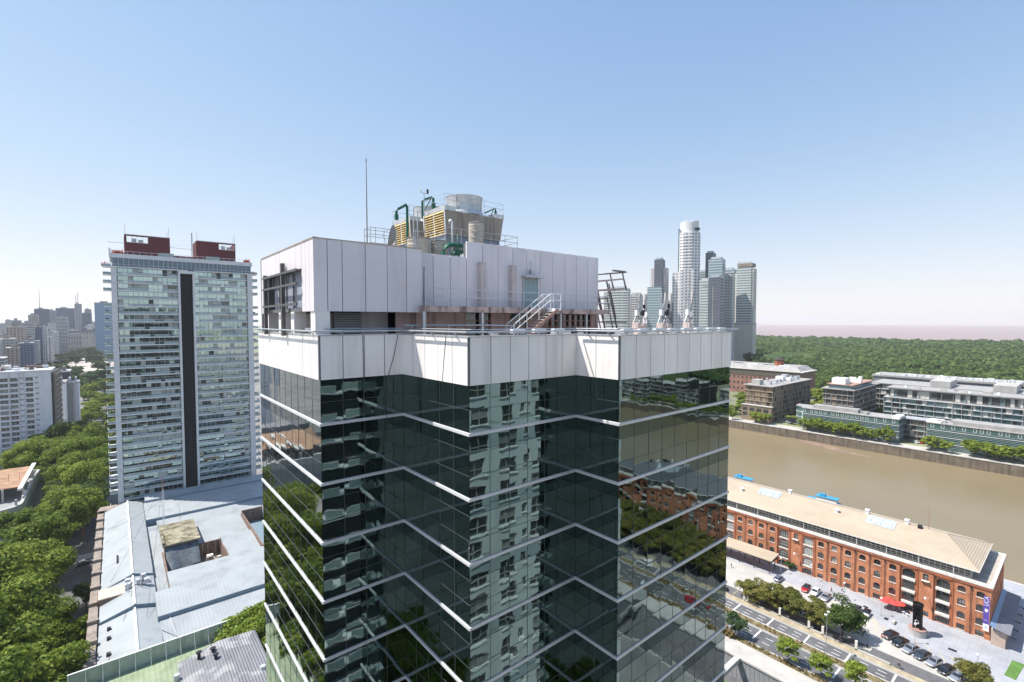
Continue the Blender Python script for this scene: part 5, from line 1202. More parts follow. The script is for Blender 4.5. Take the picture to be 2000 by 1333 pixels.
def plain(name, lab, x0, x1, y0, y1, z1, m, grp=None, roof=True, cat='building', seed=0, z0=0):
    t = thing(name, lab, cat, ((x0+x1)/2, (y0+y1)/2, 0), grp)
    MB().box(x0, x1, y0, y1, z0, z1).build('wall', m, t)
    if roof:
        rr = random.Random(int(x0*7+y0)+seed); MB().box(x0-.3, x1+.3, y0-.3, y1+.3, z1, z1+.8).build('roof', rr.choice([M_roofw, M_unit, M_stone]), t)
        b = MB(); w = (x1-x0); b.box(x0+w*.25, x0+w*.6, y0+2, y0+8, z1+.8, z1+4.2); b.build('roof_house', rr.choice([M_roofw, M_unit, M_ostone]), t)
    return t
plain('narrow_block', 'narrow dark slab behind the white block', -32.5, -26.9, 482, 500, 51, mat('dark_slab_wall', (.07,.07,.08), .8))
plain('narrow_block', 'narrow pale grey block to the right of the white block', -32, -28, 455, 480, 45, M_wrend); plain('narrow_block', 'narrow block with a grey shaded side at the end of the avenue', -28, -24.6, 470, 490, 43.5, mat('grey_side', (.30,.29,.28), .9)); plain('narrow_block', 'narrow white party wall rising over the avenue trees', -26.2, -23.3, 505, 520, 40.5, M_wrend)
plain('low_block', 'low grey walled yard below the white block at the left edge', -90, -46, 372, 390, 12.5, mat('grey_wall', (.24,.24,.25), .9, 0, .2, .3), roof=False)
# unfinished building with a rounded corner
cb = thing('unfinished_building', 'unfinished concrete building with a rounded corner and rusty formwork on top', 'building', (-45, 290, 0))
pl = [(-90, 262)]+[(-37+7*sin(a*pi/16), 269-7*cos(a*pi/16)) for a in range(9)]+[(-30, 325), (-90, 325)]
inn = [(x+(1.2 if x < -60 else -1.0), y+(1.2 if y < 280 else -1.2)) for x, y in pl]
b = MB(); b.prism(pl, 0, 13.2); b.build('wall', mat('cast_concrete', (.30,.31,.31), .9, 0, .2, .2), cb)
def ring(po, pi_, z0, z1, nm, m):
    b = MB(); n = len(po)
    for i in range(n):
        j = (i+1) % n; a, c, d, e = po[i], po[j], pi_[j], pi_[i]
        b.face([(*a,z0),(*c,z0),(*c,z1),(*a,z1)]); b.face([(*e,z0),(*d,z0),(*d,z1),(*e,z1)]); b.face([(*a,z1),(*c,z1),(*d,z1),(*e,z1)])
    return b.build(nm, m, cb)
ring(pl, inn, 13.2, 16.4, 'parapet', M_conc2)
for i in range(9): b = MB(); x = -80+i*6; b.box(x, x+.7, 266, 266.7, 13.2, 18.6); b.box(x, x+.7, 285, 285.7, 13.2, 18.6); b.build('pillar', M_conc2, cb)
for i, (x0, x1) in enumerate(((-75,-56),(-54,-45),(-43,-32.5))):
    b = MB(); b.loft([[(x0, 274+6*i, 18.4), (x1, 274+6*i, 18.4), (x1, 274+6*i, 18.8), (x0, 274+6*i, 18.8)], [(x0, 318, 19.6), (x1, 318, 19.6), (x1, 318, 20.0), (x0, 318, 20.0)]]); b.build('formwork_deck', mat('rust_formwork', (.36,.22,.14), .9, 0, .35, .3) if 'rust_formwork' not in bpy.data.materials else bpy.data.materials['rust_formwork'], cb)
    MB().loft([[(x1, 270+4*i, 19), (x1+1.4, 270+4*i, 19), (x1+1.4, 270+4*i, 19.9), (x1, 270+4*i, 19.9)], [(x1+.4, 320, 20), (x1+1.8, 320, 20), (x1+1.8, 320, 20.9), (x1+.4, 320, 20.9)]]).build('beam', M_stone, cb)
b = MB()
for i in range(14): x = -78+i*3.4; b.bar((x, 296, 19), (x+.2, 296, 22.3), .12)
b.build('scaffold', mat('rust_tube', (.35,.17,.09), .8), cb)
for i in range(5): b = MB(); y = 275+8*i; b.cyl(-30.6, y, 16.4, 17.6, .5, .4, 8); b.build('parapet_stub', M_stone, cb)
# ---------------------------------------------------------------- far city, one thing per block
def cm(n, w, **k): return citymat(n, w, **k)
FC = [cm('facade_buff', (.40,.37,.33)), cm('facade_grey', (.34,.34,.35), fx=2.6), cm('facade_pink', (.42,.33,.29), fx=4, wx=.4), cm('facade_white', (.55,.55,.54), fx=2.8, wx=.5), cm('facade_stripe', (.46,.47,.48), fx=3, wx=1.1, wz=.45), cm('facade_navy', (.13,.17,.24), win=(.05,.08,.13), wx=.7, wz=.6)]
plain('slab_tower', 'dark blue slab tower under the tallest thin mast on the left skyline', -174, -145, 1892, 1930, 124, cm('navy_slab', (.10,.13,.19), win=(.06,.08,.12), wx=.8), cat='tower')
t = thing('antenna_mast', 'tall thin mast on the dark slab tower of the left skyline', 'mast', (-163, 1900, 124)); MB().tube([(-163, 1900, 124), (-163, 1900, 150), (-163, 1900, 182)], [.9, .6, .3], 6).build('pole', M_dish, t)
plain('office_tower', 'pale grey tower right of the dark slab on the left skyline', -153, -137, 1994, 2020, 122, FC[1], cat='tower')
plain('office_tower', 'wide dark blue tower in the middle of the left skyline', -144, -100, 2095, 2130, 131, cm('blue_wide', (.12,.16,.23), win=(.07,.10,.15), wx=.75), cat='tower')
t = plain('concrete_tower', 'slim concrete tower with two masts on the left skyline', -83, -69, 1748, 1770, 136, cm('bare_concrete', (.33,.33,.34), fx=5, wx=.2), cat='tower')
b = MB(); b.tube([(-80, 1755, 136), (-80, 1755, 160)], .7, 5); b.tube([(-76, 1755, 136), (-76, 1755, 168)], .6, 5); b.build('mast', M_dish, t)
plain('office_tower', 'dark low tower beside the slim concrete tower', -75, -53, 1899, 1930, 114, FC[5], cat='tower'); plain('office_tower', 'grey blue tower peeping behind the slim concrete tower', -74, -58, 2050, 2080, 128, FC[1], cat='tower')
plain('glass_tower', 'light blue glass tower beside the balconies of the apartment tower', -39, 4, 1600, 1640, 136, cm('sky_glass', (.16,.28,.38), win=(.12,.24,.36), wx=.9, wz=.85, rough=.3), cat='tower')
plain('office_block', 'beige block with a blank side below the dark slab tower', -147, -132, 1493, 1520, 103, FC[0]); plain('office_block', 'white block with horizontal window bands before the wide dark tower', -102, -84, 1497, 1525, 98, FC[4])
plain('office_block', 'pinkish stepped block with a grey top on the left skyline', -132, -112, 1093, 1120, 80, FC[2]); plain('office_block', 'grey top storey block behind the pinkish one', -132, -122, 1142, 1160, 90, FC[1]); plain('office_block', 'pale banded block right of the pinkish one', -132, -115, 1243, 1270, 86, FC[4]); plain('office_block', 'dark navy glass block with a white side wall', -105, -96, 1145, 1170, 79, FC[5]); plain('office_block', 'white side block touching the dark navy block', -96, -91, 1145, 1170, 79, FC[3])
rr = random.Random(31); n = 0
for (d0, d1, xa, xb, z0, z1, cnt) in ((700, 900, -132, -88, 42, 66, 6), (900, 1100, -140, -88, 50, 72, 8), (1100, 1350, -160, -90, 50, 74, 10), (1350, 1700, -190, -110, 52, 76, 12), (1700, 2300, -260, -30, 60, 88, 20), (2400, 3600, -420, 60, 60, 95, 26)):
    for i in range(cnt):
        y = rr.uniform(d0, d1); x = xa+(xb-xa)*(i+.5)/cnt+rr.uniform(-3, 3); w = rr.uniform(9, 20)*(1 if y < 1700 else 1.6); z = rr.uniform(z0, z1)
        x -= w if x+w > -86*max(1, y/1100)**.2 and y < 1690 else 0
        plain('city_block', 'hazy city block among many in the distance beyond the avenue trees', x, x+w, y, y+rr.uniform(14, 30), z, rr.choice(FC), 'hazy city blocks in the distance')
# domed post palace
pm = cm('palace_stone', (.42,.38,.36), win=(.10,.10,.11), fx=5.2, wx=.3, fz=14, wz=.55)
t = thing('palace', 'long stone palace with mansard roofs and a domed centre beyond the plaza', 'palace', (-50, 1700, 0))
MB().box(-98, 40, 1700, 1760, 0, 56).build('wall', pm, t); MB().box(-99, 41, 1698.5, 1762, 56, 58).build('cornice', M_stone, t)
for xa, xb in ((-97, -69), (-34, 39)): b = MB(); b.loft([[(xa, 1701, 58), (xb, 1701, 58), (xb, 1759, 58), (xa, 1759, 58)], [(xa+1.5, 1705, 65), (xb-1.5, 1705, 65), (xb-1.5, 1755, 65), (xa+1.5, 1755, 65)]]); b.build('mansard', mat('slate', (.16,.17,.19), .7) if 'slate' not in bpy.data.materials else bpy.data.materials['slate'], t); MB().box(xa+1, xb-1, 1704, 1756, 65, 66).build('roof', M_roofw, t)
MB().box(-69, -34, 1696, 1765, 0, 62).build('pavilion', pm, t)
b = MB()
for i in range(9): b.cyl(-66+i*3.6, 1695, 26, 57, 1.0, .9, 8)
b.build('colonnade', M_stone, t)
b = MB(); b.loft([[(-68, 1697, 62), (-35, 1697, 62), (-35, 1764, 62), (-68, 1764, 62)], [(-65, 1699, 72), (-38, 1699, 72), (-38, 1760, 72), (-65, 1760, 72)], [(-58, 1705, 79), (-45, 1705, 79), (-45, 1752, 79), (-58, 1752, 79)], [(-54, 1710, 82), (-49, 1710, 82), (-49, 1748, 82), (-54, 1748, 82)]]); b.build('dome', bpy.data.materials['slate'], t)
b = MB(); b.cyl(-51.5, 1697, 66, 66.1, .1); 
b = MB(); b.loft([[(-51.5+7*cos(a*pi/8), 1696, 67+7*sin(a*pi/8)) for a in range(9)], [(-51.5+7*cos(a*pi/8), 1699, 67+7*sin(a*pi/8)) for a in range(9)]]); b.build('pediment', M_stone, t)
# ---------------------------------------------------------------- high-rises beyond the tower roof
wt = thing('round_tower', 'tallest white tower with a slanted cylindrical top on the right skyline', 'tower', (690, 405, 0))
m_wt = cm('tall_white', (.72,.71,.71), win=(.20,.21,.24), fx=4.6, wx=.5, fz=4.6, wz=.45)
b = MB(); ang = R(39.5+21)
def orient(cx, cy, hw, hd, a=None):
    a = ang if a is None else a; f = (sin(a), cos(a)); r_ = (cos(a), -sin(a)); return lambda u, v: (cx+r_[0]*u*hw+f[0]*v*hd, cy+r_[1]*u*hw+f[1]*v*hd)
q = orient(690, 405, 1, 1)
b.prism([q(-14, -8), q(-8, -13), q(4, -13), q(15.5, -6), q(15.5, 12), q(-14, 12)], 0, 225, 0); b.build('shaft', m_wt, wt)
b = MB()
for k in range(48): b.prism([q(-14.4, -8), q(-8, -13.5), q(4, -13.5), q(16, -6), q(16, 12), q(-14.4, 12)], 2+4.6*k, 3.5+4.6*k)
b.build('floor_bands', mat('white_bands', (.72,.71,.71), .8), wt)
b = MB(); n = 24; ri = [q(13.5*cos(2*pi*i/n), 11.5*sin(2*pi*i/n)) for i in range(n)]
b.loft([[(*p, 225) for p in ri], [(*p, 240+4*((i/n+.25) % 1 > .5)+3*cos(2*pi*i/n)) for i, p in enumerate(ri)]]); b.build('crown', mat('crown_white', (.70,.70,.71), .6, 0, .05, .05), wt)
b = MB(); b.prism([q(8, -14), q(15, -9.5), q(15, -8), q(8, -12)], 227, 231); b.build('crown_opening', M_blacks, wt)
b = MB(); b.prism([q(-24, -8), q(-12, -10), q(-12, 10), q(-24, 10)], 0, 165); b.prism([q(-12, -13.5), q(8, -13.5), q(8, 0), q(-12, 0)], 0, 168); b.build('lower_wing', m_wt, wt)
b = MB(); b.prism([q(-16, -6), q(-14, -7), q(-14, 8), q(-16, 8)], 160, 232); b.build('glass_edge', M_gg2, wt)
M_twb = mat('tower_balcony', (.60,.60,.60), .8)
def tw(nm, lab, px, D, hw, z, m, cat='tower', dep=9, grp=None):
    h = R(39.5)+math.atan((px-1000)/940); Dn = D/math.cos(math.atan((px-1000)/940)); x, y = Dn*sin(h), Dn*cos(h); qq = orient(x, y, hw, dep, h+.25)
    t = thing(nm, lab, cat, (x, y, 0), grp); MB().prism([qq(-1, -1), qq(1, -1), qq(1, 1), qq(-1, 1)], 0, z).build('shaft', m, t)
    MB().prism([qq(-.7, -.7), qq(.7, -.7), qq(.7, .7), qq(-.7, .7)], z, z+3).build('roof_house', M_unit, t)
    b = MB(); k = 6
    while k < z-2: b.prism([qq(-1.05, -1.06), qq(.3, -1.06), qq(.3, -.98), qq(-1.05, -.98)], k, k+1.1); b.prism([qq(.5, -1.1), qq(1.04, -1.1), qq(1.04, 1), qq(.5, -.98)], k, k+1.3); k += 4
    if 'dark' not in lab: b.build('balcony_bands', M_twb, t)
    return t, qq, x, y
m_gr = cm('grey_teal_tower', (.56,.58,.57), win=(.22,.27,.28), wx=1.1, wz=.5, fz=4); m_dk = cm('dark_tower', (.12,.135,.165), win=(.085,.10,.13), wx=.7, fz=4); m_pk = cm('pinkish_tower', (.62,.58,.57), win=(.2,.2,.22), fz=4, wx=.5); m_tl = cm('teal_tower', (.42,.49,.51), win=(.18,.25,.28), wx=1.1, wz=.6, fz=4); m_be = cm('beige_tower', (.62,.585,.53), win=(.28,.27,.26), fz=3.6, fx=3.4, wx=.4)
D = 760
tw('apartment_tower', 'grey green rounded tower just right of the steel lattice frame', 1207, D, 17, 140, m_gr); tw('apartment_tower', 'pale half of the grey green tower nearest the lattice frame', 1198, D+30, 14, 137, m_be)
t, qq, x, y = tw('dark_tower', 'dark slim tower with pinkish side walls left of the tallest white tower', 1287, D, 6.2, 185, m_dk)
MB().prism([qq(-2.0, -.6), qq(-1.0, -.6), qq(-1.0, 1), qq(-2.0, 1)], 0, 172).build('side_shaft', m_pk, t); MB().prism([qq(1.0, -.6), qq(1.9, -.6), qq(1.9, 1), qq(1.0, 1)], 0, 172).build('side_shaft', m_pk, t); MB().prism([qq(-2.3, -1.9), qq(1.2, -1.9), qq(1.2, -1.05), qq(-2.3, -1.05)], 0, 142).build('rounded_front', m_tl, t)
tw('low_tower', 'lower dark block at the foot of the slim dark tower', 1303, D-60, 6, 117, m_dk); tw('low_tower', 'pale square tower behind the left telecom antennas', 1242, D+60, 9, 134, m_pk)
tw('glass_tower', 'blue grey tower tucked behind the right side of the tallest white tower', 1373, D+40, 6, 170, m_tl)
tw('dark_tower', 'dark slim shaft right of the tallest white tower', 1386, D-10, 5.5, 194, m_dk); tw('dark_tower', 'dark teal glass tower with a white corner beside the slim shaft', 1398, D-30, 10, 182, m_tl)
MB_ = None
tw('grey_tower', 'grey low glass tower in front of the dark teal one', 1379, D-60, 8, 148, m_gr); tw('grey_tower', 'dark ribbed tower front below the dark teal glass tower', 1397, D-80, 8, 150, m_dk)
tw('white_tower', 'white tower with a green glass top left of the beige tower', 1419, D, 9.5, 160, cm('white_grid_tower', (.64,.63,.62), win=(.25,.27,.28), fz=4.2, fx=4, wx=.5)); tw('white_tower', 'green glass tower behind the white gridded one', 1421, D+60, 11, 176, m_tl)
t, qq, x, y = tw('beige_tower', 'beige rounded tower with a stepped crown standing before the forest', 1456, 770, 12.5, 172, m_be)
MB().prism([qq(-.95, -1.08), qq(.75, -1.2), qq(.75, -1.0), qq(-.95, -1.0)], 0, 174).build('front_bay', m_gr, t); MB().prism([qq(-1.25, -.5), qq(-.98, -.95), qq(-.98, .9), qq(-1.25, .9)], 0, 165).build('side_bay', m_be, t)
b = MB(); b.prism([qq(-.9, -1.1), qq(.9, -1.1), qq(.9, 1), qq(-.9, 1)], 175, 180); b.build('crown', M_ostone, t)
b = MB()
for i in range(9): b.prism([qq(-.85+i*.2, -1.1), qq(-.8+i*.2, -1.1), qq(-.8+i*.2, -1), qq(-.85+i*.2, -1)], 180, 182+2*(i % 3 == 1))
b.build('pinnacle', M_ostone, t); MB().prism([qq(-1.3, -1.3), qq(1.1, -1.3), qq(1.1, 1), qq(-1.3, 1)], 84, 86.5).build('belt', M_conc2, t); MB().prism([qq(-1.28, -1.26), qq(1.08, -1.26), qq(1.08, .98), qq(-1.28, .98)], 0, 84).build('lower_shaft', m_be, t)
# ---------------------------------------------------------------- trees
L1 = leaf('plane_leaves', (0.066,0.113,0.016), (0.168,0.238,0.030), (0.366,0.393,0.064)); L2 = leaf('dark_leaves', (0.030,0.067,0.027), (0.067,0.122,0.043), (0.122,0.183,0.061)); L3 = leaf('yellowing_leaves', (0.080,0.105,0.023), (0.191,0.204,0.045), (0.395,0.308,0.089)); L4 = leaf('bright_leaves', (0.088,0.147,0.018), (0.205,0.287,0.036), (0.410,0.435,0.070))
L2b = leaf('deep_leaves', (0.037,0.067,0.018), (0.079,0.128,0.030), (0.159,0.207,0.049))
M_bark = mat('bark', (.16,.12,.09), .95, 0, .3, 2.)
def quads_mesh(name, cen, nor, size, m, rng):
    n = len(cen); a = rng.normal(size=(n, 3)); u = np.cross(nor, a); u /= np.linalg.norm(u, axis=1)[:, None]+1e-9; v = np.cross(nor, u)
    s = size[:, None]; asp = rng.uniform(.55, .9, n)[:, None]
    P = np.stack([cen-u*s, cen-v*s*asp+nor*s*.15, cen+u*s, cen+v*s*asp+nor*s*.15], 1).reshape(-1, 3)
    me = bpy.data.meshes.new(name); me.vertices.add(4*n); me.vertices.foreach_set('co', P.ravel().astype(np.float32))
    me.loops.add(4*n); me.loops.foreach_set('vertex_index', np.arange(4*n, dtype=np.int32)); me.polygons.add(n); me.polygons.foreach_set('loop_start', np.arange(0, 4*n, 4, dtype=np.int32))
    me.update(calc_edges=True); me.validate(); me.materials.append(m); return me
def crown(name, Rr, zc, hz, ncl, nlf, ls, m, seed, clr=.30, flat=.0):
    rng = np.random.default_rng(seed)
    d = rng.normal(size=(ncl, 3)); d[:, 2] = d[:, 2]*.8+.25; d /= np.linalg.norm(d, axis=1)[:, None]
    rad = rng.uniform(.42, .92, ncl)**.7; lob = 1+.22*np.sin(3*np.arctan2(d[:, 1], d[:, 0])+seed)+.12*rng.normal(size=ncl)
    cc = d*rad[:, None]*lob[:, None]*np.array((Rr*.82, Rr*.82, hz*.82))
    per = nlf//ncl; idx = np.repeat(np.arange(ncl), per); n = len(idx)
    cs = rng.uniform(.65, 1.35, ncl)*Rr*clr
    e = rng.normal(size=(n, 3)); e /= np.linalg.norm(e, axis=1)[:, None]; e[:, 2] = np.where(e[:, 2] < -.3, -e[:, 2]*.6, e[:, 2])
    rr = rng.uniform(.35, 1, n)**.5
    p = cc[idx]+e*(rr*cs[idx])[:, None]*np.array((1, 1, .72))
    nor = e+rng.normal(size=(n, 3))*.55+np.array((0, 0, .35)); nor /= np.linalg.norm(nor, axis=1)[:, None]
    p[:, 2] += zc
    return quads_mesh(name, p, nor, ls*rng.uniform(.6, 1.35, n), m, rng)
def trunk(name, H_, r0, Rr, zc, seed):
    rt = random.Random(seed); b = MB(); b.tube([(0,0,-.3), (rt.uniform(-.15,.15), rt.uniform(-.15,.15), H_*.5), (rt.uniform(-.3,.3), rt.uniform(-.3,.3), H_)], [r0*1.25, r0, r0*.8], 8)
    for i in range(5):
        a = i*1.26+rt.random()*.6; b.tube([(0, 0, H_*.85), (cos(a)*Rr*.3, sin(a)*Rr*.3, H_+(zc-H_)*.6), (cos(a)*Rr*.6, sin(a)*Rr*.6, zc+Rr*.15)], [r0*.6, r0*.4, r0*.15], 6)
    o = b.build(name, M_bark); me = o.data; bpy.data.objects.remove(o); return me
SPEC = {}
def tree_kind(key, n, Rr, zc, hz, ncl, nlf, ls, m, tr, clr=.30):
    SPEC[key] = [(crown('crown', Rr, zc, hz, ncl, nlf, ls, m, 100*len(SPEC)+i, clr), trunk('trunk', *tr, Rr, zc, i)) for i in range(n)]
tree_kind('plane', 5, 8.6, 13.5, 7.8, 46, 15000, .33, L1, (7.5, .5), .31); tree_kind('dark', 2, 5.5, 8.5, 5.0, 40, 5200, .36, L2, (4.5, .3)); tree_kind('street', 3, 4.9, 4.9, 5.0, 40, 10000, .24, L3, (1.6, .22), .33); tree_kind('small', 2, 2.6, 3.6, 2.5, 24, 3200, .17, L4, (1.8, .11), .34); tree_kind('quay', 3, 5.2, 5.6, 4.2, 30, 2300, .48, L4, (2.6, .25)); tree_kind('far', 4, 8.5, 10, 6.5, 26, 1500, .95, L1, (5, .5)); tree_kind('park', 2, 9, 11, 7.5, 26, 1300, 1.05, L2, (5, .5))
rt = random.Random(77)
def tree(key, x, y, s, lab, grp=None, name='tree', z=0, sz=1., m=None):
    cr, tk = rt.choice(SPEC[key]); t = thing(name, lab, 'tree', (x, y, z), grp); t.rotation_euler = (0, 0, rt.uniform(0, 6.28)); t.scale = (s, s, s*sz*rt.uniform(.86, 1.16))
    for me, nm in ((cr, 'crown'), (tk, 'trunk')):
        o = bpy.data.objects.new(nm, me); C.objects.link(o); o.parent = t
        if m and nm == 'crown': o.material_slots[0].link = 'OBJECT'; o.material_slots[0].material = m
    return t
near = [(-14.5,133,1.2,'big plane tree at the bottom left corner beside the hall'), (-22,119,1.3,'big plane tree at the very bottom left corner'), (-23.5,151,1.4,'broad plane tree at the left edge second from the bottom'), (-17.5,168,.95,'plane tree whose crown reaches toward the street gap'), (-27,178,1.35,'tall plane tree at the left edge below the unfinished building'), (-20.5,194,1.15,'plane tree just above the gap where a car shows'), (-31,205,1.25,'plane tree at the left edge halfway up the avenue'), (-20.5,226,1.15,'plane tree beyond the car in the street gap'), (-27,241,.98,'tall plane tree right of the unfinished building wall'), (-16.5,249,1.1,'plane tree standing close to the apartment tower foot')]
for x, y, s, lab in near: tree('plane', x, y, s, lab, name='plane_tree')
for x, y, s, lab in ((-9.2,148,.8,'small dark tree between the big planes and the hall parapet'), (-8.6,139,.85,'dark low tree against the lower end of the hall parapet'), (-9.0,192,.62,'small blue green tree beside the hall parapet above the car'), (-9.6,170,.6,'dark small tree under the street gap by the hall'), (-9.5,128,.8,'dark tree at the foot of the green panel parapet')): tree('dark', x, y, s, lab, name='dark_tree')
for i in range(14):
    for j, x0 in enumerate((-13.5, -24.5, -36)):
        y = 264+i*10.2+rt.uniform(-2, 2); x = x0+rt.uniform(-2, 2)
        if x0 < -30 and y < 335: continue
        if x0 < -20 and y < 335: x += 3.5
        if x < -42 and y > 360: continue
        if x < -27 and y > 388: continue
        tree('plane', x, y, rt.uniform(.95, 1.3) if y > 335 or x0 > -20 else .85, 'plane tree in the merged canopy between the white block and the apartment tower', 'plane trees of the avenue canopy', 'plane_tree', m=rt.choice([L4, L4, None, None, L2b]))
for x, y, s in ((-12.5,113,1.0),(-11.5,162,.75),(-35,165,1.25),(-38,222,.9),(-33,136,1.2),(-12,256,.9)): tree('plane', x, y, s, 'plane tree filling the canopy along the street beside the hall', 'plane trees of the near street', 'plane_tree', m=L4 if x > -13 else None)
for y in range(100, 126, 9): tree('plane', -32, y, 1.1, 'plane tree on the far side of the avenue, low at the left edge', 'plane trees low at the left edge', 'plane_tree')
for y in range(-40, 100, 11): tree('plane', -16+rt.uniform(-2, 2), y, 1.05, 'plane tree continuing the avenue below the frame', 'plane trees below the frame', 'plane_tree')
for x, y, s, lab in ((22.3,121,.85,'leafy tree squeezed between the hall and the glass tower'), (24.5,113,.8,'bright tree beside the corrugated shed roof'), (18.3,128.5,.42,'small bright bush tree behind the green parapet'),(27,122,.9,'tree half hidden by the glass tower corner')): tree('plane', x, y, s, lab, name='leafy_tree', z=3.0 if s > .5 else 9, m=L4)
# trees of the avenue and the plazas beyond
for i in range(34):
    y = 400+i*16+rt.uniform(-5, 5); x = rt.choice((-16, -8, -22, -4))-(y-400)*.012+rt.uniform(-4, 4)
    tree('far', x, y, rt.uniform(.8, 1.1), 'rounded tree in the green band beyond the white block', 'trees of the middle avenue', 'avenue_tree')
for i in range(64):
    y = rt.uniform(760, 1650); x = -4-(y*.09)*rt.random()-rt.uniform(0, 4)
    if y > 1050 and -60 < x < -10 and y < 1300 and rt.random() < .5: continue
    tree('park', x, y, rt.uniform(.9, 1.5), 'round dark tree on the distant plaza before the palace', 'trees of the distant plaza', 'plaza_tree')
sheet('plaza', mat('plaza_paving', (.50,.45,.40), .9, 0, .2, .05), [[(-75,1150),(2,1150),(2,1690),(-85,1690)], [(-40,860),(0,860),(0,960),(-30,960)]], .05)
sheet('avenue', G_asph, [(-22, -7, 60, 760)], .04)
sheet('zebra_crossing', G_paint, [(-13.6+.0, -8, 236+i*1.1, 236.5+i*1.1) for i in range(5)], .05)
# row along the parking lot, small street trees
for i, (x, y, s) in enumerate(((152.9,66.6,.86),(153.3,62.6,.78),(153.7,59.0,.8),(154.2,55.4,.88),(154.6,49.2,.93),(155.4,42.6,1.12))):
    tree('street', x, y, s, ['leftmost tree of the row along the parking fence','second tree from the left along the parking fence','third tree from the left along the parking fence','fourth tree along the parking fence before the white cars','fifth tree along the parking fence, left of the biggest','biggest greenest tree at the right end of the parking fence row'][i], 'trees along the parking fence', 'street_tree', m=L2b if i == 5 else None, sz=.98)
for x, y, s, lab in ((131.6,47.9,1.15,'small round tree in the planting strip below the lamp post'), (132.4,40.6,1.12,'pale green small tree second in the planting strip'), (134.2,34.0,1.1,'small tree cut by the bottom edge in the planting strip')): tree('small', x, y, s, lab, 'small trees of the planting strip', 'young_tree')
for y in range(-130, -24, 9): tree('street', 157+rt.uniform(-2, 2), y, 1.2, 'street tree along the dock road seen only in the glass', 'street trees seen in reflection', 'street_tree'); tree('street', 168+rt.uniform(-4, 4), y+4, 1.1, 'street tree along the dock road seen only in the glass', 'street trees seen in reflection', 'street_tree')
tree('small', 131.6, 61.6, 1.15, 'wispy grey green shrub tree among the dry grass near the tower', name='young_tree', m=L2, sz=.9)
tree('street', 157.2, 15.8, .72, 'round tree at the bottom edge beside the last parked car', name='street_tree'); tree('small', 182.5, 66.6, .6, 'little conifer shrub at the right corner of the canopy', name='shrub', m=L2)
# far quay
for i, (x, y, s) in enumerate(((428,206,.8),(431,187,1.0),(429,182,.95),(431,178,.8),(431,149,.9),(431,144,1.0),(430,138.5,1.05),(431,132,1.0),(430,126,1.1),(431,120,1.05),(430,114,1.0),(430,108,1.05),(431,102,.9),(430,95,1.05),(430,69.5,1.05),(429,61,.75),(430,48.5,1.0),(431,43,1.05),(430,37.5,1.1),(431,31,1.1),(430,25,1.0),(431,19,1.0),(430,12,1.0),(455,212,1.3),(448,220,1.2),(462,84,.9),(470,160,1.0),(480,158,1.2),(492,160,1.3),(505,163,1.4),(520,160,1.5),(536,122,1.2),(490,118,1.3),(482,115,1.1),(550,175,1.6),(560,160,1.5),(575,165,1.6),(590,190,1.7),(600,185,1.5),(470,215,1.4),(490,225,1.6),(510,235,1.5),(540,230,1.7),(570,235,1.7))):
    tree('quay', x, y, s*(1.15 if x < 440 else 1.), 'round bright tree in the clipped row on the far quay' if x < 440 else 'bushy tree between the far bank apartment blocks', 'trees of the far quay' if x < 440 else 'trees between the far bank blocks', 'quay_tree')
for i, (x, y) in enumerate(((444,165.5),(447,163),(446,160))):
    t = thing('palm_tree', ['left palm at the head of the green office bar','middle palm at the head of the green office bar','right palm at the head of the green office bar'][i], 'palm', (x, y, 0), 'palms on the far quay'); MB().tube([(x, y, 0), (x+.2, y, 6.5)], [.28, .2], 6).build('trunk', M_bark, t)
    b = MB()
    for k in range(12):
        a = k*.52; p = [(x+.2+cos(a)*r_, y+sin(a)*r_, 6.6+1.2*r_-.42*r_*r_) for r_ in (0, 1.2, 2.4, 3.2)]
        for q0, q1, w in zip(p, p[1:], (.5, .45, .2)): b.face([(q0[0]-sin(a)*w, q0[1]+cos(a)*w, q0[2]), (q0[0]+sin(a)*w, q0[1]-cos(a)*w, q0[2]), (q1[0]+sin(a)*w*.6, q1[1]-cos(a)*w*.6, q1[2]), (q1[0]-sin(a)*w*.6, q1[1]+cos(a)*w*.6, q1[2])])
    b.build('crown', L4, t, fix=False)
for i in range(56):
    y = -190+i*12+rt.uniform(-4, 4)
    if 148 < y < 205: continue
    tree('far', 655+rt.uniform(0, 38), y, rt.uniform(.6, 1.15), 'tree at the ragged near edge of the estuary forest', 'trees at the forest edge', 'edge_tree', m=rt.choice([L2, L2b, L4, L1]))
for i in range(30): tree('quay', 430+rt.uniform(-1, 3), -20-i*9, rt.uniform(.9, 1.2), 'quay tree farther along the dock, seen only in the tower glass', 'quay trees seen in reflection', 'quay_tree')
tree('park', 690, 300, 2.0, 'tall dark tree rising over the forest beside the beige tower', name='dark_tree', sz=1.1)
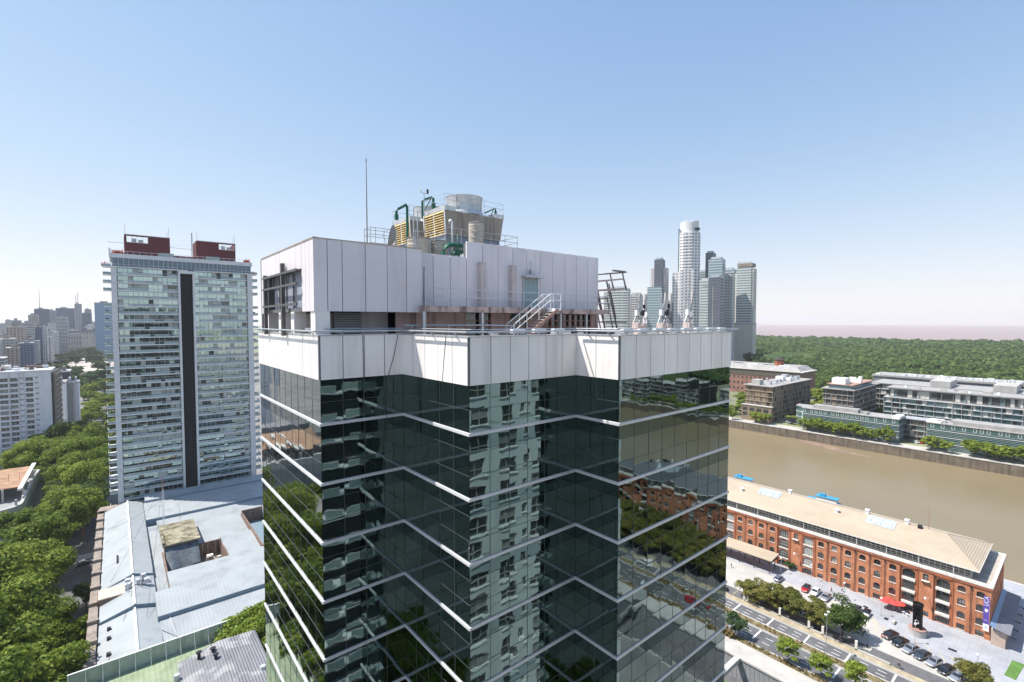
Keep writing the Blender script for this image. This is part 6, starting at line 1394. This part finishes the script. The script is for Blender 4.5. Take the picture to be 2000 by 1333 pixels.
# the forest reaching to the estuary: one canopy of countless crowns
def forest():
    xs = [655.]
    while xs[-1] < 2470: xs.append(xs[-1]+2.6+max(0, xs[-1]-700)*.0052)
    xs = np.array(xs); ys = np.arange(-700, 1500, 4.0); X, Y = np.meshgrid(xs, ys, indexing='ij'); rng = np.random.default_rng(9)
    Hh = np.zeros_like(X)
    for s, amp, w in ((12., 11.0, .95), (27., 12.0, .6)):
        gx, gy = int((3300-640)/s)+4, int(2240/s)+4; jx = rng.uniform(.1, .9, (gx, gy)); jy = rng.uniform(.1, .9, (gx, gy)); hh = rng.uniform(.35, 1, (gx, gy)); rad = rng.uniform(.55, .95, (gx, gy))*s
        ix = ((X-640)/s).astype(int); iy = ((Y+710)/s).astype(int); best = np.zeros_like(X)
        for a in (-1, 0, 1):
            for b_ in (-1, 0, 1):
                i, j = np.clip(ix+a, 0, gx-1), np.clip(iy+b_, 0, gy-1)
                dx = X-(640+(i+jx[i, j])*s); dy = Y-(-710+(j+jy[i, j])*s)
                best = np.maximum(best, hh[i, j]*np.clip(1-(dx*dx+dy*dy)/rad[i, j]**2, 0, 1)**.4)
        Hh += best*amp*w
    Hh += 3.2*np.sin(X/170+1)*np.sin(Y/130)+3*np.sin(X/61+Y/90)+2*np.sin(X/37-Y/140)
    Hh += rng.normal(size=X.shape)*.7
    Hh = Hh*.45; gap = ((X > 655) & (X < 690) & (Y < 205) & (Y > 150)); Hh = np.where(gap, 0, Hh+3.5)
    clearing = np.clip(1-((X-1150)/200)**2-((Y-470)/90)**2, 0, 1)+np.clip(1-((X-980)/160)**2-((Y-120)/40)**2, 0, 1); Hh *= 1-.75*clearing
    Hh[0, :] = 0; n1, n2 = X.shape; P = np.stack([X, Y, Hh], -1).reshape(-1, 3)
    a = (np.arange(n1-1)[:, None]*n2+np.arange(n2-1)[None]).ravel(); F = np.stack([a, a+n2, a+n2+1, a+1], 1).astype(np.int32)
    me = bpy.data.meshes.new('forest'); me.vertices.add(len(P)); me.vertices.foreach_set('co', P.ravel().astype(np.float32)); me.loops.add(F.size); me.loops.foreach_set('vertex_index', F.ravel()); me.polygons.add(len(F)); me.polygons.foreach_set('loop_start', np.arange(0, F.size, 4, dtype=np.int32)); me.update(calc_edges=True)
    m = mat('forest_canopy', (.032,.060,.017), .9, 0, .35, .09, col2=(.082,.118,.032), spec=.05); t_, b_, L = nodes(m)
    src = b_.inputs['Base Color'].links[0].from_socket; tc = t_.nodes.new('ShaderNodeTexCoord')
    def patch(sc, c, lo, hi, amt, src):
        n = t_.nodes.new('ShaderNodeTexNoise'); n.inputs['Scale'].default_value = sc; n.inputs['Detail'].default_value = 5; L(tc.outputs['Object'], n.inputs['Vector']); mr = t_.nodes.new('ShaderNodeMapRange'); mr.inputs[1].default_value = lo; mr.inputs[2].default_value = hi; mr.inputs[4].default_value = amt; L(n.outputs[0], mr.inputs[0]); mx = t_.nodes.new('ShaderNodeMixRGB'); mx.inputs[2].default_value = (*c, 1); L(mr.outputs[0], mx.inputs[0]); L(src, mx.inputs[1]); return mx.outputs[0]
    src = patch(.006, (.11,.16,.05), .5, .68, .7, src); src = patch(.013, (.03,.065,.025), .52, .64, .8, src); src = patch(.02, (.15,.14,.045), .58, .70, .65, src); src = patch(.09, (.018,.035,.012), .55, .68, .7, src); src = patch(.0035, (.05,.085,.04), .5, .6, .6, src); L(src, b_.inputs['Base Color'])
    me.materials.append(m); o = bpy.data.objects.new('forest', me); C.objects.link(o); return tag(o, kind='stuff')
forest()
# nearer crowns of the forest, leaf by leaf
def forest_crowns():
    rng = np.random.default_rng(12); cs = []
    x = 650.
    while x < 2440:
        st = 8.5+(x-650)*.006; ys = np.arange(-330, 200+x*.62, st); xx = x+rng.uniform(-.45, .45, len(ys))*st; yy = ys+rng.uniform(-.45, .45, len(ys))*st
        cs.append(np.stack([xx, yy, rng.uniform(.55, 1.5, len(ys))*st*.62], 1)); x += st
    cs = np.concatenate(cs); zz = 6+7*rng.uniform(0, 1, len(cs))**1.5+3.5*np.sin(cs[:, 0]/45)*np.sin(cs[:, 1]/38)+2.5*np.sin(cs[:, 0]/17+cs[:, 1]/60)
    keep = ~((cs[:, 0] < 700) & (cs[:, 1] < 212) & (cs[:, 1] > 140)) & (((cs[:, 0]-1150)/190)**2+((cs[:, 1]-470)/80)**2 > 1); cs = cs[keep]; zz = np.maximum(zz[keep], 4)
    per = 40; idx = np.repeat(np.arange(len(cs)), per); n = len(idx); e = rng.normal(size=(n, 3)); e /= np.linalg.norm(e, axis=1)[:, None]; e[:, 2] = np.abs(e[:, 2])*1.0-.12
    r_ = cs[idx, 2]*rng.uniform(.6, 1, n); cen = np.stack([cs[idx, 0]+e[:, 0]*r_, cs[idx, 1]+e[:, 1]*r_, zz[idx]+e[:, 2]*r_*.85], 1)
    nor = e+rng.normal(size=(n, 3))*.4+np.array((0, 0, .3)); nor /= np.linalg.norm(nor, axis=1)[:, None]
    m = leaf('forest_leaves', (0.034,0.071,0.021), (0.102,0.167,0.038), (0.252,0.287,0.074)); [q for q in m.node_tree.nodes if q.type == 'MATH'][0].inputs[1].default_value = .22; nz = [q for q in m.node_tree.nodes if q.type == 'TEX_NOISE'][0]; nz.inputs['Scale'].default_value = .028; nz.inputs['Detail'].default_value = 6
    me = quads_mesh('forest_foliage', cen, nor, cs[idx, 2]*rng.uniform(.24, .5, n), m, rng); o = bpy.data.objects.new('forest_foliage', me); C.objects.link(o); tag(o, kind='stuff')
forest_crowns()
# ---------------------------------------------------------------- cars
M_tyre = mat('tyre', (.02,.02,.02), .9); M_rim = mat('rim', (.4,.4,.42), .35, .7); M_cwin = win_glass('car_glass', (.012,.014,.016), .04); M_lampw = mat('headlamp', (.7,.72,.74), .15); M_lampr = mat('tail_lamp', (.35,.02,.02), .2)
def carpaint(n, c, metal=.3):
    m = mat(n, c, .25, metal, .04, 1.); m.node_tree.nodes['Principled BSDF'].inputs['Coat Weight'].default_value = .6; return m
P_ = {'silver': carpaint('silver_paint', (.42,.44,.47), .6), 'black': carpaint('black_paint', (.012,.013,.016), .1), 'white': carpaint('white_car_paint', (.72,.73,.74), 0), 'red': carpaint('red_paint', (.42,.015,.02), .1), 'grey': carpaint('graphite_paint', (.06,.075,.095), .4), 'blue': carpaint('steel_blue_paint', (.20,.25,.33), .5)}
def car(hatch=False):
    t = thing('parked_car', 'car', 'car')
    L_, W_ = (4.0, 1.72) if hatch else (4.6, 1.8); h = W_/2
    def sec(x, zb, zt, w, ch=.12): return [(x, -w+.05, zb), (x, -w, zb+.2), (x, -w, zt-ch), (x, -w+ch*1.3, zt), (x, w-ch*1.3, zt), (x, w, zt-ch), (x, w, zb+.2), (x, w-.05, zb)]
    f, k = L_/2, -L_/2
    b = MB(); b.loft([sec(k, .38, .80, h*.82), sec(k+.12, .28, .93, h*.94), sec(k+.7, .22, .98, h), sec(-.2, .2, .95, h), sec(f-1.35, .2, .93, h), sec(f-.55, .22, .80, h*.96), sec(f-.12, .28, .68, h*.86), sec(f, .36, .58, h*.74)]); b.build('body', P_['silver'], t, smooth=False)
    r0, r1, g0, g1 = (k+.05, k+.45, f-1.35, f-2.05) if hatch else (k+.55, k+1.15, f-1.3, f-2.0)
    b = MB(); wb, wt = h-.06, h-.3; b.loft([[(r0, -wb, .93), (g0, -wb, .90), (g0, wb, .90), (r0, wb, .93)], [(r1, -wt, 1.40), (g1, -wt, 1.40), (g1, wt, 1.40), (r1, wt, 1.40)]]); b.build('windows', M_cwin, t)
    b = MB(); b.loft([[(r1-.05, -wt-.02, 1.385), (g1+.06, -wt-.02, 1.385), (g1+.06, wt+.02, 1.385), (r1-.05, wt+.02, 1.385)], [(r1+.15, -wt+.1, 1.47), (g1-.15, -wt+.1, 1.47), (g1-.15, wt-.1, 1.47), (r1+.15, wt-.1, 1.47)]])
    for s in (-1, 1):
        b.bar((r0+.06, s*(wb-.0), .93), (r1, s*(wt+.0), 1.41), .09); b.bar((g0, s*wb, .9), (g1, s*wt, 1.41), .07); b.bar((-.15, s*(wb+.005), .93), (-.2, s*(wt+.01), 1.41), .07)
    b.build('roof', P_['silver'], t)
    for x in (k+.85, f-.85):
        for s in (-1, 1):
            y = s*(h-.1); ring = lambda yy, r: [(x+r*cos(2*pi*i/14), yy, .32+r*sin(2*pi*i/14)) for i in range(14)]
            b = MB(); b.loft([ring(y-s*.2, .32), ring(y+s*.06, .32)]); o = b.build('wheel', M_tyre, t); b = MB(); b.loft([ring(y+s*.06, .2), ring(y+s*.075, .18)]); b.build('rim', M_rim, o)
    for s in (-1, 1):
        b = MB(); b.box(f-.28, f-.02, s*h*.72-.18, s*h*.72+.18, .55, .69); b.build('headlight', M_lampw, t); b = MB(); b.box(k-.01, k+.15, s*h*.7-.16, s*h*.7+.16, .68, .86); b.build('tail_light', M_lampr, t)
        b = MB(); b.box(f-1.6, f-1.42, s*(h+.02), s*(h+.18), .92, 1.06); b.build('mirror', P_['black'], t)
    b = MB(); b.box(f-.03, f+.01, -.25, .25, .38, .48); b.build('number_plate', M_white, t)
    return proto(t)
sedan, hat = car(False), car(True)
cars = [(172.4,66.1,0,'blue',1,'steel blue car parked alone by the right corner of the canopy'),(172.6,57.9,pi,'red',1,'red car with a dark roof parked beside a white one'),(172.9,55.2,pi,'white',0,'white car parked right next to the red car'),(172.1,52.0,pi,'silver',0,'pale silver car parked right of the white and red cars'),(171.6,43.8,pi,'grey',0,'dark grey car half hidden behind the biggest parking tree'),(171.3,41.2,pi,'white',1,'white hatchback with a black roof right of the biggest parking tree'),(164.9,34.0,2.8,'black',0,'black sedan behind the orange striped barrier'),(163.3,31.4,2.8,'black',0,'second black sedan, between the barrier sedan and a silver car'),(162.0,28.9,2.8,'silver',0,'silver car third in the angled row below the monument'),(161.3,26.4,2.8,'grey',0,'graphite car fourth in the angled row below the monument'),(160.1,23.9,2.8,'silver',1,'silver hatchback fifth in the angled row'),(159.2,21.3,2.8,'black',0,'black sedan second from the bottom in the angled row'),(158.0,18.9,2.8,'silver',0,'silver car at the bottom of the angled row beside the round tree')]
first = {0: True, 1: True}
for x, y, rz, c, hb, lab in cars:
    src = hat if hb else sedan
    mm = {'body': P_[c], 'roof': P_['black'] if c == 'red' or 'black roof' in lab else P_[c]}
    if first[hb]:
        first[hb] = False; src.scale = (1.12, 1.12, 1.12); src.location = (x, y, .04); src.rotation_euler = (0, 0, rz); tag(src, lab, 'car', 'cars parked before the brick warehouse')
        for ch in src.children:
            nm = ch.name.split('.')[0]
            if nm in mm: ch.material_slots[0].link = 'OBJECT'; ch.material_slots[0].material = mm[nm]
    else: dup(src, (x, y, .04), rz, 1.12, lab, 'cars parked before the brick warehouse', mm)
dup(hat, (-10.6, 231, .06), .2, None, 'grey car in the street gap between the plane trees and the hall', 'cars in the tree lined street', {'body': P_['grey'], 'roof': P_['white']})
for i, (x, y, c, rz) in enumerate(((146.8,-64,'white',1.57),(137.5,-40,'red',-1.57),(145,-90,'grey',1.57),(136,-80,'silver',-1.57),(146.5,-120,'black',1.57),(172,-30,'white',0),(172,-33,'silver',0),(172,-40,'red',0),(172,-52,'grey',0),(172,-60,'white',0))):
    dup(sedan, (x, y, .05), rz, None, ['white car on the avenue seen only in the glass','red car on the avenue seen only in the glass','grey car on the avenue seen only in the glass','silver car on the avenue seen only in the glass','black car on the avenue seen only in the glass','white car at the second warehouse seen in the glass','silver car at the second warehouse seen in the glass','red car at the second warehouse seen in the glass','grey car at the second warehouse seen in the glass','last white car at the second warehouse seen in the glass'][i], 'cars seen in the glass', {'body': P_[c], 'roof': P_[c]})
for i, (x, y, c) in enumerate(((450,166,'blue'),(452,170,'white'),(449,78,'red'),(447,81,'white'),(449,84,'silver'),(462,160,'silver'))):
    dup(sedan, (x, y, .08), .3*i, (1.3,1.3,1.3), ['blue car at the head of the green office bar','white car at the head of the green office bar','red car between the two green office bars','white car between the two green office bars','silver car between the two green office bars','silver car beside the brown slatted block'][i], 'cars on the far bank', {'body': P_[c], 'roof': P_[c]})
# ---------------------------------------------------------------- people
M_skin = mat('skin', (.45,.28,.20), .6); M_hair = mat('hair', (.03,.02,.015), .8)
def skin_mesh(name, verts, edges, rad, m, parent, sub=1):
    me = bpy.data.meshes.new(name); me.from_pydata(verts, edges, []); o = bpy.data.objects.new(name, me); C.objects.link(o); o.parent = parent
    sm = o.modifiers.new('skin', 'SKIN'); 
    for i, rd in enumerate(rad): me.skin_vertices[0].data[i].radius = (rd, rd)
    me.skin_vertices[0].data[0].use_root = True; o.modifiers.new('sub', 'SUBSURF').levels = sub; o.modifiers['sub'].render_levels = sub; me.materials.append(m)
    dg = bpy.context.evaluated_depsgraph_get(); dg.update(); em = bpy.data.meshes.new_from_object(o.evaluated_get(dg)); o.modifiers.clear(); o.data = em
    em.materials.clear(); em.materials.append(m); em.polygons.foreach_set('use_smooth', [True]*len(em.polygons)); return o
def person(x, y, z, rz, lab, top, legs, pose='walk'):
    t = thing('person', lab, 'person', (x, y, z)); t.rotation_euler = (0, 0, rz); s = .28 if pose == 'walk' else .05
    if pose == 'ride':
        J = [(0,0,.98),(.12,0,1.25),(.22,0,1.48),(.26,0,1.56),(.30,0,1.70),(.12,.2,1.42),(.35,.24,1.2),(.58,.22,1.1),(.66,.22,1.08),(.12,-.2,1.42),(.35,-.24,1.2),(.58,-.22,1.1),(.66,-.22,1.08),(0,.1,.95),(.38,.12,.78),(.2,.12,.36),(.32,.12,.32),(0,-.1,.95),(.34,-.12,.92),(.12,-.12,.55),(.24,-.12,.5)]
    else:
        J = [(0,0,.95),(0,0,1.2),(.02,0,1.45),(.03,0,1.53),(.05,0,1.66),(0,.2,1.42),(-s*.5,.25,1.14),(-s*.2,.25,.9),(-s*.05,.25,.82),(0,-.2,1.42),(s*.5,-.25,1.14),(s*.9,-.25,.92),(s*1.05,-.25,.86),(0,.1,.9),(s*.7,.11,.5),(s*.6,.11,.09),(s*.6+.14,.11,.04),(0,-.1,.9),(-s*.3,-.11,.5),(-s*1.3,-.11,.12),(-s*1.3+.14,-.11,.05)]
    E = [(0,1),(1,2),(2,3),(3,4),(2,5),(5,6),(6,7),(7,8),(2,9),(9,10),(10,11),(11,12),(0,13),(13,14),(14,15),(15,16),(0,17),(17,18),(18,19),(19,20)]
    Rd = [.14,.13,.13,.055,.105,.07,.05,.035,.035,.07,.05,.035,.035,.09,.065,.042,.04,.09,.065,.042,.04]
    skin_mesh('body', J, E, Rd, M_skin, t)
    k = [0,1,2,5,6,9,10]; mp = {a: i for i, a in enumerate(k)}; skin_mesh('shirt', [J[a] for a in k], [(mp[a], mp[b]) for a, b in E if a in mp and b in mp], [Rd[a]+.022 for a in k], top, t)
    k = [0,13,14,15,17,18,19]; mp = {a: i for i, a in enumerate(k)}; skin_mesh('trousers', [J[a] for a in k], [(mp[a], mp[b]) for a, b in E if a in mp and b in mp], [Rd[a]+.022 for a in k], legs, t)
    h = J[4]; b = MB(); b.lathe(h[0]-.02, h[1], [(.112,h[2]-.01),(.122,h[2]+.05),(.09,h[2]+.12),(.02,h[2]+.145)], 10); o = b.build('hair', M_hair); o.parent = t
    return t
c_red = mat('red_cloth', (.4,.08,.07), .9); c_dk = mat('dark_cloth', (.025,.027,.035), .9); c_bl = mat('blue_cloth', (.05,.08,.16), .9); c_wh = mat('pale_cloth', (.6,.58,.55), .9)
person(177.8, 52.2, .04, -1.2, 'person in a reddish top walking across the grey pavement behind the cars', c_red, c_dk)
person(168.1, 80.4, .03, 2.2, 'person in dark clothes standing on the pale paving left of the canopy shade', c_dk, c_bl, 'stand')
person(180.8, 50.0, .04, 1.8, 'person in a pale shirt walking close to the brick wall', c_wh, c_bl)
person(151.3, 29.3, .14, -1.3, 'person in dark clothes riding a bicycle along the verge', c_dk, c_dk, 'ride')
def bicycle(x, y, z, rz, lab):
    t = thing('bicycle', lab, 'bicycle', (x, y, z)); t.rotation_euler = (0, 0, rz)
    def loc(b, nm, m): o = b.build(nm, m); o.parent = t; return o
    for xx in (-.5, .58):
        b = MB(); n = 18; b.tube([(xx+.33*cos(2*pi*i/n), 0, .34+.33*sin(2*pi*i/n)) for i in range(n+1)], .022, 5); o = loc(b, 'wheel', M_tyre)
        b = MB()
        for i in range(6): a = i*pi/6; b.bar((xx-.32*cos(a), 0, .34-.32*sin(a)), (xx+.32*cos(a), 0, .34+.32*sin(a)), .006)
        s_ = b.build('spokes', M_rim); s_.parent = o
    b = MB(); b.tube([(-.5,0,.34),(0,0,.32),(.45,0,.78),(-.12,0,.8),(0,0,.32)], .022, 5); b.tube([(-.5,0,.34),(-.12,0,.8),(-.14,0,.9)], .018, 5); b.tube([(.58,0,.34),(.43,0,.95)], .02, 5); loc(b, 'frame', c_dk)
    b = MB(); b.box(-.28, .02, -.07, .07, .9, .96); loc(b, 'saddle', M_tyre); b = MB(); b.tube([(.5,-.26,1.03),(.43,-.1,1.0),(.43,.1,1.0),(.5,.26,1.03)], .018, 5); loc(b, 'handlebar', M_rim)
bicycle(151.3, 29.3, .14, -1.3, 'dark bicycle under the rider on the verge')
# scooter at the pavement edge by the tower corner
t = thing('motor_scooter', 'dark motor scooter standing at the pavement edge next to the tower corner', 'scooter', (152.6, 74.2, .03))
for xx in (-.6, .6):
    b = MB(); rg = lambda yy, r: [(152.6+xx+r*cos(2*pi*i/14), 74.2+yy, .27+r*sin(2*pi*i/14)) for i in range(14)]; b.loft([rg(-.06, .27), rg(.06, .27)]); b.build('wheel', M_tyre, t)
b = MB(); b.loft([[(151.8, 74.0, .4), (152.4, 74.0, .3), (152.4, 74.4, .3), (151.8, 74.4, .4)], [(151.75, 74.02, .85), (152.5, 74.02, .75), (152.5, 74.38, .75), (151.75, 74.38, .85)]]); b.box(152.4, 153.0, 74.0, 74.4, .25, .38); b.loft([[(153.0, 73.98, .3), (153.1, 73.98, .3), (153.1, 74.42, .3), (153.0, 74.42, .3)], [(152.9, 74.05, 1.05), (153.0, 74.05, 1.05), (153.0, 74.35, 1.05), (152.9, 74.35, 1.05)]]); b.build('body', P_['black'], t)
MB().tube([(152.9, 73.9, 1.12), (152.95, 74.2, 1.05), (152.9, 74.5, 1.12)], .025, 5).build('handlebar', M_rim, t); MB().box(151.75, 152.5, 74.04, 74.36, .85, .93).build('seat', M_tyre, t); MB().box(151.45, 151.85, 74.0, 74.4, .95, 1.35).build('top_box', M_tyre, t)
# ---------------------------------------------------------------- what the mirror glass shows: the block this view is taken from, and the docks behind
M_crend = mat('blue_grey_render', (.74,.78,.78), .8, 0, .07, .3); add_streaks(M_crend, (.35,.37,.37), .3, .6, .06, .52, .75); add_ribs(M_crend, 'Z', 3.3, .02, .35, True)
vb = thing('residential_tower', 'pale grey residential tower with dark windows, seen only as a reflection in the glass tower', 'apartment tower', (20, -14, 0))
ops = []
for k in range(22):
    z1 = 84.5-k*3.3
    for xa, xb, h in ((31.6,34.2,2.1),(36.2,38.7,2.1),(39.8,40.7,1.25),(42.0,44.4,2.1),(46.2,48.4,2.1)): ops.append((xa, xb, z1-h, z1))
b = MB(); wall_open(b, lambda u, z, d: (u, -1.5-d, z), 29, 50.3, 0, 99, ops, .3); b.box(29, 50.3, -26, -1.95, 0, 99); b.build('wall', M_crend, vb, fix=False)
rr = random.Random(6)
for xa, xb, z0, z1 in ops:
    if z1 < 38: continue
    b = MB(); b.face([(xa, -1.78, z0), (xb, -1.78, z0), (xb, -1.78, z1), (xa, -1.78, z1)], 0); b.box((xa+xb)/2-.04, (xa+xb)/2+.04, -1.76, -1.7, z0, z1, 1); b.box(xa, xb, -1.76, -1.7, z0+.75, z0+.82, 1)
    if rr.random() < .4: b.face([(xa, -1.77, z1-(z1-z0)*.6), (xb, -1.77, z1-(z1-z0)*.6), (xb, -1.77, z1), (xa, -1.77, z1)], 2)
    o = b.build('window', [M_glaz, M_frame, M_curt], vb); b = MB(); b.box(xa-.1, xb+.1, -1.55, -1.35, z0-.1, z0); b.build('sill', M_white, o)
b = MB(); b.box(2, 29, -26, -3.4, 0, 99); b.build('recessed_wall', mat('dark_green_grey', (.06,.08,.08), .7, 0, .2, .5), vb)
for k in range(26):
    z = 85.5-k*3.3; b = MB(); b.box(3, 28.8, -3.4, -1.4, z-.12, z+.1, 0)
    for i in range(8): x = 4+i*3.15; b.box(x, x+2.2, -1.42, -1.38, z+.1, z+.95, 1); b.box(x, x+2.2, -1.42, -1.36, z+.92, z+1.02, 0); b.box(x, x+.06, -1.42, -1.36, z+.1, z+1, 0); b.box(x+2.15, x+2.2, -1.42, -1.36, z+.1, z+1, 0)
    b.build('balcony', [M_wrend, M_railg], vb)
proto(wh)
dup(wh, (198, -112, 0), label='second brick warehouse along the dock, seen only in the tower glass', mats={'roof': M_roofg}); dup(wh, (198, -232, 0), label='third brick warehouse along the dock, seen only in the tower glass', mats={'roof': M_roofg})
t = thing('dock_crane', 'yellow green harbour crane on the far quay, seen only in the tower glass', 'crane', (428, -150, 0))
b = MB()
for dx, dy in ((-3,-3),(3,-3),(-3,3),(3,3)): b.bar((428+dx, -150+dy, 0), (428+dx*.6, -150+dy*.6, 14), .5)
b.box(425, 431, -153, -147, 14, 15); b.build('portal', mat('crane_green', (.34,.40,.16), .6), t); b = MB(); b.box(425.5, 430.5, -152.5, -147.5, 15, 19); b.build('cab', M_yelw, t)
b = MB()
for dy in (-1, 1): b.bar((428, -150+dy, 18), (412, -144+dy*.4, 40), .4)
for i in range(8): f = i/8; b.bar((428-16*f, -151+6.5*f, 18+22*f), (428-16*(f+.12), -149+5.2*(f+.12), 18+22*(f+.12)), .25)
b.build('jib', bpy.data.materials['crane_green'], t)
for i, (y0, y1, z) in enumerate(((-190, -90, 22), (-330, -210, 26), (-470, -350, 20))):
    t = thing('dock_building', ['green glass dock block seen only in the tower glass','tall pale dock block seen only in the tower glass','last dock block seen only in the tower glass'][i], 'office block', (455, (y0+y1)/2, 0)); slabblock(t, 446, 470, y0, y1, 0, int(z/4.2), 4.2, M_conc2, GL, seed=40+i, dividers=6)
# ---------------------------------------------------------------- summer haze over the estuary
hz = MB().box(-18500, 18500, -18500, 18500, -12, 262).build('haze', bpy.data.materials.new('haze_air')); tag(hz, kind='stuff')
hm = bpy.data.materials['haze_air']; hm.use_nodes = True; t_ = hm.node_tree; t_.nodes.clear()
o_ = t_.nodes.new('ShaderNodeOutputMaterial'); pv = t_.nodes.new('ShaderNodeVolumePrincipled')
pv.inputs['Color'].default_value = (.96, .97, 1.0, 1); pv.inputs['Density'].default_value = .00007; pv.inputs['Anisotropy'].default_value = .25
t_.links.new(pv.outputs[0], o_.inputs['Volume'])
